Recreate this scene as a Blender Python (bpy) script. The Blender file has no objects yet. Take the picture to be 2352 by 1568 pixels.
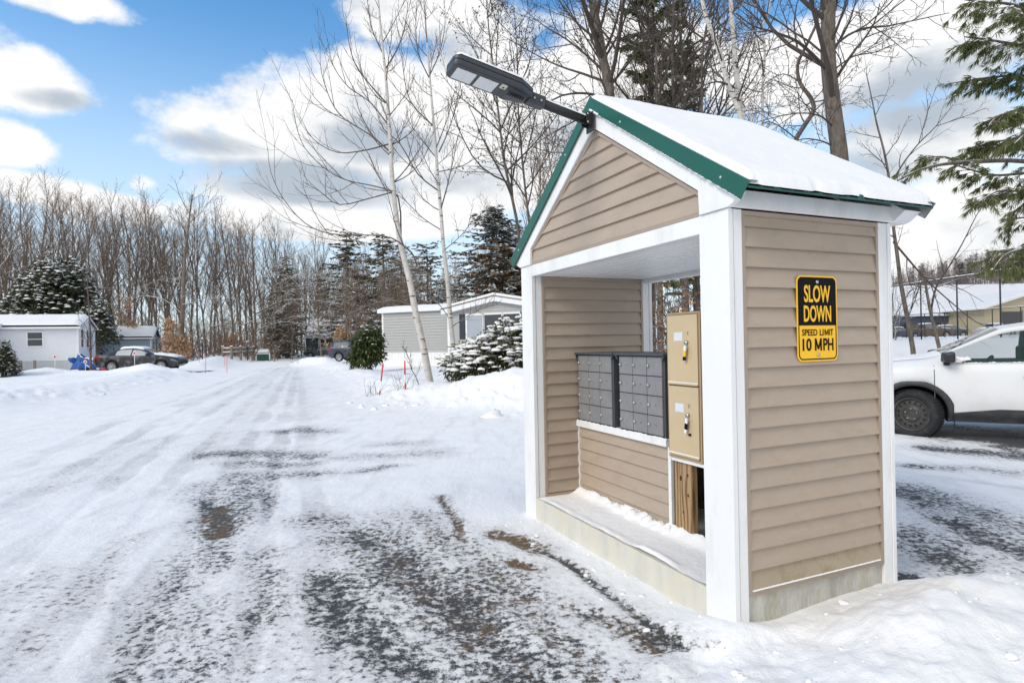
import bpy, bmesh, math, random
import numpy as np
from mathutils import Vector, Matrix, Euler
PI = math.pi
R = math.radians
sc = bpy.context.scene
COL = sc.collection

# ------------------------------------------------------------------ camera
EYE = 1.385            # camera height over z = 0 (the pavement lies at about -0.09)
FPX = 1369.0           # focal length for a 2352 px wide picture
ROLL = math.atan(0.0192)
PITCH = R(0.1)
fw = Vector((0, math.cos(PITCH), math.sin(PITCH)))
rt = Vector((math.cos(ROLL), 0, -math.sin(ROLL)))
rt = (rt - fw * rt.dot(fw)).normalized()
up = rt.cross(fw)
cam_d = bpy.data.cameras.new('camera')
cam = bpy.data.objects.new('camera', cam_d)
COL.objects.link(cam)
cam_d.sensor_width = 36
cam_d.lens = FPX / 2352 * 36
cam_d.clip_end = 6000
cam_d.clip_start = 0.05
M = Matrix((rt, up, -fw)).transposed().to_4x4()
M.translation = (0, 0, EYE)
cam.matrix_world = M
sc.camera = cam

def ray(x, y):
    return fw + rt * ((x - 1176) / FPX) - up * ((y - 784) / FPX)
def at(x, y, Y):
    d = ray(x, y); return Vector((0, 0, EYE)) + d * (Y / d.y)
def atz(x, y, z=-0.09):
    d = ray(x, y); return Vector((0, 0, EYE)) + d * ((z - EYE) / d.z)

# ------------------------------------------------------------------ mesh builder
class MB:
    def __init__(s):
        s.v = []; s.f = []; s.m = []; s.sm = []
    def add(s, verts, faces, mi=0, smooth=False, M=None):
        o = len(s.v)
        if M is not None: verts = [tuple(M @ Vector(p)) for p in verts]
        s.v.extend([tuple(p) for p in verts])
        for f in faces:
            s.f.append([o + i for i in f]); s.m.append(mi); s.sm.append(smooth)
        return s
    def box(s, x0, y0, z0, x1, y1, z1, mi=0, M=None):
        v = [(x0,y0,z0),(x1,y0,z0),(x1,y1,z0),(x0,y1,z0),(x0,y0,z1),(x1,y0,z1),(x1,y1,z1),(x0,y1,z1)]
        f = [(3,2,1,0),(4,5,6,7),(0,1,5,4),(1,2,6,5),(2,3,7,6),(3,0,4,7)]
        return s.add(v, f, mi, False, M)
    def prism(s, poly, a, b, axis='x', mi=0, M=None):
        """polygon in the plane across axis, extruded from a to b"""
        n = len(poly)
        def mk(p, t):
            return (t, p[0], p[1]) if axis == 'x' else (p[0], t, p[1]) if axis == 'y' else (p[0], p[1], t)
        v = [mk(p, a) for p in poly] + [mk(p, b) for p in poly]
        f = [list(range(n))[::-1], list(range(n, 2*n))]
        for i in range(n):
            j = (i + 1) % n
            f.append((i, j, n + j, n + i))
        return s.add(v, f, mi, False, M)
    def tube(s, pts, rad, n=6, mi=0, cap=True, smooth=True, M=None):
        pts = [Vector(p) for p in pts]
        if not hasattr(rad, '__len__'): rad = [rad] * len(pts)
        v = []; f = []
        ref = None
        for i, p in enumerate(pts):
            t = pts[min(i+1, len(pts)-1)] - pts[max(i-1, 0)]
            if t.length < 1e-9: t = Vector((0, 0, 1))
            t.normalize()
            if ref is None:
                ref = Vector((1, 0, 0)) if abs(t.x) < .8 else Vector((0, 1, 0))
            a = (ref - t * ref.dot(t))
            if a.length < 1e-5: a = t.orthogonal()
            a.normalize(); ref = a
            b = t.cross(a)
            r = rad[i]
            for k in range(n):
                an = 2 * PI * k / n
                v.append(p + (a * math.cos(an) + b * math.sin(an)) * r)
        for i in range(len(pts) - 1):
            for k in range(n):
                l = (k + 1) % n
                f.append((i*n+k, i*n+l, (i+1)*n+l, (i+1)*n+k))
        if cap:
            f.append(list(range(n))[::-1]); f.append([(len(pts)-1)*n + k for k in range(n)])
        return s.add(v, f, mi, smooth, M)
    def lathe(s, prof, n=24, mi=0, M=None, smooth=True, axis='z'):
        """profile of (radius, height) spun around an axis"""
        v = []; f = []
        for (r, h) in prof:
            for k in range(n):
                a = 2 * PI * k / n
                c, d = r * math.cos(a), r * math.sin(a)
                v.append((c, d, h) if axis == 'z' else (c, h, d) if axis == 'y' else (h, c, d))
        for i in range(len(prof) - 1):
            for k in range(n):
                l = (k + 1) % n
                f.append((i*n+k, i*n+l, (i+1)*n+l, (i+1)*n+k))
        return s.add(v, f, mi, smooth, M)
    def grid(s, fn, nu, nv, mi=0, smooth=True, M=None):
        v = [fn(i / nu, j / nv) for j in range(nv + 1) for i in range(nu + 1)]
        w = nu + 1
        f = [(j*w+i, j*w+i+1, (j+1)*w+i+1, (j+1)*w+i) for j in range(nv) for i in range(nu)]
        return s.add(v, f, mi, smooth, M)
    def blob(s, c, rx, ry, rz, rng, mi=0, n=8, m=4, lump=.2, hemi=True):
        """a lumpy dome (or ball)"""
        v = []; f = []
        lo = 0 if hemi else -PI / 2
        for j in range(m + 1):
            e = lo + (PI / 2 - lo) * j / m
            for k in range(n):
                a = 2 * PI * k / n
                q = 1 + rng.uniform(-lump, lump)
                v.append((c[0] + rx*q*math.cos(e)*math.cos(a), c[1] + ry*q*math.cos(e)*math.sin(a), c[2] + rz*q*math.sin(e)))
        for j in range(m):
            for k in range(n):
                l = (k + 1) % n
                f.append((j*n+k, j*n+l, (j+1)*n+l, (j+1)*n+k))
        if hemi: f.append(list(range(n))[::-1])
        return s.add(v, f, mi, True)
    def mesh(s, name, mats):
        me = bpy.data.meshes.new(name)
        me.from_pydata(s.v, [], s.f)
        for m in (mats if isinstance(mats, (list, tuple)) else [mats]): me.materials.append(m)
        me.polygons.foreach_set('material_index', s.m)
        me.polygons.foreach_set('use_smooth', s.sm)
        me.update()
        return me
    def build(s, name, mats, parent=None, loc=(0,0,0), rot=(0,0,0), bevel=0):
        o = bpy.data.objects.new(name, s.mesh(name, mats))
        COL.objects.link(o)
        o.location = loc; o.rotation_euler = rot
        if parent: o.parent = parent
        if bevel:
            b = o.modifiers.new('bevel', 'BEVEL'); b.width = bevel; b.segments = 2; b.limit_method = 'ANGLE'
        return o

def tag(o, label=None, cat=None, group=None, kind=None):
    if label: o['label'] = label
    if cat: o['category'] = cat
    if group: o['group'] = group
    if kind: o['kind'] = kind
    return o
def empty(name, loc, rz=0, label=None, cat=None, group=None):
    o = bpy.data.objects.new(name, None); COL.objects.link(o)
    o.location = loc; o.rotation_euler = (0, 0, rz); o.empty_display_size = .2
    return tag(o, label, cat, group)
KIDS = {}
def copy_tree(o, parent=None):
    c = o.copy(); COL.objects.link(c)
    if parent:
        c.parent = parent
    for ch in list(o.children): copy_tree(ch, c)
    return c

# ------------------------------------------------------------------ materials
def newmat(name):
    m = bpy.data.materials.new(name); m.use_nodes = True
    nt = m.node_tree; b = nt.nodes['Principled BSDF']
    return m, nt, b
def nd(nt, t, **kw):
    n = nt.nodes.new(t)
    for k, v in kw.items():
        if k.startswith('i_'):
            key = k[2:]
            key = int(key) if key.isdigit() else key.replace('_', ' ')
            n.inputs[key].default_value = v
        else: setattr(n, k, v)
    return n
def ramp(nt, src, stops, interp='LINEAR'):
    r = nt.nodes.new('ShaderNodeValToRGB'); r.color_ramp.interpolation = interp
    els = r.color_ramp.elements
    while len(els) < len(stops): els.new(.5)
    for e, (p, c) in zip(els, stops):
        e.position = p; e.color = (*c, 1) if len(c) == 3 else c
    nt.links.new(src, r.inputs[0]); return r
def mat(name, col, rough=.6, var=.12, scale=6, bump=.0, bscale=60, metal=0, spec=.4, stretch=(1,1,1), dirt=None, dirts=3, dirta=.5, coord='Object'):
    """base colour with a soft noise variation, fine bump and optional patches of dirt"""
    m, nt, b = newmat(name)
    L = nt.links
    tc = nd(nt, 'ShaderNodeTexCoord')
    mp = nd(nt, 'ShaderNodeMapping'); mp.inputs['Scale'].default_value = stretch
    L.new(tc.outputs[coord], mp.inputs[0])
    n1 = nd(nt, 'ShaderNodeTexNoise', i_Scale=scale, i_Detail=5.0, i_Roughness=.6)
    L.new(mp.outputs[0], n1.inputs[0])
    lo = tuple(max(0, c * (1 - var)) for c in col); hi = tuple(min(1, c * (1 + var)) for c in col)
    cr = ramp(nt, n1.outputs[0], [(.3, lo), (.7, hi)])
    out = cr.outputs[0]
    if dirt:
        n2 = nd(nt, 'ShaderNodeTexNoise', i_Scale=dirts, i_Detail=8.0, i_Roughness=.7)
        L.new(mp.outputs[0], n2.inputs[0])
        dr = ramp(nt, n2.outputs[0], [(.5, (0,0,0)), (.72, (dirta,)*3)])
        mx = nd(nt, 'ShaderNodeMixRGB'); mx.inputs[2].default_value = (*dirt, 1)
        L.new(dr.outputs[0], mx.inputs[0]); L.new(out, mx.inputs[1]); out = mx.outputs[0]
    L.new(out, b.inputs['Base Color'])
    b.inputs['Roughness'].default_value = rough; b.inputs['Metallic'].default_value = metal
    b.inputs['Specular IOR Level'].default_value = spec
    if bump:
        n3 = nd(nt, 'ShaderNodeTexNoise', i_Scale=bscale, i_Detail=6.0)
        L.new(mp.outputs[0], n3.inputs[0])
        bp = nd(nt, 'ShaderNodeBump', i_Strength=bump, i_Distance=.02)
        L.new(n3.outputs[0], bp.inputs['Height']); L.new(bp.outputs[0], b.inputs['Normal'])
    return m

def snowcap(name, col, amount=.35, var=.3, scale=9, rough=.85, snowcol=(.87,.875,.885), nscale=3.0, stretch=(1,1,1), coord='Object', ring=None):
    """bark that carries snow where it faces up"""
    m, nt, b = newmat(name); L = nt.links
    tc = nd(nt, 'ShaderNodeTexCoord'); mp = nd(nt, 'ShaderNodeMapping'); mp.inputs['Scale'].default_value = stretch
    L.new(tc.outputs[coord], mp.inputs[0])
    n1 = nd(nt, 'ShaderNodeTexNoise', i_Scale=scale, i_Detail=6.0, i_Roughness=.7); L.new(mp.outputs[0], n1.inputs[0])
    cr = ramp(nt, n1.outputs[0], [(.3, tuple(c*(1-var) for c in col)), (.7, tuple(min(1, c*(1+var)) for c in col))])
    out = cr.outputs[0]
    if ring:
        w = nd(nt, 'ShaderNodeTexNoise', i_Scale=1.0, i_Detail=3.0); mp2 = nd(nt, 'ShaderNodeMapping')
        mp2.inputs['Scale'].default_value = ring[1]
        L.new(tc.outputs[coord], mp2.inputs[0]); L.new(mp2.outputs[0], w.inputs[0])
        rr = ramp(nt, w.outputs[0], [(ring[2], (0,0,0)), (ring[2]+.04, (1,1,1))])
        mx = nd(nt, 'ShaderNodeMixRGB'); mx.inputs[2].default_value = (*ring[0], 1)
        L.new(rr.outputs[0], mx.inputs[0]); L.new(out, mx.inputs[1]); out = mx.outputs[0]
    if amount > 0:
        g = nd(nt, 'ShaderNodeNewGeometry'); sp = nd(nt, 'ShaderNodeSeparateXYZ'); L.new(g.outputs['Normal'], sp.inputs[0])
        n2 = nd(nt, 'ShaderNodeTexNoise', i_Scale=nscale, i_Detail=4.0); L.new(tc.outputs[coord], n2.inputs[0])
        ad = nd(nt, 'ShaderNodeMath', operation='MULTIPLY_ADD', i_1=1.1, i_2=-.55); L.new(n2.outputs[0], ad.inputs[0])
        s2 = nd(nt, 'ShaderNodeMath', operation='ADD'); L.new(sp.outputs[2], s2.inputs[0]); L.new(ad.outputs[0], s2.inputs[1])
        mr = nd(nt, 'ShaderNodeMapRange', i_1=1-amount-.06, i_2=1-amount+.06); L.new(s2.outputs[0], mr.inputs[0])
        mx = nd(nt, 'ShaderNodeMixRGB'); mx.inputs[2].default_value = (*snowcol, 1)
        L.new(mr.outputs[0], mx.inputs[0]); L.new(out, mx.inputs[1]); out = mx.outputs[0]
    L.new(out, b.inputs['Base Color']); b.inputs['Roughness'].default_value = rough
    b.inputs['Specular IOR Level'].default_value = .2
    n3 = nd(nt, 'ShaderNodeTexNoise', i_Scale=scale*4, i_Detail=5.0); L.new(mp.outputs[0], n3.inputs[0])
    bp = nd(nt, 'ShaderNodeBump', i_Strength=.5, i_Distance=.03); L.new(n3.outputs[0], bp.inputs['Height']); L.new(bp.outputs[0], b.inputs['Normal'])
    return m

def leafmat(name, c1, c2, rough=.6, snow=0.0):
    """leaves: every leaf island takes its own tint between the two colours"""
    m, nt, b = newmat(name); L = nt.links
    g = nd(nt, 'ShaderNodeNewGeometry')
    cr = ramp(nt, g.outputs['Random Per Island'], [(0, c1), (1, c2)])
    L.new(cr.outputs[0], b.inputs['Base Color']); b.inputs['Roughness'].default_value = rough
    b.inputs['Specular IOR Level'].default_value = .25
    return m

def snowmat(name, col=(.87,.885,.91), bump=.4, scale=14):
    m, nt, b = newmat(name); L = nt.links
    tc = nd(nt, 'ShaderNodeTexCoord')
    n1 = nd(nt, 'ShaderNodeTexNoise', i_Scale=2.2, i_Detail=5.0); L.new(tc.outputs['Object'], n1.inputs[0])
    cr = ramp(nt, n1.outputs[0], [(.3, tuple(c*.96 for c in col)), (.7, col)])
    L.new(cr.outputs[0], b.inputs['Base Color']); b.inputs['Roughness'].default_value = .75
    b.inputs['Specular IOR Level'].default_value = .25
    n2 = nd(nt, 'ShaderNodeTexNoise', i_Scale=scale, i_Detail=8.0, i_Roughness=.65); L.new(tc.outputs['Object'], n2.inputs[0])
    bp = nd(nt, 'ShaderNodeBump', i_Strength=bump, i_Distance=.03); L.new(n2.outputs[0], bp.inputs['Height']); L.new(bp.outputs[0], b.inputs['Normal'])
    return m

def glass(name, col, rough=.04, alpha=1.0):
    m, nt, b = newmat(name)
    b.inputs['Base Color'].default_value = (*col, 1); b.inputs['Roughness'].default_value = rough
    b.inputs['Specular IOR Level'].default_value = .8
    if alpha < 1:
        b.inputs['Alpha'].default_value = alpha
    return m

X = {}
X['snow'] = snowmat('snow', (.88,.88,.885))
X['roofsnow'] = snowmat('roof_snow', (.85,.85,.857), .35, 8)
X['white'] = mat('white_vinyl_trim', (.80,.80,.80), .42, .04, 3, .05, 120, dirt=(.5,.49,.42), dirts=3.5, dirta=.42, stretch=(1,1,.4))
X['white2'] = mat('white_painted_trim', (.78,.79,.8), .5, .04)
X['tan'] = mat('tan_vinyl_siding', (.41,.328,.255), .5, .06, 2.5, .08, 60, stretch=(1,1,3), dirt=(.30,.24,.17), dirts=2.6, dirta=.5)
X['tanmoss'] = mat('mossy_tan_siding', (.38,.31,.22), .6, .08, 2.5, .1, 60, dirt=(.22,.19,.09), dirts=5, dirta=.85)
X['tan2'] = mat('tan_channel_trim', (.36,.285,.225), .5, .05)
X['green'] = mat('green_painted_metal', (.006,.092,.062), .36, .07, 3, .02, 150, spec=.5)
X['darkgreen'] = mat('dark_green_edge', (.02,.09,.07), .5)
X['dark'] = mat('dark_void', (.012,.012,.013), .9)
X['black'] = mat('black_metal', (.022,.023,.026), .45, .2, 20, .05, 200)
X['charcoal'] = mat('charcoal_lamp_housing', (.045,.05,.058), .42, .1, 10, .05, 200)
X['boxgrey'] = mat('grey_painted_mailbox_door', (.22,.22,.226), .42, .1, 9, .03, 300, dirt=(.3,.3,.31), dirts=14, dirta=.25)
X['boxdark'] = mat('dark_grey_mailbox_case', (.068,.074,.082), .5, .1, 9)
X['parcel'] = mat('tan_painted_parcel_door', (.56,.44,.275), .42, .04, 6, .02, 250, dirt=(.45,.34,.2), dirts=5, dirta=.3)
X['parcel2'] = mat('tan_painted_parcel_frame', (.4,.29,.16), .45, .1, 6)
X['wood'] = None
X['steel'] = mat('dull_steel', (.5,.5,.5), .35, .1, 20, metal=.9)
X['steelgrey'] = mat('grey_primed_metal', (.36,.36,.37), .5)
X['label'] = mat('blank_paper_label', (.66,.7,.74), .6, .05)
X['yellow'] = mat('yellow_sign_sheeting', (.93,.52,.01), .4, .03, 8)
X['ink'] = mat('black_sign_ink', (.008,.008,.009), .75, .1, spec=.12)
X['plate'] = mat('pale_number_plate', (.4,.38,.29), .5)
X['tyre'] = mat('tyre_rubber', (.018,.018,.02), .8, .2, 20, .2, 80, dirt=(.25,.26,.28), dirts=6, dirta=.15)
X['plastic'] = mat('black_plastic_cladding', (.035,.037,.041), .55, .15, 10, .1, 150, dirt=(.2,.2,.2), dirts=4, dirta=.25)
X['carwhite'] = mat('white_car_paint', (.70,.71,.72), .16, .02, 2, dirt=(.5,.49,.47), dirts=1.7, dirta=.3, spec=.6)
X['red'] = mat('red_lamp_plastic', (.28,.015,.015), .3)
X['glassdark'] = glass('dark_window_glass', (.03,.036,.042))
X['glassgrey'] = glass('grey_window_glass', (.14,.16,.175), .1)
def concrete(name, moss):
    return mat(name, (.62,.6,.53), .85, .12, 7, .3, 60, dirt=moss, dirts=3.5, dirta=.75, stretch=(1,1,.35))
X['slab'] = concrete('pale_painted_concrete', (.6,.52,.3))
X['conc'] = mat('mossy_concrete', (.5,.49,.44), .9, .25, 9, .4, 60, dirt=(.3,.27,.08), dirts=6, dirta=.9, stretch=(1,1,.4))
def woodmat():
    m, nt, b = newmat('raw_lumber'); L = nt.links
    tc = nd(nt, 'ShaderNodeTexCoord'); mp = nd(nt, 'ShaderNodeMapping'); mp.inputs['Scale'].default_value = (1, 1, .12)
    L.new(tc.outputs['Object'], mp.inputs[0])
    w = nd(nt, 'ShaderNodeTexWave', i_Scale=9.0, i_Distortion=8.0, i_Detail=3.0); w.bands_direction = 'Y'
    w.inputs['Detail Scale'].default_value = 1.6
    L.new(mp.outputs[0], w.inputs[0])
    cr = ramp(nt, w.outputs[1], [(0, (.13,.072,.028)), (.5, (.3,.185,.085)), (1, (.4,.26,.13))])
    L.new(cr.outputs[0], b.inputs['Base Color']); b.inputs['Roughness'].default_value = .7
    return m
X['wood'] = woodmat()
X['greywood'] = mat('weathered_wood', (.2,.17,.14), .8, .3, 12, .3, 50)
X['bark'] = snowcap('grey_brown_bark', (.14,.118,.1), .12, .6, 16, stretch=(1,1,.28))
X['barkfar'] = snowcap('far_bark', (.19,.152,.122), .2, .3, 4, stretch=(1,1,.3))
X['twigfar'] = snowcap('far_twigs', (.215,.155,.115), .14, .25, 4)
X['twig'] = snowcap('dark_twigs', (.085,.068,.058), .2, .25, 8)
X['twigsnow'] = snowcap('snowy_twigs', (.095,.075,.06), .62, .25, 6)
X['birch'] = snowcap('white_birch_bark', (.56,.53,.49), .1, .16, 5, ring=((.06,.05,.045), (3.0,3.0,16.0), .62))
X['birchtwig'] = snowcap('birch_twigs', (.13,.1,.085), .2, .25, 6)
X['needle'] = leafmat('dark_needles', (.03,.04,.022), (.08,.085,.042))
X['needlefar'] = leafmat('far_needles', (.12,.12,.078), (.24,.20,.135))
X['needlebrown'] = leafmat('brown_inner_twigs', (.12,.085,.045), (.24,.16,.08))
X['pine'] = leafmat('pine_needles', (.06,.078,.028), (.17,.185,.07))
X['yew'] = leafmat('yew_leaves', (.018,.024,.007), (.085,.085,.018))
X['rhodo'] = leafmat('rhododendron_leaves', (.025,.04,.012), (.10,.12,.035), .4)
X['oakleaf'] = leafmat('rusty_dead_leaves', (.26,.12,.05), (.42,.22,.11))
X['paleleaf'] = leafmat('tan_dead_leaves', (.38,.23,.13), (.58,.38,.23))
X['darkleaf'] = leafmat('brown_hanging_leaves', (.06,.035,.02), (.13,.07,.04))
X['hemlock'] = leafmat('hemlock_sprays', (.12,.14,.065), (.25,.26,.13))
# ------------------------------------------------------------------ world: sky and clouds
SUN_EL, SUN_AZ = R(38), R(-128)      # azimuth from +Y towards +X: behind the camera, to the left
w = bpy.data.worlds.new('World'); sc.world = w; w.use_nodes = True
nt = w.node_tree; L = nt.links
bg = nt.nodes['Background']; bg.inputs[1].default_value = .15
sky = nd(nt, 'ShaderNodeTexSky', sky_type='NISHITA', sun_disc=False)
sky.sun_elevation = SUN_EL; sky.sun_rotation = SUN_AZ
sky.air_density = 1.0; sky.dust_density = .15; sky.ozone_density = 3.0
tc = nd(nt, 'ShaderNodeTexCoord')
sp = nd(nt, 'ShaderNodeSeparateXYZ'); L.new(tc.outputs['Generated'], sp.inputs[0])
def mth(op, a, b=None, c=None):
    n = nt.nodes.new('ShaderNodeMath'); n.operation = op
    for i, q in enumerate((a, b, c)):
        if q is None: continue
        if isinstance(q, (int, float)): n.inputs[i].default_value = q
        else: L.new(q, n.inputs[i])
    return n.outputs[0]
def mix(f, a, b):
    n = nt.nodes.new('ShaderNodeMixRGB')
    for i, q in enumerate((f, a, b)):
        if isinstance(q, (int, float)): n.inputs[i].default_value = q
        elif isinstance(q, tuple): n.inputs[i].default_value = (*q, 1)
        else: L.new(q, n.inputs[i])
    return n.outputs[0]
az = mth('ARCTAN2', sp.outputs[0], sp.outputs[1])       # 0 = +Y, positive towards +X
el = mth('ARCSINE', sp.outputs[2])
def azel(x, y):
    d = ray(x, y).normalized()
    return math.atan2(d.x, d.y), math.asin(d.z)
# each cloud bank: centre and half size (in the 2352 px picture, turned into directions)
banks = [(70,195,190,85,1.0), (20,325,135,62,1.0), (140,-5,210,50,1.0), (-260,120,330,160,1.0), (600,330,300,135,1.0), (830,290,360,165,1.0), (460,290,150,62,.8),
         (660,440,340,60,.95), (330,425,48,34,.9), (720,510,480,50,.95), (960,25,190,100,1.0), (1120,300,260,270,1.0), (90,430,230,30,.75), (330,470,300,26,.7),
         (1250,420,260,90,.85), (1520,140,330,190,.75), (2000,120,520,170,1.0), (2090,330,380,110,1.0), (1900,520,520,100,.85), (2250,560,420,160,1.0), (2700,300,500,300,1.0), (560,215,140,70,.8), (1330,250,240,170,.9), (850,160,180,60,.7)]
field = None
for (cx, cy, hw, hh, k) in banks:
    a0, e0 = azel(cx, cy); a1, _ = azel(cx + hw, cy); _, e1 = azel(cx, cy - hh)
    u = mth('MULTIPLY', mth('SUBTRACT', az, a0), 1 / max(.02, a1 - a0))
    v = mth('MULTIPLY', mth('SUBTRACT', el, e0), 1 / max(.02, e1 - e0))
    d2 = mth('ADD', mth('MULTIPLY', u, u), mth('MULTIPLY', v, v))
    g = mth('MULTIPLY', mth('SUBTRACT', 1.0, d2), k)
    field = g if field is None else mth('SMOOTH_MAX', field, g, .25)
# clouds all over the rest of the dome too
bn = nd(nt, 'ShaderNodeTexNoise', i_Scale=2.6, i_Detail=2.0); L.new(tc.outputs['Generated'], bn.inputs[0])
back = mth('SUBTRACT', mth('MULTIPLY', bn.outputs[0], 3.2), .75)
isback = nd(nt, 'ShaderNodeMapRange', i_1=.25, i_2=-.2); L.new(sp.outputs[1], isback.inputs[0])
field = mth('ADD', mth('MULTIPLY', mth('MAXIMUM', field, -1.2), mth('SUBTRACT', 1.0, isback.outputs[0])), mth('MULTIPLY', back, isback.outputs[0]))
mp = nd(nt, 'ShaderNodeMapping'); mp.inputs['Scale'].default_value = (1, 1, 1.5); L.new(tc.outputs['Generated'], mp.inputs[0])
n1 = nd(nt, 'ShaderNodeTexNoise', i_Scale=5.5, i_Detail=12.0, i_Roughness=.62); L.new(mp.outputs[0], n1.inputs[0])
n2 = nd(nt, 'ShaderNodeTexNoise', i_Scale=3.4, i_Detail=6.0, i_Roughness=.55, i_Distortion=.3)
mpb = nd(nt, 'ShaderNodeMapping'); mpb.inputs['Scale'].default_value = (1, 1, 2.6); mpb.inputs['Location'].default_value = (3.1, 1.7, .4)
L.new(tc.outputs['Generated'], mpb.inputs[0]); L.new(mpb.outputs[0], n2.inputs[0])
dens = mth('ADD', field, mth('MULTIPLY', mth('SUBTRACT', n1.outputs[0], .5), 3.4))
mask = nd(nt, 'ShaderNodeMapRange', i_1=-.12, i_2=.55, interpolation_type='SMOOTHSTEP'); L.new(dens, mask.inputs[0])
# grey undersides: where the cloud above is thick
mpc = nd(nt, 'ShaderNodeMapping'); mpc.inputs['Scale'].default_value = (1, 1, 1.5); mpc.inputs['Location'].default_value = (0, 0, .1)
L.new(tc.outputs['Generated'], mpc.inputs[0])
n3 = nd(nt, 'ShaderNodeTexNoise', i_Scale=5.5, i_Detail=5.0, i_Roughness=.5); L.new(mpc.outputs[0], n3.inputs[0])
und = mth('ADD', mth('MULTIPLY', mth('SUBTRACT', n3.outputs[0], n1.outputs[0]), 2.6), mth('MULTIPLY', mth('SUBTRACT', n2.outputs[0], .47), 5.0))
greys = [(690,425,260,48), (560,395,150,34), (900,330,160,50), (150,235,120,28), (480,330,120,30), (1100,420,140,50), (2080,235,360,110), (1900,400,240,70), (1060,120,90,60), (1500,300,260,50)]
gf = None
for (cx, cy, hw, hh) in greys:
    a0, e0 = azel(cx, cy); a1, _ = azel(cx + hw, cy); _, e1 = azel(cx, cy - hh)
    u = mth('MULTIPLY', mth('SUBTRACT', az, a0), 1 / (a1 - a0)); v = mth('MULTIPLY', mth('SUBTRACT', el, e0), 1 / (e1 - e0))
    g = mth('SUBTRACT', 1.0, mth('ADD', mth('MULTIPLY', u, u), mth('MULTIPLY', v, v)))
    gf = g if gf is None else mth('SMOOTH_MAX', gf, g, .2)
gf = mth('MAXIMUM', gf, -.6)
und2 = mth('ADD', und, mth('MULTIPLY', gf, .95))
um = nd(nt, 'ShaderNodeMapRange', i_1=-.35, i_2=1.5, interpolation_type='SMOOTHSTEP'); L.new(und2, um.inputs[0])
CW, CG = (6.0, 6.0, 6.0), (2.9, 3.3, 3.8)
cloud = mix(um.outputs[0], CW, CG)
# the clear air is a deep blue overhead; Nishita gives it, a little more saturated as in the photograph
hs = nd(nt, 'ShaderNodeHueSaturation', i_Saturation=1.1, i_Value=1.0); L.new(sky.outputs[0], hs.inputs['Color'])
tint = nd(nt, 'ShaderNodeMixRGB', blend_type='MULTIPLY'); tint.inputs[0].default_value = 1; tint.inputs[2].default_value = (.92, 1.30, 1.34, 1); L.new(hs.outputs[0], tint.inputs[1])
# thin pale veil low over the horizon
veil = nd(nt, 'ShaderNodeMapRange', i_1=R(30), i_2=R(2), interpolation_type='SMOOTHSTEP'); L.new(el, veil.inputs[0])
air = mix(mth('MULTIPLY', veil.outputs[0], .85), tint.outputs[0], (4.9, 5.5, 6.1))
fin = mix(mask.outputs[0], air, cloud)
L.new(fin, bg.inputs[0])

sun_d = bpy.data.lights.new('sun', 'SUN'); sun_d.energy = 1.7; sun_d.angle = R(24); sun_d.color = (1, .94, .85)
sun = bpy.data.objects.new('sun', sun_d); COL.objects.link(sun)
sd = Vector((math.sin(SUN_AZ) * math.cos(SUN_EL), math.cos(SUN_AZ) * math.cos(SUN_EL), math.sin(SUN_EL)))
sun.rotation_euler = sd.to_track_quat('Z', 'Y').to_euler(); sun.location = (-20, -20, 40)
sc.view_settings.view_transform = 'Standard'; sc.view_settings.look = 'None'
sc.view_settings.exposure = .2; sc.view_settings.gamma = 1; sc.view_settings.use_curve_mapping = False
sc.cycles.max_bounces = 8; sc.cycles.transparent_max_bounces = 12; sc.cycles.use_denoising = True
# ------------------------------------------------------------------ ground: one snowy sheet, with the worn lane and lot in it
def vnoise(x, y, seed=0):
    xi = np.floor(x).astype(np.int64); yi = np.floor(y).astype(np.int64)
    xf = x - xi; yf = y - yi
    u = xf*xf*xf*(xf*(xf*6-15)+10); v = yf*yf*yf*(yf*(yf*6-15)+10)
    def h(a, b):
        n = (a * 374761393 + b * 668265263 + seed * 974711) & 0x7fffffff
        n = ((n ^ (n >> 13)) * 1274126177) & 0x7fffffff
        n = n ^ (n >> 16)
        return (n & 0xffff) / 65535.0
    return (h(xi,yi)*(1-u)+h(xi+1,yi)*u)*(1-v) + (h(xi,yi+1)*(1-u)+h(xi+1,yi+1)*u)*v
def fbm(x, y, seed=0, oct=4, gain=.5):
    s = 0; a = 1; t = 0
    for o in range(oct):
        s = s + a * vnoise(x * 2**o + 17.3*o, y * 2**o - 9.1*o, seed + o); t += a; a *= gain
    return s / t
def sstep(a, b, x):
    t = np.clip((x - a) / (b - a), 0, 1); return t*t*(3-2*t)
def segdist(x, y, pts, vals):
    """distance to a polyline and the values interpolated along it"""
    best = np.full(x.shape, 1e9); bv = [np.zeros(x.shape) for _ in vals[0]]
    for i in range(len(pts) - 1):
        ax, ay = pts[i][0], pts[i][1]; bx, by = pts[i+1][0], pts[i+1][1]
        dx, dy = bx-ax, by-ay; l2 = dx*dx+dy*dy + 1e-9
        t = np.clip(((x-ax)*dx+(y-ay)*dy)/l2, 0, 1)
        d = np.hypot(x-(ax+t*dx), y-(ay+t*dy)); k = d < best
        best = np.where(k, d, best)
        for q in range(len(bv)):
            bv[q] = np.where(k, vals[i][q]*(1-t)+vals[i+1][q]*t, bv[q])
    return best, bv
SH_C = Vector((1.079, 2.945, 0)); SH_T = math.atan2(.405, .914)
SH_B = (math.cos(SH_T), math.sin(SH_T)); SH_A = (-math.sin(SH_T), math.cos(SH_T))
def shloc(a, b):
    return SH_C.x + SH_B[0]*a + SH_A[0]*b, SH_C.y + SH_B[1]*a + SH_A[1]*b
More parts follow.
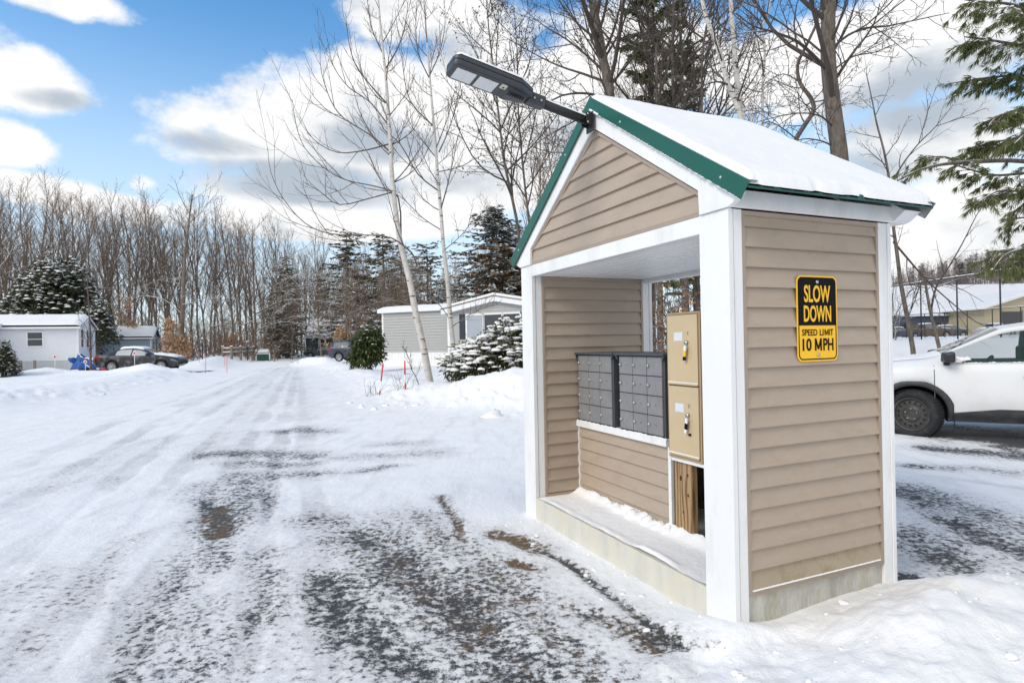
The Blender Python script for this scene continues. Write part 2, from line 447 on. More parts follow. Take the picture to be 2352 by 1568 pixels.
RIDGES = [  # polylines of (x, y, height, half width)
    [(-16.5,50,.5,1.3),(-12,41,.3,1.0),(-6.2,26,.25,1.0),(-3.2,18.5,.3,1.0),(-1.6,16.2,.42,1.1),(.1,14.5,.84,1.3),(1.6,13.9,.8,1.35),(4,13.2,.6,1.2),(7,13.4,.5,1.2),(12,13.8,.5,1.3)],
    [(-25,5,.35,1.8),(-14.6,14.2,.36,1.7),(-15.6,19,.28,1.5),(-17.2,25,.22,1.3),(-19,31.5,.4,1.2)],
    [(-21.6,33.6,.36,.9),(-20.6,33.8,.60,.95),(-19.3,33.9,.36,.8)],
    [(-28,33,.15,1.2),(-26.3,33.6,.42,1.1),(-25,33.6,.2,1.2),(-23.4,33.4,.2,1.0)],
    [(-21.5,41,.4,1.4),(-26,52,.5,1.6),(-34,70,.5,2.0),(-46,95,.6,2.5)],
    [(-15.6,45,.55,1.1),(-14.2,44,.35,1.0)],
    [(7,24,.4,2),(14,22,.5,2),(24,20,.5,2)],
]
LOT = [(-13.2,12.6),(-14.2,20),(-18.2,33),(-19.6,36.5),(-33,90),(-28.5,90),(-15.9,47),(-2.6,15.6),(-.4,13.2),(1,12.6),(4,12.0),(30,12.2),(30,-30),(-40,-30),(-40,2)]
def macro(x, y):
    z = np.full(x.shape, -.09)
    z = z + 1.2 * sstep(13, 31, y + .35*(x-10)) * sstep(-1, 6, x)
    z = z + .18 * sstep(15, 22, y) * sstep(-1.0, -5.0, x - (-.44*(y-14)) - 1.6*0) * 0
    yard = sstep(0.5, 4.5, x + 2.2 + (y-15)*.405) * sstep(14, 19, y) * sstep(4, 0, x)
    z = z + .2 * yard
    z = z + .16 * sstep(0, 3, -(x + 13.6 + np.maximum(y-14, -8)*.26)) * sstep(6, 14, y)
    z = z + .012 * np.maximum(0, y - 120)
    for r in RIDGES:
        d, (h, wd) = segdist(x, y, r, [p[2:] for p in r])
        z = z + h * np.exp(-(d/wd)**2)
    # heaps shovelled against the mail shelter's end wall
    for (a, b, h, rx) in ((.85,-.5,.15,.5),(.35,-.5,.075,.35),(1.25,-.42,.09,.3),(.15,-1.1,.06,.6),(1.3,-1.0,.05,.6),(-.12,.1,.05,.2),(.02,-.06,.05,.15),(.6,-1.6,.07,.9)):
        px, py = shloc(a, b)
        z = z + h * np.exp(-((x-px)**2+(y-py)**2)/rx**2)
    return z
def inlot(x, y):
    ins = np.zeros(x.shape, bool); n = len(LOT)
    for i in range(n):
        (ax, ay), (bx, by) = LOT[i], LOT[(i+1) % n]
        c = ((ay > y) != (by > y)) & (x < (bx-ax)*(y-ay)/(by-ay+1e-12)+ax)
        ins ^= c
    d, _ = segdist(x, y, LOT + LOT[:1], [(0,)]*(n+1))
    return np.where(ins, d, -d)
def gz(x, y):
    return float(macro(np.array([float(x)]), np.array([float(y)]))[0])

# bare patches: (points in the 2352 px picture, half width in m, strength, brown)
STROKES = [
    ([(840,1230),(960,1330),(1080,1420),(1180,1520),(1230,1640)], .42, .54, .4),
    ([(760,1330),(800,1410),(900,1500),(1010,1600)], .26, .54, .0),
    ([(940,1180),(1050,1250),(1180,1340)], .26, .40, .5),
    ([(1180,1380),(1290,1480),(1400,1600)], .22, .46, .5),
    ([(720,1190),(800,1215),(900,1200)], .3, .36, .3),
    ([(505,1165),(508,1195),(505,1228)], .17, .74, .5),
    ([(475,1110),(480,1150),(500,1240),(480,1300)], .24, .42, .1),
    ([(565,1085),(560,1130),(540,1190)], .28, .46, .0),
    ([(500,1220),(420,1310),(370,1420),(310,1568)], .22, .36, .05),
    ([(600,1270),(620,1350),(630,1420)], .2, .36, .2),
    ([(470,1400),(450,1500),(430,1600)], .3, .38, .1),
    ([(490,1042),(600,1040),(715,1046)], .38, .46, .1),
    ([(560,1062),(640,1070),(700,1066)], .3, .44, .0),
    ([(560,1085),(650,1090),(735,1085)], .26, .46, .0),
    ([(640,990),(700,985),(745,992)], .4, .42, .0),
    ([(790,1050),(900,1048),(985,1040)], .3, .38, .0),
    ([(830,1080),(900,1070)], .15, .5, .0),
    ([(880,1020),(960,1018)], .3, .36, .0),
    ([(1010,1140),(1030,1170),(1050,1200),(1060,1235)], .07, .55, .6),
    ([(1140,1225),(1190,1240),(1240,1258)], .13, .62, .7),
    ([(1240,1262),(1300,1285),(1360,1330),(1420,1375),(1500,1440),(1600,1520)], .05, .62, .4),
    ([(1320,1400),(1420,1430),(1520,1480),(1580,1530)], .16, .5, .5),
    ([(1180,1290),(1220,1300)], .1, .62, .7),
    ([(1000,1240),(1120,1300),(1200,1390)], .3, .40, .45),
    # the right of the shelter
    ([(2080,1130),(2200,1170),(2352,1240)], .45, .46, .05),
    ([(2190,1200),(2260,1230),(2360,1262)], .22, .62, .25),
    ([(2080,1220),(2180,1290),(2300,1330),(2400,1370)], .35, .5, .1),
    ([(2080,1330),(2130,1345),(2200,1375),(2300,1400)], .14, .72, .35),
    ([(2190,1430),(2240,1450),(2290,1455)], .1, .7, .0),
    ([(2310,1480),(2352,1490),(2420,1500)], .09, .75, .0),
    ([(2150,1030),(2260,1040),(2400,1052)], .32, .62, .2),
    ([(2130,985),(2260,1003),(2400,1022)], .7, .92, .15),
    ([(2100,1070),(2180,1076)], .18, .5, .3),
    ([(2250,1075),(2330,1085)], .2, .42, .0),
    # far lane
    ([(424,856),(450,855),(480,852)], .35, .95, .1),
    ([(360,1010),(250,1060),(120,1120)], .5, .17, .6),
    ([(300,1240),(200,1340),(60,1480)], .16, .27, .9),
    ([(220,1300),(110,1400),(0,1500)], .12, .22, .3),
    ([(0,1380),(60,1370),(100,1400)], .5, .24, .5),
    ([(640,1330),(660,1430),(680,1560)], .35, .2, .9),
    ([(640,880),(560,960),(470,1060)], .6, .16, .3),
    ([(660,850),(690,900),(700,960)], .5, .15, .0),
    ([(640,845),(540,890),(420,930)], .35, .2, .2),
    ([(676,830),(600,880),(470,950)], .25, .2, .1),
]
RUTS = [([(-260,1568),(120,1230),(360,1030),(560,900),(660,835),(684,818)], .10, .8), ([(40,1568),(270,1250),(430,1060),(590,910),(668,836),(687,818)], .10, .7),
    ([(250,1568),(390,1290),(520,1100),(610,950),(672,842),(688,818)], .11, .9), ([(560,1568),(600,1290),(625,1100),(660,950),(684,842),(692,818)], .11, .9),
    ([(-40,1330),(200,1150),(420,990),(600,872),(676,824)], .12, .7), ([(-40,1210),(200,1060),(420,940),(590,858),(672,822)], .12, .8),
    ([(-40,1110),(230,985),(450,900),(600,846)], .13, .6), ([(760,1568),(735,1300),(715,1100),(700,960),(690,850)], .12, .55),
    ([(1240,1568),(1080,1420),(940,1310),(800,1215),(720,1150)], .085, .5), ([(1420,1568),(1230,1400),(1080,1270),(980,1180)], .085, .45),
    ([(2420,1330),(2250,1240),(2120,1170),(2060,1120)], .1, .8), ([(2420,1240),(2260,1180),(2120,1120)], .1, .7), ([(2420,1130),(2200,1100),(2060,1080)], .1, .6)]
def make_ground():
    rr = [0.0]
    r = .9
    while r < 4500:
        rr.append(r)
        r *= 1.0075 if r < 14 else 1.012 if r < 60 else 1.06
    aa = list(np.arange(-47, 47.01, .2)) + list(np.arange(50, 313, 3.5))
    rr = np.array(rr); aa = np.radians(np.array(aa))
    RR, AA = np.meshgrid(rr, aa, indexing='ij')
    x = RR * np.sin(AA); y = RR * np.cos(AA)
    z = macro(x, y)
    lot = inlot(x, y) + (fbm(x*.8, y*.8, 5) - .5) * 1.6
    packed = sstep(-.5, .9, lot)
    near = np.clip(1 - RR / 90, 0, 1)
    amp = (1 - packed)
    z = z + near * amp * ((fbm(x*.7, y*.7, 11, 3) - .5) * .16 + (fbm(x*3.2, y*3.2, 12, 4, .55) - .5) * .10)
    edge = np.exp(-((lot + .2)/.8)**2)
    z = z + near * edge * np.maximum(0, fbm(x*4.5, y*4.5, 15, 3) - .52) * .5
    z = z + near * packed * ((fbm(x*2.5, y*2.5, 21, 4, .6) - .5) * .028 + (fbm(x*.5, y*.5, 22, 2) - .5) * .03)
    # bare strokes
    bare = np.zeros(x.shape); brown = np.zeros(x.shape)
    for (pts, wd, k, br) in STROKES:
        q = [atz(*p) for p in pts]
        q = [(p.x, p.y) for p in q]
        d, _ = segdist(x, y, q, [(0,)]*len(q))
        d = d * (.45 + 1.1 * fbm(x*2.6, y*2.6, 31, 4, .6))
        g = k * np.exp(-(d / wd)**2 * .8)
        brown = np.where(g > bare, br, brown)
        bare = np.maximum(bare, g)
    # tyre ruts running up the lane
    rut = np.zeros(x.shape)
    for (pts, wd, k) in RUTS:
        q = [atz(*p) for p in pts]; q = [(p.x, p.y) for p in q]
        d, _ = segdist(x, y, q, [(0,)]*len(q))
        d = d + .22 * (fbm(x*.8, y*.8, 61, 3) - .5)
        g = k * sstep(wd*1.25, wd*.8, d)
        z = z - .007 * g + .004 * k * np.exp(-((d - wd*1.45)/.05)**2) * fbm(x*6, y*6, 63, 2)
        rut = np.maximum(rut, g * np.clip(2.6 * fbm(x*.9, y*.9, 64, 3) - .75, 0, 1.1))
    bare = bare * (.80 + .24 * fbm(x*1.1, y*1.1, 71, 3))
    # no bare ground under the heaps
    a = (x - SH_C.x)*SH_B[0] + (y - SH_C.y)*SH_B[1]; b = (x - SH_C.x)*SH_A[0] + (y - SH_C.y)*SH_A[1]
    heap = sstep(.05, -.12, b + .12*(fbm(x*2.4, y*2.4, 44, 3)-.5)*4) * sstep(2.15, 1.35, a + (fbm(x*2, y*2, 41, 3)-.5)*.9 - .35*np.minimum(b, 0)*-1.0)
    heap = heap * sstep(-.5, -.12, a - b*.25 + (fbm(x*3, y*3, 42, 3)-.5)*.25 + .12)
    bare = bare * (1 - heap)
    z = z + heap * ((fbm(x*2.2, y*2.2, 50, 2) - .5) * .11 + (fbm(x*6, y*6, 51, 4, .6) - .5) * .065 + .03)
    rut = rut * (1 - heap)
    bare = np.maximum(bare, np.where(bare > .02, bare + .10 * rut, .17 * rut))
    z = z - .012 * sstep(.3, .6, bare)
    n, m = x.shape
    me = bpy.data.meshes.new('snowy_ground')
    verts = np.stack([x, y, z], -1).reshape(-1, 3).astype(np.float32)
    i = np.arange(n-1)[:, None]; j = np.arange(m)[None, :]; j2 = (j + 1) % m
    f = np.stack([i*m+j, i*m+j2, (i+1)*m+j2, (i+1)*m+j], -1).reshape(-1, 4)[:, ::-1]
    me.vertices.add(len(verts)); me.vertices.foreach_set('co', verts.ravel())
    me.loops.add(f.size); me.loops.foreach_set('vertex_index', f.ravel().astype(np.int32))
    me.polygons.add(len(f)); me.polygons.foreach_set('loop_start', (np.arange(len(f))*4).astype(np.int32))
    me.polygons.foreach_set('loop_total', np.full(len(f), 4, np.int32))
    me.update(calc_edges=True); me.validate()
    me.polygons.foreach_set('use_smooth', np.ones(len(me.polygons), bool))
    for nm, arr in (('rut', rut), ('bare', bare), ('brown', brown), ('packed', packed)):
        at_ = me.attributes.new(nm, 'FLOAT', 'POINT'); at_.data.foreach_set('value', arr.ravel().astype(np.float32))
    o = bpy.data.objects.new('snowy_ground', me); COL.objects.link(o); o['kind'] = 'structure'
    m_, nt, b = newmat('snow_and_worn_asphalt'); L = nt.links
    me.materials.append(m_)
    tc = nd(nt, 'ShaderNodeTexCoord')
    A = {}
    for nm in ('bare', 'brown', 'packed', 'rut'):
        q = nd(nt, 'ShaderNodeAttribute'); q.attribute_name = nm; A[nm] = q.outputs['Fac']
    def mp(rot, scl):
        q = nd(nt, 'ShaderNodeMapping'); q.inputs['Rotation'].default_value = (0, 0, rot); q.inputs['Scale'].default_value = scl
        L.new(tc.outputs['Object'], q.inputs[0]); return q.outputs[0]
    def nz(vec, s, d=6., r=.6):
        q = nd(nt, 'ShaderNodeTexNoise', i_Scale=s, i_Detail=d, i_Roughness=r); L.new(vec, q.inputs[0]); return q.outputs[0]
    def mt(op, a_, b_=None, c_=None):
        q = nt.nodes.new('ShaderNodeMath'); q.operation = op
        for k, v in enumerate((a_, b_, c_)):
            if v is None: continue
            if isinstance(v, (int, float)): q.inputs[k].default_value = v
            else: L.new(v, q.inputs[k])
        return q.outputs[0]
    obj = tc.outputs['Object']
    fine = nz(obj, 22, 10, .78)
    str1 = nz(mp(R(-10), (1.2, 7, 1)), 2.2, 8, .7)      # scraped by the plough, across the view
    mid = nz(obj, 3.2, 6, .6)
    str2 = nz(mp(R(20), (9, 1.4, 1)), 2.0, 8, .7)
    N = mt('ADD', mt('MULTIPLY', fine, .66), mt('ADD', mt('MULTIPLY', str1, .10), mt('ADD', mt('MULTIPLY', str2, .12), mt('MULTIPLY', mid, .12))))
    N = mt('MULTIPLY_ADD', mt('SUBTRACT', N, .5), 3.6, .5)
    mr = nd(nt, 'ShaderNodeMapRange', i_1=-.10, i_2=.14, interpolation_type='SMOOTHSTEP')
    L.new(mt('SUBTRACT', mt('MULTIPLY', A['bare'], 1.12), N), mr.inputs[0]); mask = mr.outputs[0]
    gate = nd(nt, 'ShaderNodeMapRange', i_1=.02, i_2=.12); L.new(A['bare'], gate.inputs[0])
    mask = mt('MULTIPLY', mask, gate.outputs[0])
    # colours
    sn = ramp(nt, nz(obj, 1.3, 6, .65), [(.25, (.845,.85,.86)), (.6, (.885,.885,.89))])
    stain = nd(nt, 'ShaderNodeMapRange', i_1=.5, i_2=.76); L.new(nz(mp(R(24), (5, .9, 1)), .9, 9, .72), stain.inputs[0])
    sm = nd(nt, 'ShaderNodeMixRGB'); sm.inputs[2].default_value = (.60,.585,.57, 1)
    L.new(mt('MULTIPLY', mt('MULTIPLY', stain.outputs[0], A['packed']), .62), sm.inputs[0]); L.new(sn.outputs[0], sm.inputs[1])
    # specks of grit pressed into the packed snow
    grit = nd(nt, 'ShaderNodeMapRange', i_1=.66, i_2=.74); L.new(nz(mp(R(8), (1, 2.2, 1)), 16, 8, .8), grit.inputs[0])
    gm = nd(nt, 'ShaderNodeMixRGB'); gm.inputs[2].default_value = (.26,.225,.19, 1)
    L.new(mt('MULTIPLY', mt('MULTIPLY', grit.outputs[0], A['packed']), .55), gm.inputs[0]); L.new(sm.outputs[0], gm.inputs[1])
    tr_ = nd(nt, 'ShaderNodeTexWave', i_Scale=5.5, i_Distortion=3.0, i_Detail=3.0); tr_.bands_direction = 'Y'; tr_.inputs['Detail Scale'].default_value = 3
    L.new(mp(R(24), (.8, 2.0, 1)), tr_.inputs[0])
    rm = nd(nt, 'ShaderNodeMixRGB'); rm.inputs[2].default_value = (.50,.50,.505, 1)
    L.new(mt('MULTIPLY', A['rut'], mt('MULTIPLY_ADD', nz(obj, 5, 8, .75), 1.5, -.30)), rm.inputs[0]); L.new(gm.outputs[0], rm.inputs[1])
    asp = ramp(nt, nz(obj, 60, 4, .7), [(.3, (.028,.029,.032)), (.62, (.075,.075,.078)), (.8, (.16,.155,.15))])
    brn = ramp(nt, nz(obj, 30, 6, .7), [(.3, (.07,.045,.02)), (.6, (.19,.115,.05)), (.8, (.3,.2,.1))])
    am = nd(nt, 'ShaderNodeMixRGB')
    bmask = nd(nt, 'ShaderNodeMapRange', i_1=-.12, i_2=.12); L.new(mt('SUBTRACT', A['brown'], nz(obj, 7, 6, .7)), bmask.inputs[0])
    L.new(bmask.outputs[0], am.inputs[0]); L.new(asp.outputs[0], am.inputs[1]); L.new(brn.outputs[0], am.inputs[2])
    fm = nd(nt, 'ShaderNodeMixRGB'); L.new(mask, fm.inputs[0]); sl = nd(nt, 'ShaderNodeMapRange', i_1=-.55, i_2=.05); L.new(mt('SUBTRACT', mt('MULTIPLY', A['bare'], 1.12), N), sl.inputs[0])
    slm = nd(nt, 'ShaderNodeMixRGB'); slm.inputs[2].default_value = (.40,.40,.405, 1)
    L.new(mt('MULTIPLY', mt('MULTIPLY', sl.outputs[0], gate.outputs[0]), .48), slm.inputs[0]); L.new(rm.outputs[0], slm.inputs[1])
    L.new(slm.outputs[0], fm.inputs[1]); L.new(am.outputs[0], fm.inputs[2])
    L.new(fm.outputs[0], b.inputs['Base Color'])
    rg = nd(nt, 'ShaderNodeMapRange', i_3=.75, i_4=.5); L.new(mask, rg.inputs[0]); L.new(rg.outputs[0], b.inputs['Roughness'])
    b.inputs['Specular IOR Level'].default_value = .25
    h = mt('ADD', mt('MULTIPLY', mt('SUBTRACT', 1.0, mask), .9), mt('MULTIPLY', nz(obj, 24, 9, .7), .9))
    h = mt('ADD', h, mt('MULTIPLY', nz(mp(R(23), (7, 1, 1)), 2.4, 6, .6), .3))
    h = mt('ADD', h, mt('MULTIPLY', mt('MULTIPLY', tr_.outputs[1], A['rut']), .10))
    bp = nd(nt, 'ShaderNodeBump', i_Strength=.6, i_Distance=.025); L.new(h, bp.inputs['Height']); L.new(bp.outputs[0], b.inputs['Normal'])
    return o
ground = make_ground()
# loose lumps of snow thrown up along the edges: nobody could count them
rng = random.Random(17); mb = MB()
_v = np.zeros(len(ground.data.vertices)*3, np.float32); ground.data.vertices.foreach_get('co', _v); _v = _v.reshape(-1, 3)
def lump(x, y, s):
    k = np.argmin((_v[:60000*3, 0]-x)**2 + (_v[:60000*3, 1]-y)**2); mb.blob((x, y, float(_v[k, 2]) - s*.25), s, s*rng.uniform(.7,1.2), s*rng.uniform(.6,.95), rng, 0, 7, 4, .28)
for i in range(210):
    u = rng.random()
    if u < .42:
        a, b = rng.uniform(-.5, 2.0), -rng.uniform(.1, 1.9); px, py = shloc(a, b); s_ = rng.choice((.008,.012,.018,.03))
    elif u < .6:
        a, b = -rng.uniform(.02, .35)**1.0, rng.uniform(-.3, 2.3); px, py = shloc(a, b); s_ = rng.choice((.01,.014,.02))
    elif u < .85:
        t = rng.random(); px, py = -3.4 + 5.6*t + rng.gauss(0,.5), 14.9 - 2.6*t + rng.gauss(0,.4); s_ = rng.uniform(.03,.11)
    else:
        t = rng.random(); px, py = -13.0 - 1.2*t + rng.gauss(0,.5), 12.6 + 6*t + rng.gauss(0,.6); s_ = rng.uniform(.04,.13)
    lump(px, py, s_)
for (px, py, s_) in ((745,838,.16),(768,836,.12)): q = atz(px, py, .0); lump(q.x, q.y, s_*1.6)
q = atz(1135, 940, .05); lump(q.x, q.y, .27)
lo_ = mb.build('snow_lumps', X['snow']); lo_['kind'] = 'stuff'; lo_['label'] = 'loose lumps of snow along the banks and the shelter'; lo_['category'] = 'snow'
# ------------------------------------------------------------------ the mail shelter
SC, SL, SPK = X['roofsnow'], X['tan'], X['white']
shelter = empty('mail_shelter', SH_C, SH_T, 'open fronted mail shelter with tan siding, white posts and a snowy green edged roof', 'mail shelter')
YC = 1.21          # ridge line
def siding(mb, quadfn, z0, z1, ext, exp=.102, off=.112, mi=0, low=0):
    """clapboards: quadfn(u, z, out) -> point; ext(z) -> (u0, u1) clear width at height z"""
    k0 = math.floor((z0 - off) / exp)
    zz = [off + exp * k for k in range(k0, k0 + 60)]
    for a in zz:
        b = a + exp; mi = 1 if a < z0 + exp*(low-1) + .01 and low else 0
        lo, hi = max(a, z0), min(b, z1)
        if hi - lo < .004: continue
        def out(z): return .019 - .017 * (z - a) / exp
        n = 6
        for (za, zb, oa, ob) in ((lo, hi, out(lo), out(hi)),):
            (u0, u1), (w0, w1) = ext(za), ext(zb)
            if u1 - u0 < .005 and w1 - w0 < .005: continue
            mb.add([quadfn(u0, za, oa), quadfn(u1, za, oa), quadfn(w1, zb, ob), quadfn(w0, zb, ob)], [(0,1,2,3)], mi)
            if lo == a:
                mb.add([quadfn(u0, za, 0), quadfn(u1, za, 0), quadfn(u1, za + .003, oa), quadfn(u0, za + .003, oa)], [(0,1,2,3)], mi)
W, D = 2.438, 1.225
# base
mb = MB(); mb.box(.006, .022, -.3, 1.2, 2.416, .077); base = mb.build('concrete_base', X['slab'], shelter, bevel=.006)
tag(base, 'long pale concrete base with green stains')
mb = MB(); mb.box(.1, .0205, -.28, 1.13, .0225, .084); mb.build('base_side', X['conc'], base)
# floor snow along the knee wall
rng = random.Random(3)
mb = MB()
def fl(u, v):
    y = .215 + u * 2.01; x = .02 + v * .405
    n = mnoise_(x * 9, y * 9)
    return (x, y, .079 + .004 * n + .05 * math.exp(-((.43 - x) / (.045 + .03 * mnoise_(y * 7, 3)))**2) * (.5 + mnoise_(y * 11, 7)) + .03 * math.exp(-((x - .05) / .035)**2) * max(0, mnoise_(y * 5, 1) - .35) * 2 * (1.4 - u))
def mnoise_(a, b):
    return float(fbm(np.array([a]), np.array([b]), 9, 3)[0])
mb.grid(fl, 130, 26); mb.build('floor_snow', X['snow'], base)
# corner posts
X['grime'] = mat('grimy_joint', (.33,.32,.25), .8, .4, 9)
def post(x0, x1, y0, y1, front):
    mb = MB()
    if front: mb.box(x0, y0, -.25, x0 + .032, y1, 2.03)
    else: mb.box(x1 - .032, y0, -.25, x1, y1, 2.03)
    if front: mb.box(x0 + .037, y0 + .003, -.25, x1, y1 - .003, 2.03); mb.box(x0 + .0325, y0 + .007, -.25, x0 + .0365, y1 - .007, 2.029, 1)
    else: mb.box(x0, y0 + .003, -.25, x1 - .0335, y1 - .003, 2.03)
    return mb.build('corner_post', [X['white'], X['grime']], shelter, bevel=.003)
post(0, .092, 0, .207, True); post(0, .092, 2.232, W, True)
post(1.118, D, 0, .16, False); post(1.118, D, 2.232, W, False)
# header beams
mb = MB(); mb.box(.004, .207, 1.935, .088, 2.232, 2.029); mb.build('header_beam', X['white'], shelter, bevel=.003)
mb = MB(); mb.box(1.14, .16, 1.905, 1.222, 2.232, 2.029); mb.build('header_beam', X['white2'], shelter)
# ribbed ceiling
mb = MB(); prof = []
x = .089
while x < 1.139:
    prof += [(x, 1.957), (x + .014, 1.936), (x + .068, 1.936), (x + .075, 1.957)]
    x += .075
n = len(prof)
mb.add([(p[0], .1, p[1]) for p in prof] + [(p[0], 2.34, p[1]) for p in prof], [(i, i+1, n+i+1, n+i) for i in range(n-1)])
mb.build('ribbed_ceiling', mat('white_vinyl_ceiling', (.88,.88,.88), .4, .02), shelter)
# gables
def gable_ext(z):
    if z < 2.15: return (.195, 2.245)
    t = (2.82 - z) / .655
    return (YC - t, YC + t) if t > 0 else (YC, YC)
for k in (0, 1):
    mb = MB(); X0 = .022 if k == 0 else 1.2; sg = -1 if k == 0 else 1
    siding(mb, lambda u, z, o: (X0 + sg * o, u, z), 2.03, 2.82, gable_ext, off=2.05)
    g = mb.build('gable_siding', X['tan'], shelter)
    mb = MB()
    pts = [(.195,2.03),(2.245,2.03),(2.245,2.15),(YC,2.82),(.195,2.15)]
    cx, cz = YC, 2.3
    for i in range(5):
        a, b = pts[i], pts[(i+1) % 5]
        def inn(p, w=.022):
            # shrink by w along both neighbours
            return p
        d = Vector((b[0]-a[0], b[1]-a[1])).normalized(); nrm = Vector((-d.y, d.x))
        q = [(a[0], a[1]), (b[0], b[1]), (b[0]+nrm.x*.02, b[1]+nrm.y*.02), (a[0]+nrm.x*.02, a[1]+nrm.y*.02)]
        lo, hi = (X0 - .018, X0 - .0005 * (i % 2)) if k == 0 else (X0, X0 + .018)
        mb.prism(q, lo - .0006 * i, hi, 'x')
    mb.build('channel_trim', X['tan2'], g)
# rake boards, fascia, green flashing
SLP = .667
def zr(y, top): return top - SLP * abs(y - YC)
for k, (xa, xb, nm) in enumerate(((-.014, .02, 'front'), (1.205, 1.345, 'rear'))):
    mb = MB()
    for s in (-1, 1):
        yy = lambda t: YC + s * t
        poly = [(yy(0), 2.832), (yy(1.015), 2.16), (yy(1.02), 2.031), (yy(1.218), 2.031), (yy(1.25), 2.04), (yy(1.31), 2.085), (yy(0), 2.96)]
        if s > 0: poly = poly[::-1]
        mb.prism(poly, xa, xb + .0005 * s, 'x')
    mb.build('rake_board', X['white'], shelter, bevel=.002)
for s in (-1, 1):
    mb = MB(); y0 = YC + s * 1.235; y1 = YC + s * 1.215
    mb.box(-.012, min(y0, y1), 2.0315, 1.34, max(y0, y1), 2.12)
    mb.build('fascia_board', X['white'], shelter, bevel=.003)
roof = MB()
EY = 1.37   # half span of the metal
for s in (-1, 1):
    def P(x, t, h): return (x, YC + s * t, 3.012 - SLP * t + h)
    roof.add([P(-.028,0,0),P(1.352,0,0),P(1.352,EY,0),P(-.028,EY,0),P(-.028,0,-.010),P(1.352,0,-.010),P(1.352,EY,-.010),P(-.028,EY,-.010)],
             [(0,1,2,3),(7,6,5,4),(2,6,7,3),(0,3,7,4),(1,5,6,2)])
    xr = .16
    while xr < 1.3:
        pr = [(-.024,0),(-.011,.02),(.011,.02),(.024,0)]
        roof.add([P(xr+a, t, h) for t in (.02, EY) for a, h in pr], [(0,1,5,4),(1,2,6,5),(2,3,7,6),(4,5,6,7)])
        xr += .2
    # small ribs between
    xr = .06
    while xr < 1.3:
        pr = [(-.01,0),(-.005,.005),(.005,.005),(.01,0)]
        roof.add([P(xr+a, t, h) for t in (.02, EY) for a, h in pr], [(0,1,5,4),(1,2,6,5),(2,3,7,6),(4,5,6,7)])
        xr += .1
roofo = roof.build('metal_roof', X['darkgreen'], shelter)
for k, (xa, xb) in enumerate(((-.034, -.028), (1.346, 1.353))):
    mb = MB()
    for s in (-1, 1):
        yy = lambda t: YC + s * t
        poly = [(yy(0), 2.948), (yy(1.325), 2.044), (yy(1.385), 2.117), (yy(0), 3.036)]
        if s > 0: poly = poly[::-1]
        mb.prism(poly, xa, xb + .0004 * s, 'x')
        # return of the flashing over the roof
        q = [(xa, yy(0), 3.0362), (xa, yy(1.385), 2.1172), ((-.028 + .055) if k == 0 else 1.353 - .055, yy(1.385), 2.1172), ((-.028 + .055) if k == 0 else 1.353 - .055, yy(0), 3.0362)]
        mb.add(q, [(0,1,2,3)])
        # hemmed lower edge
        mb.add([(xa - .0, yy(0), 2.948), (xa, yy(1.325), 2.044), (xa + .014, yy(1.318), 2.047), (xa + .014, yy(0), 2.951)], [(0,1,2,3)])
    for s in (-1, 1):
        for t in (1.2, .35):
            mb.lathe([(0,.006),(.006,.005),(.008,0)], 10, 1, M=Matrix.Translation((xa if k == 0 else xb, YC + s*t, 3.0-SLP*t-.02)) @ Matrix.Rotation(-PI/2 if k == 0 else PI/2, 4, 'Y'))
    fo = mb.build('edge_flashing', [X['green'], X['steel']], roofo)
    if k == 1:
        for s in (-1, 1):
            mb = MB(); mb.add([(xa - .001, YC+s*1.16, 2.16), (xa - .001, YC+s*1.325, 2.0445), (xa - .001, YC+s*1.385, 2.1165), (xa - .001, YC+s*1.2, 2.238)], [(0,1,2,3) if s > 0 else (3,2,1,0)])
            mb.build('flashing_back', X['steelgrey'], fo)
# snow on the roof
mb = MB()
def rsn(u, v):
    x = -.026 + 1.375 * u
    t = (v - .5) * 2 * 1.378
    e = min(u, 1 - u) * 1.375; ee = 1.378 - abs(t)
    ragged = .05 * (mnoise_(x * 9, 5 + (t > 0)) - .48)
    tt = math.copysign(max(0, abs(t) - max(0, ragged) * max(0, 1 - ee / .2)), t)
    h = .040 * min(1, (e / .035 + .12)**.5) * min(1, (ee / .05 + .1)**.5)
    h += .010 * (mnoise_(x * 4, t * 4) - .5) + .004 * (mnoise_(x * 18, t * 18) - .5)
    # dips beside the rear part of the ridge
    h -= .02 * math.exp(-((x - .75) / .25)**2 - ((t + .1) / .08)**2)
    zt = 3.022 - SLP * math.sqrt(tt * tt + .0009) + .02
    if e < 1e-6 or ee < 1e-6: h = -.018
    return (x, YC + tt, zt + h)
mb.grid(rsn, 90, 190); tag(mb.build('roof_snow', SC, roofo), None)
# snow caught on the lip under the flashing
mb = MB(); t = .06
rng = random.Random(8)
while t < 1.3:
    r_ = rng.uniform(.003, .007) * (1.0 if .45 < t else .8)
    if rng.random() < .82: mb.blob((-.027, YC - t, 2.944 - .682*t), .012, .011, r_, rng, n=6, m=3)
    t += rng.uniform(.006, .012)
for q in range(26):
    t = rng.uniform(0, .1); mb.blob((-.027, YC - t, 2.946 - .682*t), .014, .014, .012, rng, n=6, m=3)
mb.build('rake_snow', X['snow'], roofo)
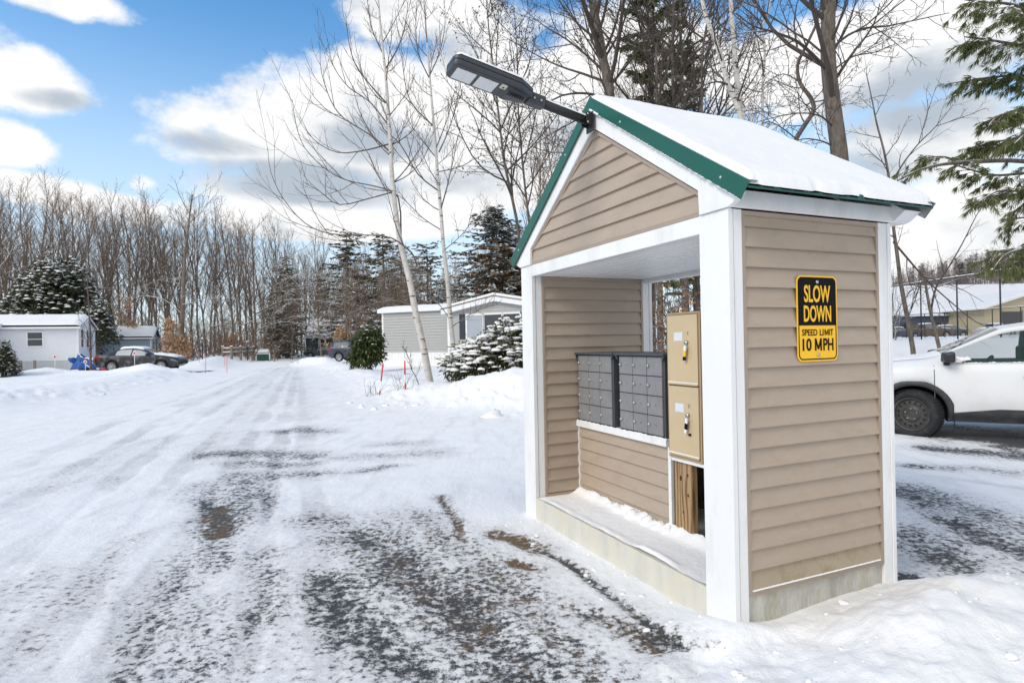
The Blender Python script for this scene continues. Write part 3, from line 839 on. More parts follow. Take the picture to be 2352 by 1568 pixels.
# side walls
def side_wall(yout, yin, sgn):
    """yout: outer face, yin: inner face"""
    mb = MB(); siding(mb, lambda u, z, o: (u, yout + sgn * o, z), .095, 2.02, lambda z: (.1, 1.11), low=2)
    siding(mb, lambda u, z, o: (u, yin - sgn * o, z), .085, 1.93, lambda z: (.1, 1.11))
    mb.box(.1, min(yout, yin) + .003, .085, 1.11, max(yout, yin) - .003, 2.02)
    wl = mb.build('side_wall', [X['tan'], X['tanmoss']], shelter)
    mb = MB()
    for (yy, s2, zb, zt_) in ((yout, sgn, .087, 2.026), (yin, -sgn, .079, 1.934)):
        a, b = sorted((yy - s2*.002, yy + s2*.019))
        mb.box(.0925, a, zb, .112, b, zt_); mb.box(1.098, a, zb, 1.1175, b, zt_)
        mb.box(.112, a, zb, 1.098, b - .0004, zb + .026); mb.box(.112, a, zt_ - .024, 1.098, b - .0004, zt_)
    mb.build('channel_trim', X['tan2'], wl)
    return wl
side_wall(.022, .15, -1)
side_wall(2.416, 2.245, 1)
# snow line on the bottom trim of the near wall
rng = random.Random(11)
mb = MB(); x = .13
while x < 1.08:
    mb.blob((x, .003, .112), .014, .006, .006, rng, n=6, m=3); x += rng.uniform(.008, .016)
mb.build('ledge_snow', X['snow'], shelter)
# knee wall with its white trim
mb = MB(); siding(mb, lambda u, z, o: (.442 - o, u, z), .085, .66, lambda z: (1.03, 2.224), off=.06)
mb.box(.443, 1.0, .079, .47, 2.23, .66)
knee = mb.build('knee_wall', X['tan'], shelter)
mb = MB(); mb.box(.404, 1.03, .655, .9, 2.244, .704); mb.box(.418, 2.225, .079, .4425, 2.2445, .6545); mb.box(.418, .998, .079, .4425, 1.0285, .6545)
mb.build('white_trim', X['white'], knee, bevel=.002)
mb = MB(); y = 1.04
while y < 2.23:
    mb.blob((.411, y, .704), .008, .02, rng.uniform(.004, .011), rng, n=7, m=3); y += rng.uniform(.014, .03)
mb.build('ledge_snow', X['snow'], knee)
mb = MB()
y = .99
while y < 2.22:
    s_ = rng.uniform(.5, 1.3) * (1.2 if y < 1.6 else .8)
    mb.blob((.425 - .02 * s_, y, .076), .045*s_, .05, .04*s_, rng, n=8, m=4, lump=.25); y += rng.uniform(.025, .05)
mb.build('knee_snow', X['snow'], knee)
# closed back below the boxes, shelf under them, the raw board
mb = MB(); mb.box(1.0, .15, .078, 1.03, 2.24, .66); mb.box(.47, .16, .668, 1.03, .985, .69); back = mb.build('back_panel', X['greywood'], shelter)
mb = MB(); mb.box(.45, .36, .0795, .49, .5, .61); mb.box(.6, .2, .3, .64, .9, .4); mb.build('inner_framing', X['dark'], back)
mb = MB(); mb.box(.418, .787, .0795, .458, .957, .612)
for (y, z, r_) in ((.9,.47,.012),(.83,.5,.008),(.83,.37,.008),(.88,.25,.006)):
    mb.lathe([(0,.0),(r_,.0)], 12, 1, M=Matrix.Translation((.4172, y, z)) @ Matrix.Rotation(-PI/2, 4, 'Y') @ Matrix.Scale(1.5, 4, (1,0,0)))
mb.build('support_board', [X['wood'], mat('dark_knot', (.07,.035,.015), .8)], shelter)

# ------------------------------------------------------------------ lettering
def text_mesh(txt, size, sx=1.0, offset=0, align='CENTER', extrude=.0004):
    c = bpy.data.curves.new('txt', 'FONT'); c.body = txt; c.size = size; c.align_x = align; c.align_y = 'CENTER'
    c.offset = offset; c.extrude = extrude; c.resolution_u = 4
    o = bpy.data.objects.new('txt', c); COL.objects.link(o)
    dg = bpy.context.evaluated_depsgraph_get(); dg.update()
    me = bpy.data.meshes.new_from_object(o.evaluated_get(dg))
    v = [tuple(p.co) for p in me.vertices]; f = [tuple(p.vertices) for p in me.polygons]
    bpy.data.objects.remove(o); bpy.data.curves.remove(c); bpy.data.meshes.remove(me)
    return [(p[0]*sx, p[1], p[2]) for p in v], f
# ------------------------------------------------------------------ mailbox banks
def box_bank(y0, y1, first, label):
    """y1 is the left end seen from the front; faces -x"""
    z0, z1, xf = .704, 1.285, .425
    root = empty('mailbox_bank', (0,0,0), 0, label, 'mailbox bank', 'grey mailbox banks in the shelter')
    root.location = SH_C + Vector((SH_B[0]*xf + SH_A[0]*(y0+y1)/2, SH_B[1]*xf + SH_A[1]*(y0+y1)/2, z0)); root.rotation_euler.z = SH_T
    hw = (y1 - y0) / 2; H = z1 - z0
    mb = MB(); mb.box(.004, -hw, .001, .4, hw, H - .012); mb.build('case', X['boxdark'], root, bevel=.003)
    mb = MB(); mb.box(-.03, -hw - .028, H - .012, .41, hw + .028, H + .004)
    mb.prism([(hw+.028, H-.012), (hw+.0, H-.05), (hw+.0, H-.012)][::-1], -.02, .0, 'x'); mb.prism([(-hw-.028, H-.012), (-hw, H-.05), (-hw, H-.012)], -.02, .0, 'x')
    mb.build('top_cap', X['boxdark'], root, bevel=.002)
    dw, dh = 2*(hw - .014) / 3, (H - .03) / 4
    for c in range(3):
        for r in range(4):
            yc = hw - .014 - dw * (c + .5); zc = H - .018 - dh * (r + .5)
            d = empty  # readability only
            mb = MB(); mb.box(-.009, yc - dw/2 + .003, zc - dh/2 + .003, .004, yc + dw/2 - .003, zc + dh/2 - .003)
            door = mb.build('door', X['boxgrey'], root, bevel=.0025)
            mb = MB(); mb.lathe([(.0,.016),(.007,.016),(.011,.011),(.0125,0)], 14, M=Matrix.Translation((-.009, yc + dw/2 - .025, zc + .004)) @ Matrix.Rotation(-PI/2, 4, 'Y'))
            mb.build('lock', X['steel'], door)
            mb = MB(); mb.box(-.0108, yc - .018, zc - .006, -.0088, yc - .002, zc + .010, 0)
            v, f = text_mesh(str(first + c*4 + r), .019, .8)
            mb.add([(-.0113 - p[2], yc - .01 - p[0], zc + .002 + p[1]) for p in v], f, 1)
            mb.build('number_plate', [X['plate'], X['ink']], door)
            if c == 0 and r == 0:
                mb = MB(); mb.box(-.0105, yc - dw*.36, zc + dh*.26, -.0088, yc + dw*.40, zc + dh*.40); mb.build('name_slot', X['boxgrey'], door, bevel=.001)
    return root
box_bank(1.683, 2.222, 1, 'grey mailbox bank next to the siding, boxes numbered 1 to 12')
box_bank(1.058, 1.603, 13, 'grey mailbox bank beside the tan parcel locker, boxes numbered 13 to 24')
# parcel locker
pl = empty('parcel_locker', SH_C + Vector((SH_B[0]*.40 + SH_A[0]*.816, SH_B[1]*.40 + SH_A[1]*.816, .612)), SH_T, 'tan two door parcel locker standing right of the grey mailboxes', 'parcel locker')
mb = MB(); hw, H = .160, .946
mb.box(.006, -hw, 0, .43, hw, H)
for a in (-hw, hw - .014): mb.box(-.012, a, -.006, .0055, a + .014, H)
mb.box(-.012, -hw + .014, H - .012, .0055, hw - .014, H + .001); mb.box(-.012, -hw + .014, -.006, .0055, hw - .014, .012)
mb.build('case', X['parcel2'], pl, bevel=.002)
mb = MB(); mb.box(-.002, -hw - .02, -.03, .3, hw - .01, -.0065); mb.build('support_tray', X['white2'], pl)
for k, (za, zb_) in enumerate(((.478, .93), (.016, .468))):
    mb = MB(); mb.box(-.02, -hw + .017, za, -.002, hw - .017, zb_); mb.box(-.024, -hw + .017, za + .0, -.0205, hw - .017, za + .012)
    dr = mb.build('door', X['parcel'], pl, bevel=.003)
    zc = za + .285
    mb = MB(); mb.box(-.0215, .0 - .005, zc - .0, -.0198, .078, zc + .056); mb.build('paper_label', X['label'], dr, bevel=.0008)
    mb = MB(); mb.box(-.0212, -.066, zc + .033, -.0198, -.047, zc + .06, 0)
    v, f = text_mesh(str(k + 1), .026, .8)
    mb.add([(-.0218 - p[2], -.0565 - p[0], zc + .047 + p[1]) for p in v], f, 1); mb.build('number_plate', [X['plate'], X['ink']], dr)
    mb = MB(); mb.lathe([(0,.018),(.011,.018),(.0125,.008),(.0145,.006),(.0145,0)], 18, M=Matrix.Translation((-.02, -.05, zc - .012)) @ Matrix.Rotation(-PI/2, 4, 'Y'))
    mb.build('lock', X['steel'], dr)
    if k == 1:
        mb = MB(); mb.lathe([(0,.012),(.008,.012),(.009,0)], 12, M=Matrix.Translation((-.02, -.065, zc - .135)) @ Matrix.Rotation(-PI/2, 4, 'Y')); mb.build('bolt_hole', X['dark'], dr)
    mb = MB(); rng = random.Random(40+k); y = -hw + .025
    while y < hw - .022:
        mb.blob((-.021, y, za + .012), .006, .012, .006, rng, n=6, m=3); y += .01
    mb.build('ledge_snow', X['snow'], dr)
    kr = empty('key_ring', SH_C + Vector((SH_B[0]*.372 + SH_A[0]*(.816-.05), SH_B[1]*.372 + SH_A[1]*(.816-.05), .612 + zc - .012)), SH_T,
               'key with a black and yellow tag hanging in the upper parcel door' if k == 0 else 'key with a black and white tag hanging in the lower parcel door', 'key')
    mb = MB(); ring = [(-.006, .012*math.cos(a), -.012 + .014*math.sin(a)) for a in np.linspace(0, 2*PI, 15)]
    mb.tube(ring, .0014, 6, cap=False); mb.box(-.008, -.003, -.008, .004, .003, .008)
    mb.build('ring', X['steel'], kr)
    mb = MB(); mb.box(-.01, .008, -.082, -.0065, .02, -.024); mb.build('key', X['steel'], kr, bevel=.001)
    mb = MB(); TM = Matrix.Translation((-.012, -.006, -.02)) @ Matrix.Rotation(R(8), 4, 'X')
    mb.box(-.006, -.011, -.032, .004, .011, -.0, 0, TM)
    mb.box(-.006, -.011, -.070, .004, .011, -.0325, 1, TM); mb.box(-.006, -.011, -.094, .004, .011, -.0705, 2, TM)
    mb.build('fob', [X['white2'], X['yellow'] if k == 0 else X['ink'], X['ink'] if k == 0 else X['white2']], kr, bevel=.002)

# ------------------------------------------------------------------ the yellow sign
def rrect(w, h, r, n=8):
    p = []
    for cx, cy, a0 in ((w/2-r, h/2-r, 0), (-w/2+r, h/2-r, 90), (-w/2+r, -h/2+r, 180), (w/2-r, -h/2+r, 270)):
        for i in range(n + 1):
            a = R(a0 + 90*i/n); p.append((cx + r*math.cos(a), cy + r*math.sin(a)))
    return p
sgn = empty('speed_sign', SH_C + Vector((SH_B[0]*.613 + SH_A[0]*.0035, SH_B[1]*.613 + SH_A[1]*.0035, 1.482)), SH_T, 'yellow and black SLOW DOWN speed limit sign on the tan end wall', 'sign')
# sign local: x right, z up, front is -y
def flat(poly, y, mi, mb): mb.add([(p[0], y, p[1]) for p in poly], [list(range(len(poly)))], mi)
mb = MB(); mb.prism(rrect(.305, .457, .035), -.003, .0, 'y', 0); panel = mb.build('panel', X['yellow'], sgn)
mb = MB()
o1, o2 = rrect(.288, .44, .029), rrect(.274, .426, .023)
n = len(o1)
mb.add([(p[0], -.0036, p[1]) for p in o1] + [(p[0], -.0036, p[1]) for p in o2], [(i, (i+1) % n, n + (i+1) % n, n + i) for i in range(n)])
top = [(-.14, -.037), (.14, -.037)] + [(x, z) for x, z in rrect(.280, .432, .026) if z > 0]
mb.add([(p[0], -.0040, p[1]) for p in top], [list(range(len(top)))])
def word(mb, t, size, wtarget, zc, off, mi=0, y=-.0046, htarget=None, xc=0):
    v, f = text_mesh(t, size, 1, off)
    xs = [p[0] for p in v]; w_ = max(xs) - min(xs); zs = [p[1] for p in v]; h_ = max(zs) - min(zs); mx_ = (max(xs)+min(xs))/2; mz_ = (max(zs)+min(zs))/2
    kx = wtarget / w_; kz = htarget / h_ if htarget else 1
    mb.add([(xc + (p[0]-mx_)*kx, y - p[2], zc + (p[1]-mz_)*kz) for p in v], f, mi)
def letter_m(mb, xa, xb, zc, h, st, y):
    m_, t, b = (xa+xb)/2, zc+h/2, zc-h/2
    for k, q in enumerate(([(xa,b),(xa+st,b),(xa+st,t),(xa,t)], [(xb-st,b),(xb,b),(xb,t),(xb-st,t)], [(m_-st*.5,b+h*.12),(m_+st*.5,b+h*.12),(xa+st*1.0,t),(xa,t)], [(m_-st*.5,b+h*.12),(m_+st*.5,b+h*.12),(xb,t),(xb-st*1.0,t)])):
        mb.add([(p[0], y - .00008*k, p[1]) for p in q], [(0,1,2,3)])
word(mb, 'SPEED', .05, .114, -.074, .0005, htarget=.034, xc=-.062); word(mb, 'LI', .05, .028, -.074, .0005, htarget=.034, xc=.028); word(mb, 'IT', .05, .031, -.074, .0005, htarget=.034, xc=.102)
letter_m(mb, .051, .081, -.074, .034, .0055, -.0046); letter_m(mb, -.025, .028, -.139, .066, .0115, -.0046); word(mb, '10', .09, .066, -.139, .0018, htarget=.066, xc=-.083); word(mb, 'PH', .09, .078, -.139, .0018, htarget=.066, xc=.078)
mb.build('black_print', X['ink'], sgn)
mb = MB(); word(mb, 'SLOW', .11, .198, .132, .0022, htarget=.092); word(mb, 'DOWN', .11, .206, .026, .0022, htarget=.088)
mb.build('yellow_print', X['yellow'], sgn)
for z in (.196, -.194):
    mb = MB(); mb.lathe([(0,.006),(.006,.006),(.0055,.0035),(.010,.003),(.010,0)], 16, M=Matrix.Translation((0, -.0045, z)) @ Matrix.Rotation(PI/2, 4, 'X'))
    mb.build('bolt', X['steel'], sgn)

# ------------------------------------------------------------------ solar lamp on the gable
lamp = empty('street_lamp', SH_C + Vector((SH_B[0]*-.03 + SH_A[0]*1.205, SH_B[1]*-.03 + SH_A[1]*1.205, 2.87)), SH_T, 'dark grey solar lamp on a snowy arm bolted to the gable peak', 'lamp')
TL = R(11.5)
dirx, dirz = -math.cos(TL), math.sin(TL)
mb = MB(); mb.box(-.012, -.045, -.075, -.004, .045, .055)
for s in (-1, 1): mb.add([(-.012, s*.03, -.04), (-.055, s*.03, -.03), (-.06, s*.03, .045), (-.012, s*.03, .05), (-.012, s*.036, -.04), (-.055, s*.036, -.03), (-.06, s*.036, .045), (-.012, s*.036, .05)],
                         [(0,1,2,3), (7,6,5,4), (0,4,5,1), (1,5,6,2), (2,6,7,3)])
mb.build('wall_bracket', X['black'], lamp, bevel=.002)
for s, z in ((-1, .035), (-1, -.02), (1, .035), (1, -.02)):
    mb = MB(); mb.lathe([(0,.005),(.006,.004),(.007,0)], 10, M=Matrix.Translation((-.045, s*.0365, z)) @ Matrix.Rotation(PI/2 if s < 0 else -PI/2, 4, 'X'))
    mb.build('bolt', X['steel'], lamp)
LM = Matrix.Translation((-.03, 0, .0)) @ Matrix.Rotation(TL, 4, 'Y')    # local -x runs outwards and up
mb = MB(); mb.tube([(0,0,0), (-.37,0,0)], .030, 16, M=LM); arm = mb.build('arm', X['black'], lamp)
rng = random.Random(5); mb = MB()
def asn(u, v):
    a = (v - .5) * 1.9; h = .006 + .006 * mnoise_(u*9, v*3)
    return tuple(LM @ Vector((-.01 - .35*u, .032*math.sin(a), .029*math.cos(a) + h * math.cos(a) - (.004 if v in (0, 1) else 0))))
mb.grid(asn, 24, 8); mb.build('arm_snow', X['snow'], arm)
mb = MB(); mb.box(-.46, -.034, -.036, -.335, .034, .036, 0, LM)
for x in (-.42, -.37): mb.box(x-.012, -.04, -.018, x+.012, .04, .018, 0, LM)
mb.build('clamp', X['charcoal'], lamp, bevel=.006)
for x in (-.42, -.37): mb = MB(); mb.lathe([(0,.006),(.007,.005),(.008,0)], 10, M=LM @ Matrix.Translation((x, -.0405, -.004)) @ Matrix.Rotation(PI/2, 4, 'X')); mb.build('bolt', X['steel'], lamp)
# head: a rounded slab, thicker near the clamp
HM = Matrix.Translation((-.03, 0, 0)) @ Matrix.Rotation(TL, 4, 'Y') @ Matrix.Translation((-.44, 0, .006))
hx0, hx1, hw = 0.0, -.55, .105
def outline(s, n=9):
    p = []
    for k in range(n + 1):      # far end, rounded
        a = -PI/2 + PI * k / n
        p.append((hx1 + .05 - .05*s*math.cos(a), hw * s * math.copysign(abs(math.sin(a))**.35, math.sin(a))))
    p += [(-.10, hw*s*.98), (-.03, hw*s*.62), (-.0, hw*s*.42), (-.0, -hw*s*.42), (-.03, -hw*s*.62), (-.10, -hw*s*.98)]
    return p
def shell(mb, layers, mi=0, M=HM):
    n = None; vs = []; 
    for (s, z) in layers:
        p = outline(s); n = len(p); vs += [(q[0], q[1], z) for q in p]
    f = []
    for k in range(len(layers)-1):
        for i in range(n):
            j = (i+1) % n; f.append((k*n+i, k*n+j, (k+1)*n+j, (k+1)*n+i))
    f.append(list(range(n))[::-1]); f.append([(len(layers)-1)*n+i for i in range(n)])
    mb.add(vs, f, mi, False, M)
mb = MB(); shell(mb, [(.90,-.022),(.97,-.014),(1.0,0),(1.0,.014)]); shell(mb, [(1.035,.0145),(1.05,.022),(1.05,.034),(1.0,.042)])
# driver box under the inner end
mb.add([(-.02,-.05,-.02),(-.02,.05,-.02),(-.2,.085,-.0215),(-.2,-.085,-.0215),(-.03,-.045,-.035),(-.03,.045,-.035),(-.17,.06,-.048),(-.17,-.06,-.048)],
       [(4,5,6,7),(0,1,5,4),(1,2,6,5),(2,3,7,6),(3,0,4,7)], 0, False, HM)
hd = mb.build('housing', X['charcoal'], lamp, bevel=.003)
mb = MB()
for k in range(7):
    mb.box(-.165 + .017*k, -.066 + .0015*k, -.044, -.156 + .017*k, -.02, -.0495, 0, HM)
mb.build('vent_slot', X['dark'], hd)
for a, b in ((-.515, -.388), (-.368, -.240)):
    mb = MB(); mb.box(a, -.068, -.0265, b, .072, -.0225, 0, HM); pn = mb.build('led_lens', mat('frosted_led_lens', (.72,.74,.75), .25, .02), lamp, bevel=.002)
    mb = MB(); mb.box((a+b)/2 - .0015, -.079, -.0275, (a+b)/2 + .0015, .079, -.0268, 0, HM); mb.build('lens_divider', X['label'], pn)
mb = MB(); mb.box(-.225, -.082, -.034, -.185, -.035, -.0222, 0, HM); sn_ = mb.build('motion_sensor', mat('sensor_cream', (.6,.57,.48), .4), lamp, bevel=.003)
mb = MB(); mb.lathe([(0,.004),(.007,.002),(.008,0)], 10, M=HM @ Matrix.Translation((-.205,-.058,-.034)) @ Matrix.Rotation(PI, 4, 'X')); mb.build('sensor_lens', X['dark'], sn_)
mb = MB()
def hsn(u, v):
    x = hx1 + .005 + (.525) * u; y = (v - .5) * 2 * hw * 1.05
    e = min(u, 1-u) * .57; f_ = min(v, 1-v) * 2 * hw
    hh = .026 * min(1, (e/.02)**.5) * min(1, (f_/.02)**.5) * (.6 + .8 * mnoise_(x*16, y*16))
    k = 1 - .6 * max(0, 1 - (1-u)*.57/.1) if u > .8 else (1 - .5*max(0, 1 - u*.57/.03)**2)
    return tuple(HM @ Vector((x, y*k, .042 + hh)))
mb.grid(hsn, 40, 18); mb.build('lamp_snow', X['snow'], lamp)
# ------------------------------------------------------------------ trees
def unit(v): return v.normalized() if v.length > 1e-9 else Vector((0,0,1))
def branch(rng, p, d, L, r0, r1, n, upk, wob):
    pts = [p.copy()]; rad = [r0]; d = unit(d)
    for i in range(n):
        d = unit(d + Vector((rng.gauss(0, wob), rng.gauss(0, wob), rng.gauss(0, wob) + upk)))
        p = p + d * (L / n); pts.append(p.copy()); rad.append(r0 + (r1 - r0) * (i + 1) / n)
    return pts, rad
def interp(pts, rad, t):
    q = t * (len(pts) - 1); i = min(int(q), len(pts) - 2); f = q - i
    return pts[i].lerp(pts[i+1], f), rad[i]*(1-f)+rad[i+1]*f, unit(pts[i+1]-pts[i])
def sprout(rng, out, pts, rad, L, lvl, P):
    """side branches of the given branch, then theirs"""
    if lvl >= P['max']: return
    n = P['n'][lvl]; n = max(1, int(n * rng.uniform(.8, 1.2)))
    s0 = P['start'][lvl]; az = rng.uniform(0, 6.28)
    for i in range(n):
        t = s0 + (P.get('end', .98) - s0) * (i + rng.random()) / n
        p, r, tg = interp(pts, rad, t)
        az += 2.4 + rng.uniform(-.5, .5)
        a = tg.orthogonal().normalized(); b = tg.cross(a)
        side = a * math.cos(az) + b * math.sin(az)
        an = R(P['ang'][lvl] * rng.uniform(.7, 1.3))
        d = tg * math.cos(an) + side * math.sin(an)
        tt = (t - s0) / max(.01, 1 - s0)
        l = L * P['len'][lvl] * (1.0 - P['tap'][lvl] * tt) * rng.uniform(.65, 1.2)
        r0 = max(P['rmin'], min(r * .75, P['rk'][lvl] * l))
        q, qr = branch(rng, p, d, l, r0, max(P['rmin'] * .6, r0 * .3), P['seg'][lvl], P['up'][lvl], P['wob'][lvl])
        out.append((lvl + 1, q, qr)); sprout(rng, out, q, qr, l, lvl + 1, P)
def tubes(mb, skel, lo, hi, sides):
    for (lv, pts, rad) in skel:
        if lo <= lv <= hi: mb.tube(pts, rad, sides[min(lv, len(sides)-1)], cap=False, smooth=True)
PW = dict(max=3, n=[19,8,4], start=[.30,.15,.2], ang=[32,30,36], len=[.36,.5,.5], tap=[.5,.4,.3], rmin=.0105, rk=[.012,.010,.009], seg=[5,4,2], up=[.12,.08,.05], wob=[.07,.1,.12])
def tree(name, loc, trunkpts, trunkrad, P, rng, mats, label, cat='tree', group=None, extra=(), sides=(8,5,3,3), trunk_lv=0, extra_lv=1):
    """trunkpts are world points; extra: list of world limbs (pts, radii)"""
    root = empty(name, loc, 0, label, cat, group); o = Vector(loc)
    tp = [Vector(p) - o for p in trunkpts]
    sk = [(0, tp, list(trunkrad))]
    L = sum((tp[i+1]-tp[i]).length for i in range(len(tp)-1))
    if P: sprout(rng, sk, tp, list(trunkrad), L, 0, P)
    for (pts, rad) in extra:
        q = [Vector(p) - o for p in pts]; sk.append((extra_lv, q, list(rad)))
        if P: sprout(rng, sk, q, list(rad), sum((q[i+1]-q[i]).length for i in range(len(q)-1)), 1, dict(P, n=P.get('nx', P['n'])))
    mb = MB(); tubes(mb, sk, 0, trunk_lv, sides); mb.build('trunk', mats[0], root)
    mb = MB(); tubes(mb, sk, trunk_lv + 1, 9, sides); mb.build('crown', mats[1], root)
    return root, sk
def path(pts, Y, dy=0):
    """picture points at a given distance; dy bends the far end away"""
    n = len(pts)
    return [at(p[0], p[1], (Y if len(p) < 3 else p[2]) + dy * i / max(1, n-1)) for i, p in enumerate(pts)]
def smooth_path(pts, k=3):
    """Catmull-Rom refinement"""
    out = []
    n = len(pts)
    for i in range(n - 1):
        p0 = pts[max(0, i-1)]; p1 = pts[i]; p2 = pts[i+1]; p3 = pts[min(n-1, i+2)]
        for j in range(k):
            t = j / k
            out.append(.5*((2*p1)+(p2-p0)*t+(2*p0-5*p1+4*p2-p3)*t*t+(3*p1-p0-3*p2+p3)*t**3))
    out.append(pts[-1]); return out
def lin(a, b, n): return [a + (b-a)*i/(n-1) for i in range(n)]

# ---- the two slim birches by the drive
rng = random.Random(21)
PB = dict(max=3, n=[16,8,4], nx=[0,9,4], start=[.42,.16,.2], end=.99, ang=[52,36,40], len=[.16,.42,.42], tap=[.5,.4,.3], rmin=.0052, rk=[.011,.011,.011], seg=[6,5,3], up=[.10,.16,.1], wob=[.05,.07,.09])
def birch(tr, Y, w0, w1, limbs, label):
    tp = smooth_path(path(tr, Y)); tp[0].z = gz(tp[0].x, tp[0].y) - .1
    rad = lin(w0, w1, len(tp))
    ex = []
    for (pts, r0) in limbs:
        q = smooth_path(path(pts, Y, rng.uniform(-2.2, 2.2)), 3); ex.append((q, lin(r0, .006, len(q))))
    return tree('birch_tree', tp[0], tp, rad, PB, rng, (X['birch'], X['birchtwig']), label, 'tree', None, ex, sides=(9,5,4,3))
birch([(990,893),(975,810),(955,720),(940,640),(920,560),(908,480),(900,400),(897,340),(893,280),(888,200),(880,120),(872,40),(866,-40)], 18.2, .115, .022, [
    ([(958,612),(945,580),(900,547),(850,540),(760,537),(700,512),(650,455),(622,395),(615,340)], .027),
    ([(921,565),(915,455),(870,430),(800,415),(750,390),(700,340),(680,285),(672,230)], .027),
    ([(897,350),(850,310),(790,272),(760,232),(738,165),(735,110)], .027),
    ([(893,290),(850,235),(800,200),(765,150),(752,90)], .024), ([(890,240),(850,195),(815,145),(800,90),(794,30)], .024),
    ([(896,335),(930,315),(955,290),(975,240)], .022), ([(885,160),(915,108),(932,50),(938,-10)], .026), ([(880,125),(852,60),(842,-20)], .022),
    ([(903,420),(940,400),(975,360),(990,310)], .02), ([(955,705),(905,690),(850,700),(800,722)], .012), ([(905,440),(850,455),(780,470),(735,440),(700,420)], .024),
    ([(896,330),(840,345),(775,350),(720,320),(690,270)], .026)], 'taller leaning white birch, left of the pair in front of the gray trailer')
birch([(1056,884),(1045,820),(1035,740),(1028,650),(1018,560),(1012,480),(1005,400),(1000,330),(993,250),(985,150),(978,60),(974,-30)], 18.8, .085, .018, [
    ([(1036,735),(1000,690),(950,655),(880,642)], .015), ([(1038,750),(1090,716),(1135,700)], .016), ([(1016,530),(970,500),(930,460),(900,440)], .018),
    ([(1010,440),(960,400),(920,332),(880,295),(860,240)], .026), ([(1006,395),(1060,382),(1105,358),(1150,362)], .018), ([(996,290),(942,232),(925,150),(922,90)], .024),
    ([(1008,350),(1030,300),(1050,232),(1062,165)], .022), ([(986,180),(960,120),(955,45),(960,-20)], .02), ([(986,175),(1010,120),(1022,55),(1020,-20)], .02), ([(1020,575),(1060,540),(1090,500)], .016)],
      'thinner white birch, right of the pair, beside the snow laden shrub')

# ---- wood behind the left trailers: a few trees grown once, then copied
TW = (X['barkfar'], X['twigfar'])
protos = []
for k in range(8):
    rng = random.Random(100 + k)
    H = 1.0
    tp, tr = branch(rng, Vector((0,0,-.5)), Vector((rng.uniform(-.06,.06), rng.uniform(-.06,.06), 1)), 18.5, .155, .025, 9, .05, .035)
    sk = [(0, tp, tr)]
    P = dict(PW)
    if k % 2:       # forked trees
        for q in range(rng.choice((1, 2))):
            t = rng.uniform(.25, .5); p, r, tg = interp(tp, tr, t)
            d = tg + Vector((rng.uniform(-.45,.45), rng.uniform(-.45,.45), 0))
            b = branch(rng, p, d, 18.5*(1-t)*.95, r*.8, .03, 7, .12, .05)
            sk.append((0, b[0], b[1])); sprout(rng, sk, b[0], b[1], 12, 0, dict(P, n=[11,6,4], start=[.2,.2,.2]))
    sprout(rng, sk, tp, tr, 15, 0, P)
    m1 = MB(); tubes(m1, sk, 0, 0, (6,)); m2 = MB(); tubes(m2, sk, 1, 9, (4,4,3,3))
    protos.append((m1.mesh('trunk', TW[0]), m2.mesh('crown', TW[1])))
def plant(name, pm, x, y, s, rz, label, cat, group, lean=(0,0), z=None, sx=None):
    root = empty(name, (x, y, gz(x, y) if z is None else z), rz, label, cat, group)
    root.rotation_euler = (lean[0], lean[1], rz); root.scale = (sx or s, sx or s, s)
    for nm, me in zip(('trunk', 'crown', 'snow_load'), pm):
        o = bpy.data.objects.new(nm, me); COL.objects.link(o); o.parent = root
    return root
rng = random.Random(77)
WLAB = 'bare gray brown deciduous tree in the wood behind the left trailers'
WG = 'bare trees of the wood behind the left trailers'
spots = []
for i in range(64):
    px = -60 + 800 * (i + rng.random()) / 64
    Y = 62 + 26 * max(0, px) / 700 + rng.choice((0, 0, 5, 10, 16, 22)) + rng.uniform(-2, 2)
    top = 428 + 95 * max(0, px / 650)**1.6 + rng.uniform(-12, 34)
    H = (795 - top) / FPX * Y + 1.4
    p = at(px, 800, Y)
    plant('bare_tree', protos[rng.randrange(8)], p.x, p.y, max(.6, H / 18.3) * rng.uniform(.86, 1.06), rng.uniform(0, 6.28), WLAB, 'tree', WG, (rng.gauss(0,.06), rng.gauss(0,.06)))
# a thin second layer far behind, and the brush under it: nobody could count those
def light_tree(mb, rng, x, y, z, H, n=26, r=.09):
    tp, tr = branch(rng, Vector((x,y,z-.5)), Vector((rng.gauss(0,.05), rng.gauss(0,.05), 1)), H, r, .03, 4, .05, .04)
    mb.tube(tp, tr, 4, cap=False)
    for i in range(n):
        t = rng.uniform(.3, .98); p, rr, tg = interp(tp, tr, t)
        a = rng.uniform(0, 6.28); d = Vector((math.cos(a), math.sin(a), rng.uniform(.5, 1.5)))
        q, qr = branch(rng, p, d, H*.26*(1.15-t)*rng.uniform(.6,1.2)+.6, .035, .016, 3, .1, .1); mb.tube(q, qr, 3, cap=False)
        for k in range(2):
            p2, _, tg2 = interp(q, qr, rng.uniform(.3,.9)); q2, r2 = branch(rng, p2, tg2 + Vector((rng.gauss(0,.5),rng.gauss(0,.5),.3)), H*.07, .02, .012, 2, .1, .1); mb.tube(q2, r2, 3, cap=False)
mb = MB(); rng = random.Random(5)
for i in range(130):
    px = rng.uniform(-120, 1150); Y = rng.uniform(92, 135); p = at(px, 800, Y)
    light_tree(mb, rng, p.x, p.y, gz(p.x, p.y), rng.uniform(11, 16), 20)
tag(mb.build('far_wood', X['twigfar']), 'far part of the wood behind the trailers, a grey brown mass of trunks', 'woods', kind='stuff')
mb = MB(); rng = random.Random(6)
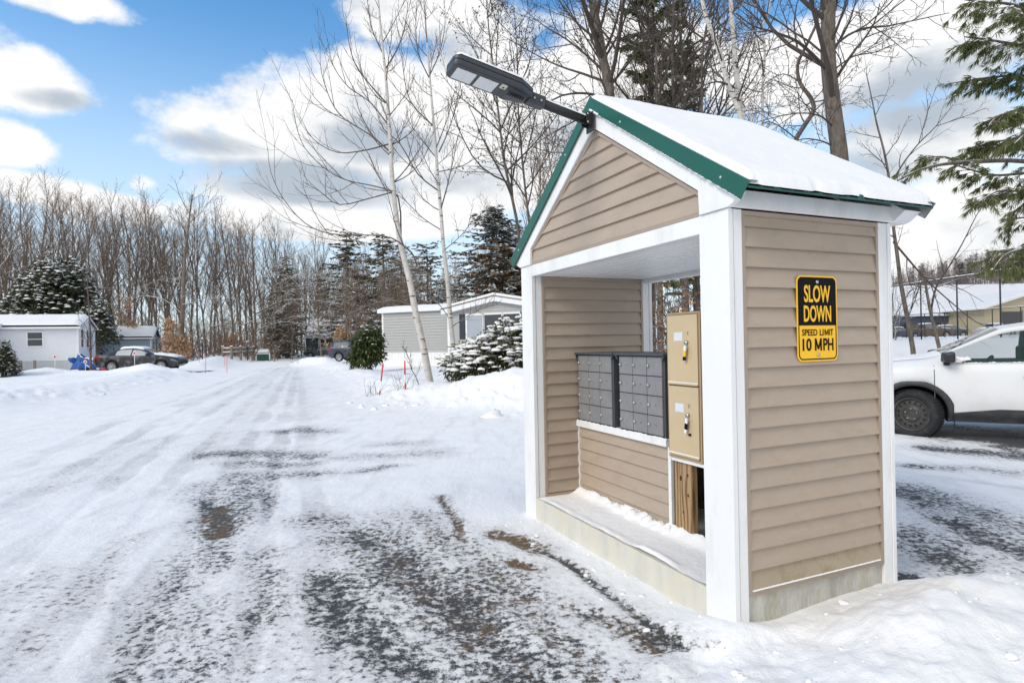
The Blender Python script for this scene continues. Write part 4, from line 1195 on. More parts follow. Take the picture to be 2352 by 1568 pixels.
for i in range(1700):
    px = rng.uniform(-100, 1000); Y = rng.uniform(60, 112) if px < 640 else rng.uniform(98, 122); 
    p = at(px, 800, Y); z = gz(p.x, p.y)
    h = rng.uniform(1.2, 5.5) * (1 if rng.random() < .6 else 1.6)
    q, qr = branch(rng, Vector((p.x,p.y,z-.1)), Vector((rng.gauss(0,.35), rng.gauss(0,.35), 1)), h, rng.uniform(.02,.05), .012, 4, .03, .12); mb.tube(q, qr, 3, cap=False)
    for k in range(4):
        p2, _, tg = interp(q, qr, rng.uniform(.2,.9)); q2, r2 = branch(rng, p2, tg*.4 + Vector((rng.gauss(0,.6),rng.gauss(0,.6),.25)), h*rng.uniform(.3,.6), .022, .01, 3, .03, .15); mb.tube(q2, r2, 3, cap=False)
tag(mb.build('underbrush', X['twigfar']), 'tangled bare underbrush along the foot of the wood', 'brush', kind='stuff')
# long low snowy boughs reaching out over the edge of the wood
PS = dict(max=3, n=[0,9,5], nx=[0,9,5], start=[.3,.15,.2], ang=[40,34,34], len=[.3,.5,.5], tap=[.4,.4,.3], rmin=.016, rk=[.012,.010,.010], seg=[5,6,3], up=[.0,.0,.0], wob=[.05,.05,.07])
def low_tree(px, py, Y, H, limbs, seed, label, lean=0, r=.17):
    rng = random.Random(seed)
    b = at(px, py, Y); b.z = gz(b.x, b.y) - .1
    tp, tr = branch(rng, b, Vector((lean,0,1)), H, r, .04, 8, .04, .03)
    ex = []
    for pts in limbs:
        q = smooth_path(path(pts, Y, rng.uniform(-5, 2)), 3); ex.append((q, lin(.055, .018, len(q))))
    P = dict(PS); P['n'] = [12,6,4]; P['start'] = [.4,.2,.2]; P['ang'] = [40,34,34]; P['up'] = [.1,.0,.0]
    return tree('bare_tree', b, tp, tr, P, rng, (X['barkfar'], X['twigsnow']), label, 'tree', None, ex, sides=(7,4,3,3))
low_tree(585,812,66,15,[[(585,720),(560,700),(510,690),(470,695)],[(585,735),(540,750),(500,745),(450,760)],[(588,700),(640,650),(700,630),(760,640)],[(588,720),(650,690),(720,690),(790,700)],[(587,760),(640,740),(700,745),(760,765)],[(586,690),(600,640),(660,590),(720,560)]], 1, 'bare tree with long snowy low boughs, behind the small green shed')
low_tree(580,815,62,9,[], 9, 'pale leaning slim tree in front of the wood, near the rail fence', .5, .07)
low_tree(416,820,60,17,[[(416,720),(380,690),(330,680),(290,700)],[(418,700),(460,690),(500,660)]], 4, 'thick dark bare tree just right of the blue gray trailer', .02, .3)
low_tree(20,800,58,16,[[(30,690),(80,650),(140,640),(200,650)],[(25,660),(60,620),(120,600)],[(20,700),(-40,690),(-90,700)]], 5, 'bare tree with snowy boughs behind the white trailer at the photo edge', 0, .2)
low_tree(300,800,70,16,[[(300,700),(330,660),(380,640),(420,645)],[(300,720),(260,700),(220,690)]], 7, 'bare tree with snowy boughs above the blue gray trailer roof', 0, .2)

# ---- conifers
def conifer(seed, H, Rb, clear, nl, spray, snowp, needles, taper=1.0, brownz=0, rt=.02, dens=1.0, droop=.25, topk=.04):
    rng = random.Random(seed)
    tr, cr = MB(), MB()
    tp, trd = branch(rng, Vector((0,0,-.3)), Vector((0,0,1)), H, H*rt, .03, 8, .02, .012)
    tr.tube(tp, trd, 7, cap=False)
    z = clear
    while z < H * .985:
        f = (z - clear) / (H - clear)
        L = Rb * max(topk, (1 - f))**taper * rng.uniform(.7, 1.1)
        nb = max(3, int(nl * (.6 + .4*(1-f))))
        for k in range(nb):
            if rng.random() > dens: continue
            a = rng.uniform(0, 6.28); l = L * rng.uniform(.65, 1.1)
            p, _, _ = interp(tp, trd, min(.99, (z+.3)/H + rng.uniform(-.01,.01)))
            d = Vector((math.cos(a), math.sin(a), rng.uniform(-.15,.25) - droop*.6*(1-f)))
            b, br = branch(rng, p, d, l, max(.015, l*.014), .01, 5, -.02*droop + .01, .05)
            tr.tube(b, br, 3, cap=False)
            ns = max(4, int(l / spray * 2.6))
            for s in range(ns):
                t = (.18 if f < .75 else 0) + (.82 if f < .75 else 1) * (s + rng.random()) / ns
                q, _, tg = interp(b, br, min(.999, t))
                sd = Vector((-tg.y, tg.x, 0)).normalized()
                for sg in (-1, 1):
                    dd = unit(tg*.6 + sd*sg*rng.uniform(.5,1.1) + Vector((0,0,rng.uniform(-.45,.1))))
                    ls = spray * rng.uniform(.6, 1.3) * (1 - .35*t); ww = ls * rng.uniform(.16,.3)
                    w = unit(dd.cross(Vector((rng.gauss(0,.35), rng.gauss(0,.35), 1)))) * ww
                    mi = 2 if (z < brownz and t < .72) else 0
                    qq = q + Vector((0,0,rng.uniform(-.06,.06)))
                    cr.add([qq - w*.3, qq + dd*ls*.55 - w, qq + dd*ls, qq + dd*ls*.5 + w, qq + w*.3], [(0,1,2,3,4)], mi)
                    if rng.random() < snowp * (1 if mi == 0 else .35):
                        if rng.random() < .75: cr.add([qq + Vector((0,0,-.03*ls)), qq + dd*ls*.9 + Vector((0,0,-.03*ls)), qq + dd*ls*.85 + Vector((0,0,.09*ls)), qq + dd*ls*.3 + Vector((0,0,.15*ls))], [(0,1,2,3)], 1)
                        u_ = Vector((0,0,.035)); k_ = rng.uniform(.5,.95)
                        cr.add([qq + u_ - w*.2*k_, qq + u_*1.4 + dd*ls*.5 - w*.8*k_, qq + u_ + dd*ls*.9*k_, qq + u_*1.4 + dd*ls*.45 + w*.8*k_], [(0,1,2,3)], 1)
        z += max(.16, (H - clear) / 34 * rng.uniform(.7, 1.3))
    return tr.mesh('trunk', X['barkfar']), cr.mesh('crown', [needles, X['snow'], X['needlebrown']])
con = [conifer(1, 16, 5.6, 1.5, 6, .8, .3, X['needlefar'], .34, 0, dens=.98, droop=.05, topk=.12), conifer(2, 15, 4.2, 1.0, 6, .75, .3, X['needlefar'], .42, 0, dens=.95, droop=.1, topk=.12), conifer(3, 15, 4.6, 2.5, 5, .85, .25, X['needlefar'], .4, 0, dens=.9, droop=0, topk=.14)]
def pc(px, Y, top, k, label, group=None, seed=0, wide=1.0):
    p = at(px, 795, Y); H = (795 - top) / FPX * Y + 1.4 - gz(p.x, p.y)
    s = H / (16, 15, 15)[k]
    plant('conifer_tree', con[k], p.x, p.y, s, seed, label, 'tree', group, sx=s*wide)
pc(800, 70, 528, 0, 'broad dark evergreen straight beyond the end of the snowy lane', seed=1, wide=1.1)
pc(890, 66, 535, 2, 'ragged dark evergreen behind the taller birch, over the long low trailer', seed=2.2, wide=1.1)
pc(662, 80, 585, 1, 'dark evergreen left of the lane end, over the dark house', seed=.5)
pc(640, 74, 640, 1, 'smaller evergreen standing over the dark house at the lane end', seed=4, wide=1.3)
pc(985, 62, 560, 0, 'dark evergreen between the two birches', seed=3)
pc(925, 84, 560, 1, 'distant evergreen partly hidden behind the ragged evergreen', seed=5)
pc(655, 96, 610, 0, 'distant evergreen at the right end of the wood', seed=6)
rng = random.Random(31)
for i in range(44):       # bare trees mixed in with them
    px = rng.uniform(600, 1200); Y = rng.uniform(95, 110) if 690 < px < 805 else rng.uniform(64, 105); top = rng.uniform(560, 660); p = at(px, 800, Y)
    plant('bare_tree', protos[rng.randrange(8)], p.x, p.y, ((795-top)/FPX*Y+1.4)/18.3, rng.uniform(0,6), 'bare brown tree among the evergreens beyond the lane end and gray trailer', 'tree', 'bare trees among the evergreens', (rng.gauss(0,.04), rng.gauss(0,.04)))
for i in range(16):
    px = rng.uniform(735, 1010); Y = rng.uniform(57, 63); top = rng.uniform(590, 690); p = at(px, 800, Y)
    if 740 < px < 800: Y = 92; p = at(px, 800, Y)
    plant('bare_tree', protos[rng.randrange(8)], p.x, p.y, ((795-top)/FPX*Y+1.4)/18.3, rng.uniform(0,6), 'bare brown tree among the evergreens beyond the lane end and gray trailer', 'tree', 'bare trees among the evergreens', (rng.gauss(0,.07), rng.gauss(0,.07)), sx=.6)
# spruce behind the gray trailer: bare brown twigs below, snow on the boughs
sp_m = conifer(12, 11.4, 6.6, 3.3, 12, .5, .66, X['needle'], .62, 8.4, rt=.022, droop=.35)
p = at(1155, 790, 43.5); plant('spruce_tree', sp_m, p.x, p.y, 1, 1.1, 'snowy spruce with bare brown lower twigs behind the gray trailer', 'tree', None)
# ---- trees behind the shelter
rng = random.Random(55)
PO = dict(max=4, n=[15,7,5,3], nx=[0,8,5,3], start=[.3,.15,.2,.2], end=.98, ang=[48,38,40,40], len=[.4,.5,.45,.45], tap=[.45,.35,.3,.3], rmin=.0062, rk=[.0135,.0115,.010,.010], seg=[7,6,4,3], up=[.10,.04,.03,.0], wob=[.085,.10,.12,.12])
BT = (X['bark'], X['twig'])
def hero(name, pts, Y, w0, w1, limbs, P, label, mats=BT, base=None, seed=0, lv=0):
    rng = random.Random(seed)
    tp = smooth_path(path(pts, Y)); z0 = gz(tp[0].x, tp[0].y) - .2
    if base is None:
        b = tp[0].copy(); b.z = z0
        if tp[0].z > z0 + .5: tp = [b, b.lerp(tp[0], .5)] + tp
        else: tp[0].z = z0
    ex = []
    for (q, r0) in limbs:
        e = smooth_path(path(q, Y, rng.uniform(-2, 2)), 3); ex.append((e, lin(r0, .008, len(e))))
    return tree(name, tp[0], tp, lin(w0, w1, len(tp)), P, rng, mats, label, 'tree', None, ex, sides=(10,6,4,3,3))
hero('maple_tree', [(1958,830),(1948,600),(1930,385),(1925,330),(1914,250),(1903,150),(1902,60),(1905,-60),(1905,-200)], 13.2, .2, .13, [
    ([(1903,165),(1870,130),(1830,95),(1780,75),(1730,60),(1690,30)], .045), ([(1912,110),(1950,80),(1990,65),(2040,60),(2110,45),(2180,30)], .034),
    ([(1905,130),(1930,90),(1955,40),(1970,-20)], .04), ([(1920,300),(1890,270),(1850,260),(1800,265),(1740,280)], .022), ([(1925,345),(1890,325),(1840,320),(1790,345)], .02),
    ([(1908,45),(1890,10),(1870,-40)], .04), ([(1916,160),(1960,130),(2010,120),(2060,100)], .02)], dict(PO, n=[9,7,4,2], start=[.55,.15,.2,.2], nx=[0,8,5,3]),
     'thick trunked bare tree rising right behind the snowy roof', seed=1)
hero('crooked_tree', [(1850,800),(1838,560),(1825,400),(1826,330),(1840,300),(1868,255),(1862,225),(1838,192),(1832,150),(1852,105),(1872,62),(1884,20),(1890,-40)], 13.9, .075, .02, [
    ([(1864,235),(1900,232),(1940,245)], .018), ([(1838,190),(1800,170),(1760,190),(1740,215)], .016), ([(1830,320),(1790,290),(1760,280),(1735,300)], .016)],
     dict(PO, n=[12,6,4,2], len=[.14,.5,.45,.45], start=[.35,.15,.2,.2], up=[.02,.0,.0,.0], ang=[60,45,45,45]), 'thin crooked tree with a twisting trunk beside the thick trunk', seed=2)
BM = (X['birch'], X['twig'])
PBB = dict(PO, n=[9,6,4,2], len=[.16,.45,.45,.4], start=[.4,.15,.2,.2])
b1, _ = hero('birch_tree', [(1716,760),(1708,420),(1704,285),(1696,220),(1690,150),(1684,80),(1678,0),(1676,-80)], 16.5, .095, .05, [], PBB, 'straight white birch stem directly over the snowy roof', BM, seed=3)
b2, _ = hero('birch_tree', [(1712,780),(1712,420),(1706,290),(1690,235),(1672,195),(1658,140),(1643,95),(1622,40),(1606,-30)], 16.3, .09, .05, [([(1674,195),(1645,188),(1610,200),(1590,215)], .03)], PBB, 'white birch stem leaning left over the snowy roof', BM, seed=4)
hero('birch_tree', [(1762,780),(1756,420),(1752,300),(1752,200),(1757,120),(1752,60),(1766,20),(1776,-60)], 17.5, .05, .025, [([(1753,70),(1735,40),(1700,10),(1670,-20)], .03)], PBB, 'thin spotted birch stem left of the crooked tree', BM, seed=5)
hero('oak_tree', [(1450,800),(1425,420),(1398,200),(1386,140),(1377,85),(1366,30),(1356,-40),(1350,-150)], 20, .19, .11, [
    ([(1392,170),(1350,130),(1300,90),(1250,60),(1200,20)], .05), ([(1395,190),(1340,170),(1280,150),(1220,120),(1150,80)], .05), ([(1402,230),(1350,215),(1290,220),(1230,250),(1180,240)], .05),
    ([(1405,260),(1340,270),(1280,300),(1230,330)], .04), ([(1378,90),(1350,40),(1330,-20)], .05), ([(1385,140),(1420,80),(1450,10)], .05), ([(1398,200),(1440,150),(1480,90),(1500,20)], .05),
    ([(1410,290),(1350,320),(1300,370),(1260,430)], .035), ([(1414,300),(1340,340),(1270,350),(1200,330)], .035)], dict(PO, rmin=.0085, n=[10,7,5,3]), 'bare oak with a mossy trunk and wide branches left of the roof peak', seed=6)
hero('bare_tree', [(1580,800),(1560,400),(1546,200),(1545,100),(1547,0),(1550,-80)], 21, .075, .04, [([(1546,180),(1600,120),(1660,60),(1700,0)], .035), ([(1548,200),(1620,160),(1690,130),(1760,110)], .03), ([(1547,140),(1500,80),(1470,20)], .035)],
     dict(PO, rmin=.0085, n=[16,7,5,3]), 'straight bare tree behind the green hemlock, above the roof', seed=7)
hero('bare_tree', [(1500,800),(1498,400),(1490,150),(1488,0),(1486,-60)], 24, .075, .045, [([(1490,150),(1440,90),(1400,20)], .04), ([(1490,190),(1560,120),(1600,30)], .04)], dict(PO, rmin=.0095, n=[16,7,5,3]), 'slender bare tree left of the green hemlock', seed=8)
hero('bare_tree', [(1640,800),(1620,500),(1612,260),(1616,100),(1640,0),(1650,-50)], 19, .05, .03, [], dict(PO, n=[14,6,5,3]), 'thin bare tree left of the leaning birch stem', seed=18)
for k, (px, Y, w, lab) in enumerate(((1517,19,.12,'dark bare trunk seen through the shelter opening next to the rear post'), (1575,21,.17,'thickest grey trunk seen through the shelter opening'), (1603,23,.13,'dark trunk right of the thickest one in the shelter opening'))):
    hero('bare_tree', [(px,790),(px-2,600),(px-6,400),(px-8,250),(px-10,100)], Y, w, .03, [], dict(PO, rmin=.0085, n=[14,6,4,2], start=[.5,.2,.2,.2]), lab, seed=30+k)
# saplings and bowed stems by the fence
PSA = dict(PO, max=3, n=[10,5,3], nx=[0,6,3], len=[.16,.45,.45], start=[.3,.15,.2], rmin=.006, up=[.05,.03,.0])
hero('sapling', [(2100,820),(2087,745),(2070,655),(2060,580),(2052,520),(2044,425),(2031,350),(2014,285),(2003,230),(1990,170)], 19.5, .075, .012, [
    ([(2052,555),(2090,600),(2130,645),(2180,690),(2240,738),(2290,760)], .04), ([(2045,425),(2075,375),(2110,330),(2150,290),(2190,240)], .03), ([(2084,730),(2100,690),(2115,650),(2125,640)], .035),
    ([(2035,380),(2000,350),(1980,330)], .015), ([(2077,690),(2100,660),(2135,662)], .015), ([(2110,330),(2130,260),(2150,200)], .014), ([(2150,290),(2210,270),(2260,250)], .014)], PSA,
     'mossy thin tree growing between the shelter and the white SUV', seed=11)
hero('sapling', [(2160,810),(2147,755),(2136,710),(2128,665),(2124,640)], 18.5, .06, .03, [([(2138,715),(2150,660),(2175,620),(2210,560),(2240,500),(2258,470)], .035), ([(2126,645),(2105,660),(2095,700)], .02), ([(2150,660),(2200,640),(2260,636)], .012)], PSA,
     'mossy bowed stem in front of the fence above the SUV mirror', seed=12)
# leafy young birches left of the roof
def leaves(root, sk, rng, n, size, m, lo=2, hang=True, name='dead_leaves', clump=1, off=.05, ymin=0):
    mb = MB(); tw = [s for s in sk if s[0] >= lo]
    for i in range(n):
        lv, pts, rad = rng.choice(tw); p, _, tg = interp(pts, rad, rng.random())
        for c in range(clump):
            q = p + Vector((rng.gauss(0,off), rng.gauss(0,off), rng.gauss(0,off)))
            s = size * rng.uniform(.6, 1.3)
            d = unit(Vector((rng.gauss(0,.5), rng.gauss(0,.5), -1.2 if hang else rng.gauss(0,.6)))); w = unit(d.cross(Vector((rng.gauss(0,1), rng.gauss(0,1), .2)))) * s * .3
            mb.add([q, q + d*s*.5 + w, q + d*s, q + d*s*.5 - w], [(0,1,2,3)])
    return mb.build(name, m, root)
PL = dict(PO, max=3, n=[20,8,5], nx=[0,8,5], len=[.24,.45,.45], start=[.3,.15,.2], rmin=.0075, ang=[50,40,40], up=[.08,.03,.0])
for k, (pts, Y, w, lab) in enumerate((([(1215,800),(1192,545),(1175,450),(1158,370),(1146,270),(1135,170),(1122,60),(1115,-40)], 22, .07, 'slim young tree hung with dead brown leaves, under the solar lamp'),
                                ([(1240,800),(1218,540),(1206,430),(1196,330),(1190,240),(1188,120),(1180,20)], 24, .06, 'slim leafy young tree between the solar lamp and the green roof edge'))):
    rt_, sk = hero('young_tree', pts, Y, w, .015, [], PL, lab, (X['bark'], X['twig']), seed=20+k)
    leaves(rt_, sk, random.Random(k), 900, .085, X['darkleaf'])
rt_, sk = hero('beech_tree', [(1625,800),(1625,720),(1628,640),(1632,560)], 17, .05, .02, [], dict(PL, start=[.1,.1,.1], len=[.4,.45,.45], up=[.02,.0,.0], ang=[70,40,40]), 'small tree with rusty leaves seen through the shelter opening', seed=40)
leaves(rt_, sk, random.Random(4), 650, .1, X['oakleaf'])
rt_, sk = hero('beech_tree', [(1535,800),(1535,740),(1537,690)], 18, .03, .012, [], dict(PL, start=[.1,.1,.1], len=[.5,.45,.45], up=[.02,.0,.0], ang=[70,40,40]), 'low rusty leaved sapling between the trunks in the shelter opening', seed=41)
leaves(rt_, sk, random.Random(5), 260, .1, X['oakleaf'])
# hemlock with open green sprays
def hemlock(seed, H, Rb):
    rng = random.Random(seed); tr, cr = MB(), MB()
    tp, trd = branch(rng, Vector((0,0,-.3)), Vector((0,0,1)), H, .14, .03, 8, .02, .012); tr.tube(tp, trd, 8, cap=False)
    z = 3.0
    while z < H:
        f = z / H
        for k in range(4):
            a = rng.uniform(0, 6.28); l = Rb * (1.1 - .75*f) * rng.uniform(.6, 1.15)
            p, _, _ = interp(tp, trd, min(.99, f)); d = Vector((math.cos(a), math.sin(a), rng.uniform(0,.5)))
            b, br = branch(rng, p, d, l, .02, .006, 6, -.07, .07); tr.tube(b, br, 3, cap=False)
            for s in range(int(l * 24)):
                q, _, tg = interp(b, br, rng.uniform(.2, 1)); 
                for e in range(3):
                    dd = unit(tg + Vector((rng.gauss(0,.7), rng.gauss(0,.7), rng.uniform(-1.1,.15)))); ls = rng.uniform(.18,.42)
                    w_ = unit(dd.cross(Vector((rng.gauss(0,1), rng.gauss(0,1), .5)))) * ls*.17
                    cr.add([q, q+dd*ls*.4+w_, q+dd*ls, q+dd*ls*.45-w_], [(0,1,2,3)])
        z += rng.uniform(.3, .55)
    return tr.mesh('trunk', X['bark']), cr.mesh('crown', X['hemlock'])
hm = hemlock(3, 17, 2.6)
p = at(1500, 780, 22.5); plant('hemlock_tree', hm, p.x, p.y, .95, .4, 'open green hemlock rising behind the roof peak', 'tree', None)
p = at(1600, 780, 23.5); plant('hemlock_tree', hm, p.x, p.y, .72, 2.4, 'lower green hemlock just above the ridge, left of the birch stems', 'tree', None)
# filler trees further behind the shelter
rng = random.Random(91)
for i in range(20):
    px = rng.uniform(1180, 1760); Y = rng.uniform(34, 58); p = at(px, 780, Y)
    plant('bare_tree', protos[rng.randrange(8)], p.x, p.y, rng.uniform(.65, 1.0), rng.uniform(0,6), 'bare tree of the grove behind the mail shelter, one of many alike', 'tree', 'bare trees of the grove behind the shelter', (rng.gauss(0,.05), rng.gauss(0,.05)))
mb = MB(); rng = random.Random(16)
for i in range(380):
    px = rng.uniform(1440, 2060); Y = rng.uniform(24, 46); p = at(px, 780, Y); z = gz(p.x, p.y); h = rng.uniform(1, 4)
    q, qr = branch(rng, Vector((p.x,p.y,z-.1)), Vector((rng.gauss(0,.35), rng.gauss(0,.35), 1)), h, rng.uniform(.01,.04), .008, 4, .03, .12); mb.tube(q, qr, 3, cap=False)
    for k in range(5):
        p2, _, tg = interp(q, qr, rng.uniform(.2,.9)); q2, r2 = branch(rng, p2, tg*.4 + Vector((rng.gauss(0,.6),rng.gauss(0,.6),.25)), h*rng.uniform(.3,.6), .012, .006, 3, .03, .15); mb.tube(q2, r2, 3, cap=False)
tag(mb.build('underbrush', X['twigsnow']), 'tangled snowy brush under the grove behind the shelter', 'brush', kind='stuff')

# ---- white pine at the right edge: hanging tufts of long needles
rng = random.Random(13)
pt = at(2470, 790, 9.6); pz = gz(pt.x, pt.y)
pine = empty('pine_tree', (pt.x, pt.y, pz), 0, 'pine with drooping needle tufts hanging in at the photo edge over the SUV', 'tree')
tr, cr = MB(), MB()
tp = [Vector((0,0,-.2)), Vector((-.05,0,3)), Vector((-.18,0,6)), Vector((-.45,.05,9)), Vector((-.7,.1,12))]; trd = [.2,.17,.14,.11,.06]; tr.tube(tp, trd, 12, cap=False)
def tuft(q, d, size):
    nn = 9
    for k in range(nn):
        dd = unit(d + Vector((rng.gauss(0,.42), rng.gauss(0,.42), rng.gauss(-.35,.35)))); ls = size*rng.uniform(.7,1.2)
        w_ = unit(dd.cross(Vector((rng.gauss(0,1), rng.gauss(0,1), rng.gauss(0,1))))) * .0052
        cr.add([q - w_*.4, q+dd*ls*.5 - w_ + Vector((0,0,-.0)), q+dd*ls + Vector((0,0,-.02)), q+dd*ls*.5 + w_], [(0,1,2,3)])
def pbranch(pts, r0, nt, snow=False):
    o = Vector((pt.x, pt.y, pz)); q = [p - o for p in smooth_path(pts, 4)]; rd = lin(r0, .008, len(q)); tr.tube(q, rd, 5, cap=False)
    L = sum((q[i+1]-q[i]).length for i in range(len(q)-1))
    for s in range(nt):
        t = rng.uniform(.1, .9); p, _, tg = interp(q, rd, t)
        sd = unit(Vector((-tg.y, tg.x, 0))) * rng.choice((-1,1))
        d = unit(tg*.7 + sd*rng.uniform(.3,.9) + Vector((0,0,rng.uniform(-.6,.25))))
        b, br = branch(rng, p, d, rng.uniform(.2,.55)*(1.15-.5*t), .006, .003, 4, -.05, .08); tr.tube(b, br, 3, cap=False)
        for e in range(5):
            t2 = rng.uniform(.35, 1); p2, _, tg2 = interp(b, br, t2); tuft(p2, unit(tg2 + Vector((0,0,-.4))), .125)
        tuft(b[-1], tg2 if False else unit(b[-1]-b[-2]), .13)
        if rng.random() < .16: cr.blob(tuple(b[-2]), .03, .03, .02, rng, 1, 6, 3)
def pb(pts, r0, nt, dy): pbranch(path(pts, 9.6, dy), r0, nt)
for (pts, n, dy) in [(p_, int(n_*1.3), d_) for (p_, n_, d_) in [([(2440,60),(2380,30),(2320,10),(2260,5),(2215,0)],26,-1.2), ([(2450,130),(2390,110),(2320,100),(2260,90),(2215,85)],44,-.5), ([(2455,200),(2390,185),(2320,175),(2260,180),(2195,190)],48,.4),
                     ([(2460,250),(2400,240),(2340,250),(2290,270),(2270,290)],34,-1.0), ([(2460,330),(2400,320),(2330,320),(2270,330),(2215,345)],42,.8), ([(2465,380),(2400,390),(2330,400),(2270,400),(2180,375)],20,-.6),
                     ([(2465,470),(2400,450),(2340,440),(2290,440),(2240,470)],40,-.9), ([(2465,560),(2410,560),(2360,570),(2310,585),(2280,620)],34,-1.4), ([(2460,620),(2410,600),(2360,595),(2320,610)],22,-.8),
                     ([(2460,20),(2420,-30),(2360,-60),(2280,-70)],30,.5), ([(2465,110),(2420,60),(2370,40),(2330,30)],26,1.2), ([(2465,300),(2420,290),(2370,300),(2330,330)],26,-1.5), ([(2465,420),(2420,430),(2380,460),(2350,490)],24,-1.3),
                     ([(2480,540),(2440,530),(2390,510),(2340,500),(2310,520)],20,.6)]]:
    pb(pts, .035, n, dy)
pb([(2460,395),(2350,370),(2230,372),(2150,380),(2090,400),(2042,428)], .045, 5, -1.2)
pb([(2200,372),(2170,360),(2130,362),(2100,370)], .012, 12, 0)
tr.build('trunk', X['bark'], pine); cr.build('crown', [X['pine'], X['snow']], pine)

# ---- shrubs
def bush(name, loc, lobes, n, leaf, mats, label, snowp, pad, seed, aspect=.35, droop=.3, cat='shrub', stems=6, inner=.5, group=None, lumpy=.3):
    rng = random.Random(seed); root = empty(name, loc, 0, label, cat, group)
    cr, sn = MB(), MB()
    tot = sum(l[1][0]*l[1][2] for l in lobes)
    for (c, r) in lobes:
        k_ = int(n * r[0]*r[2] / tot)
        for i in range(k_):
            u = rng.uniform(-.55 if c[2] > r[2]*.6 else -.2, 1); a = rng.uniform(0, 6.28); s_ = math.sqrt(max(0, 1-u*u))
            bump = 1 + lumpy * (float(fbm(np.array([a*1.6 + c[0]]), np.array([u*2.2]), seed, 2)[0]) - .5) * 2
            dep = rng.uniform(.86, 1.03) if rng.random() > inner else rng.uniform(.45, .9)
            nrm = unit(Vector((s_*math.cos(a)/r[0], s_*math.sin(a)/r[1], u/r[2])))
            p = Vector((c[0] + r[0]*s_*math.cos(a)*dep*bump, c[1] + r[1]*s_*math.sin(a)*dep*bump, c[2] + r[2]*u*dep*bump))
            if p.z < .02: p.z = .02 + rng.random()*.1
            for e in range(5):
                d = unit(nrm*.8 + Vector((rng.gauss(0,.6), rng.gauss(0,.6), rng.gauss(-droop,.4)))); ls = leaf*rng.uniform(.6,1.3)
                w_ = unit(d.cross(Vector((rng.gauss(0,.6), rng.gauss(0,.6), 1)))) * ls*aspect*.5
                q = p + Vector((rng.gauss(0,leaf*.6), rng.gauss(0,leaf*.6), rng.gauss(0,leaf*.5)))
                cr.add([q, q+d*ls*.45+w_, q+d*ls, q+d*ls*.5-w_], [(0,1,2,3)])
            if dep > .8 and u > -.1 and rng.random() < snowp * (.45 + .6*max(0,u)):
                s2 = pad * rng.uniform(.5, 1.35)
                sn.blob((p.x + nrm.x*leaf*.4, p.y + nrm.y*leaf*.4, p.z + leaf*.12), s2*rng.uniform(.8,1.4), s2, s2*.5, rng, 0, 7, 3, .3)
    st = MB()
    for i in range(stems):
        c, r = rng.choice(lobes); q, qr = branch(rng, Vector((rng.gauss(0,.1), rng.gauss(0,.1), -.1)), Vector((c[0], c[1], max(.4, c[2]))), (Vector(c)).length + r[2]*.5, .035, .01, 5, .03, .06); st.tube(q, qr, 5, cap=False)
    st.build('stems', X['bark'], root); cr.build('foliage', mats, root)
    if sn.v: sn.build('snow_load', X['snow'], root)
    return root
p = at(1150, 868, 16.6); z = gz(p.x, p.y)
bush('yew_shrub', (p.x, p.y, .2), [((-.1,0,.5),(1.35,1.1,.75)), ((.35,0,1.05),(.85,.8,.72)), ((-.75,.1,.55),(.65,.7,.6)), ((.9,0,.7),(.9,.9,.9))], 1900, .15, X['yew'], 'big yew shrub loaded with snow in front of the gray trailer', 1.0, .105, 2, .3, .5)
p = at(845, 842, 31); bush('rhododendron_shrub', (p.x, p.y, gz(p.x,p.y)), [((0,0,1.0),(.72,.7,1.1)), ((.2,0,1.5),(.5,.5,.75)), ((-.25,0,.6),(.52,.5,.6))], 800, .24, X['rhodo'], 'dark green broad leaved shrub at the corner of the gray trailer', .10, .07, 3, .32, .8, lumpy=.35)
p = at(12, 872, 31.5); bush('dwarf_conifer', (p.x, p.y, gz(p.x,p.y)), [((0,0,.35),(.6,.6,.5)), ((0,0,.8),(.42,.42,.5)), ((0,0,1.25),(.25,.25,.45)), ((0,0,1.65),(.1,.1,.3))], 900, .14, X['needle'], 'small cone shaped evergreen dusted with snow at the photo edge', .7, .055, 4, .35, .4, cat='conifer')
p = at(120, 800, 55); bush('cedar_tree', (p.x, p.y, gz(p.x,p.y)), [((0,0,3.4),(4.2,3.4,3.9)), ((.8,0,7.2),(2.3,2.0,2.6)), ((-1.8,0,3.8),(2.7,2.4,3.2)), ((1.4,0,5.6),(2.6,2.2,3.1)), ((-.4,0,5.8),(2.4,2.2,2.6))], 4200, .42, X['needle'], 'big rounded evergreen dusted with snow behind the white trailer', .8, .17, 5, .35, .4, cat='tree', stems=8)
p = at(226, 800, 50); bush('cedar_tree', (p.x, p.y, gz(p.x,p.y)), [((0,0,3.0),(1.15,1.1,1.7)), ((-.5,0,3.9),(.9,.9,1.2))], 600, .36, X['needle'], 'lower snow dusted evergreen just behind the white trailer end', .8, .15, 6, .35, .4, cat='tree')
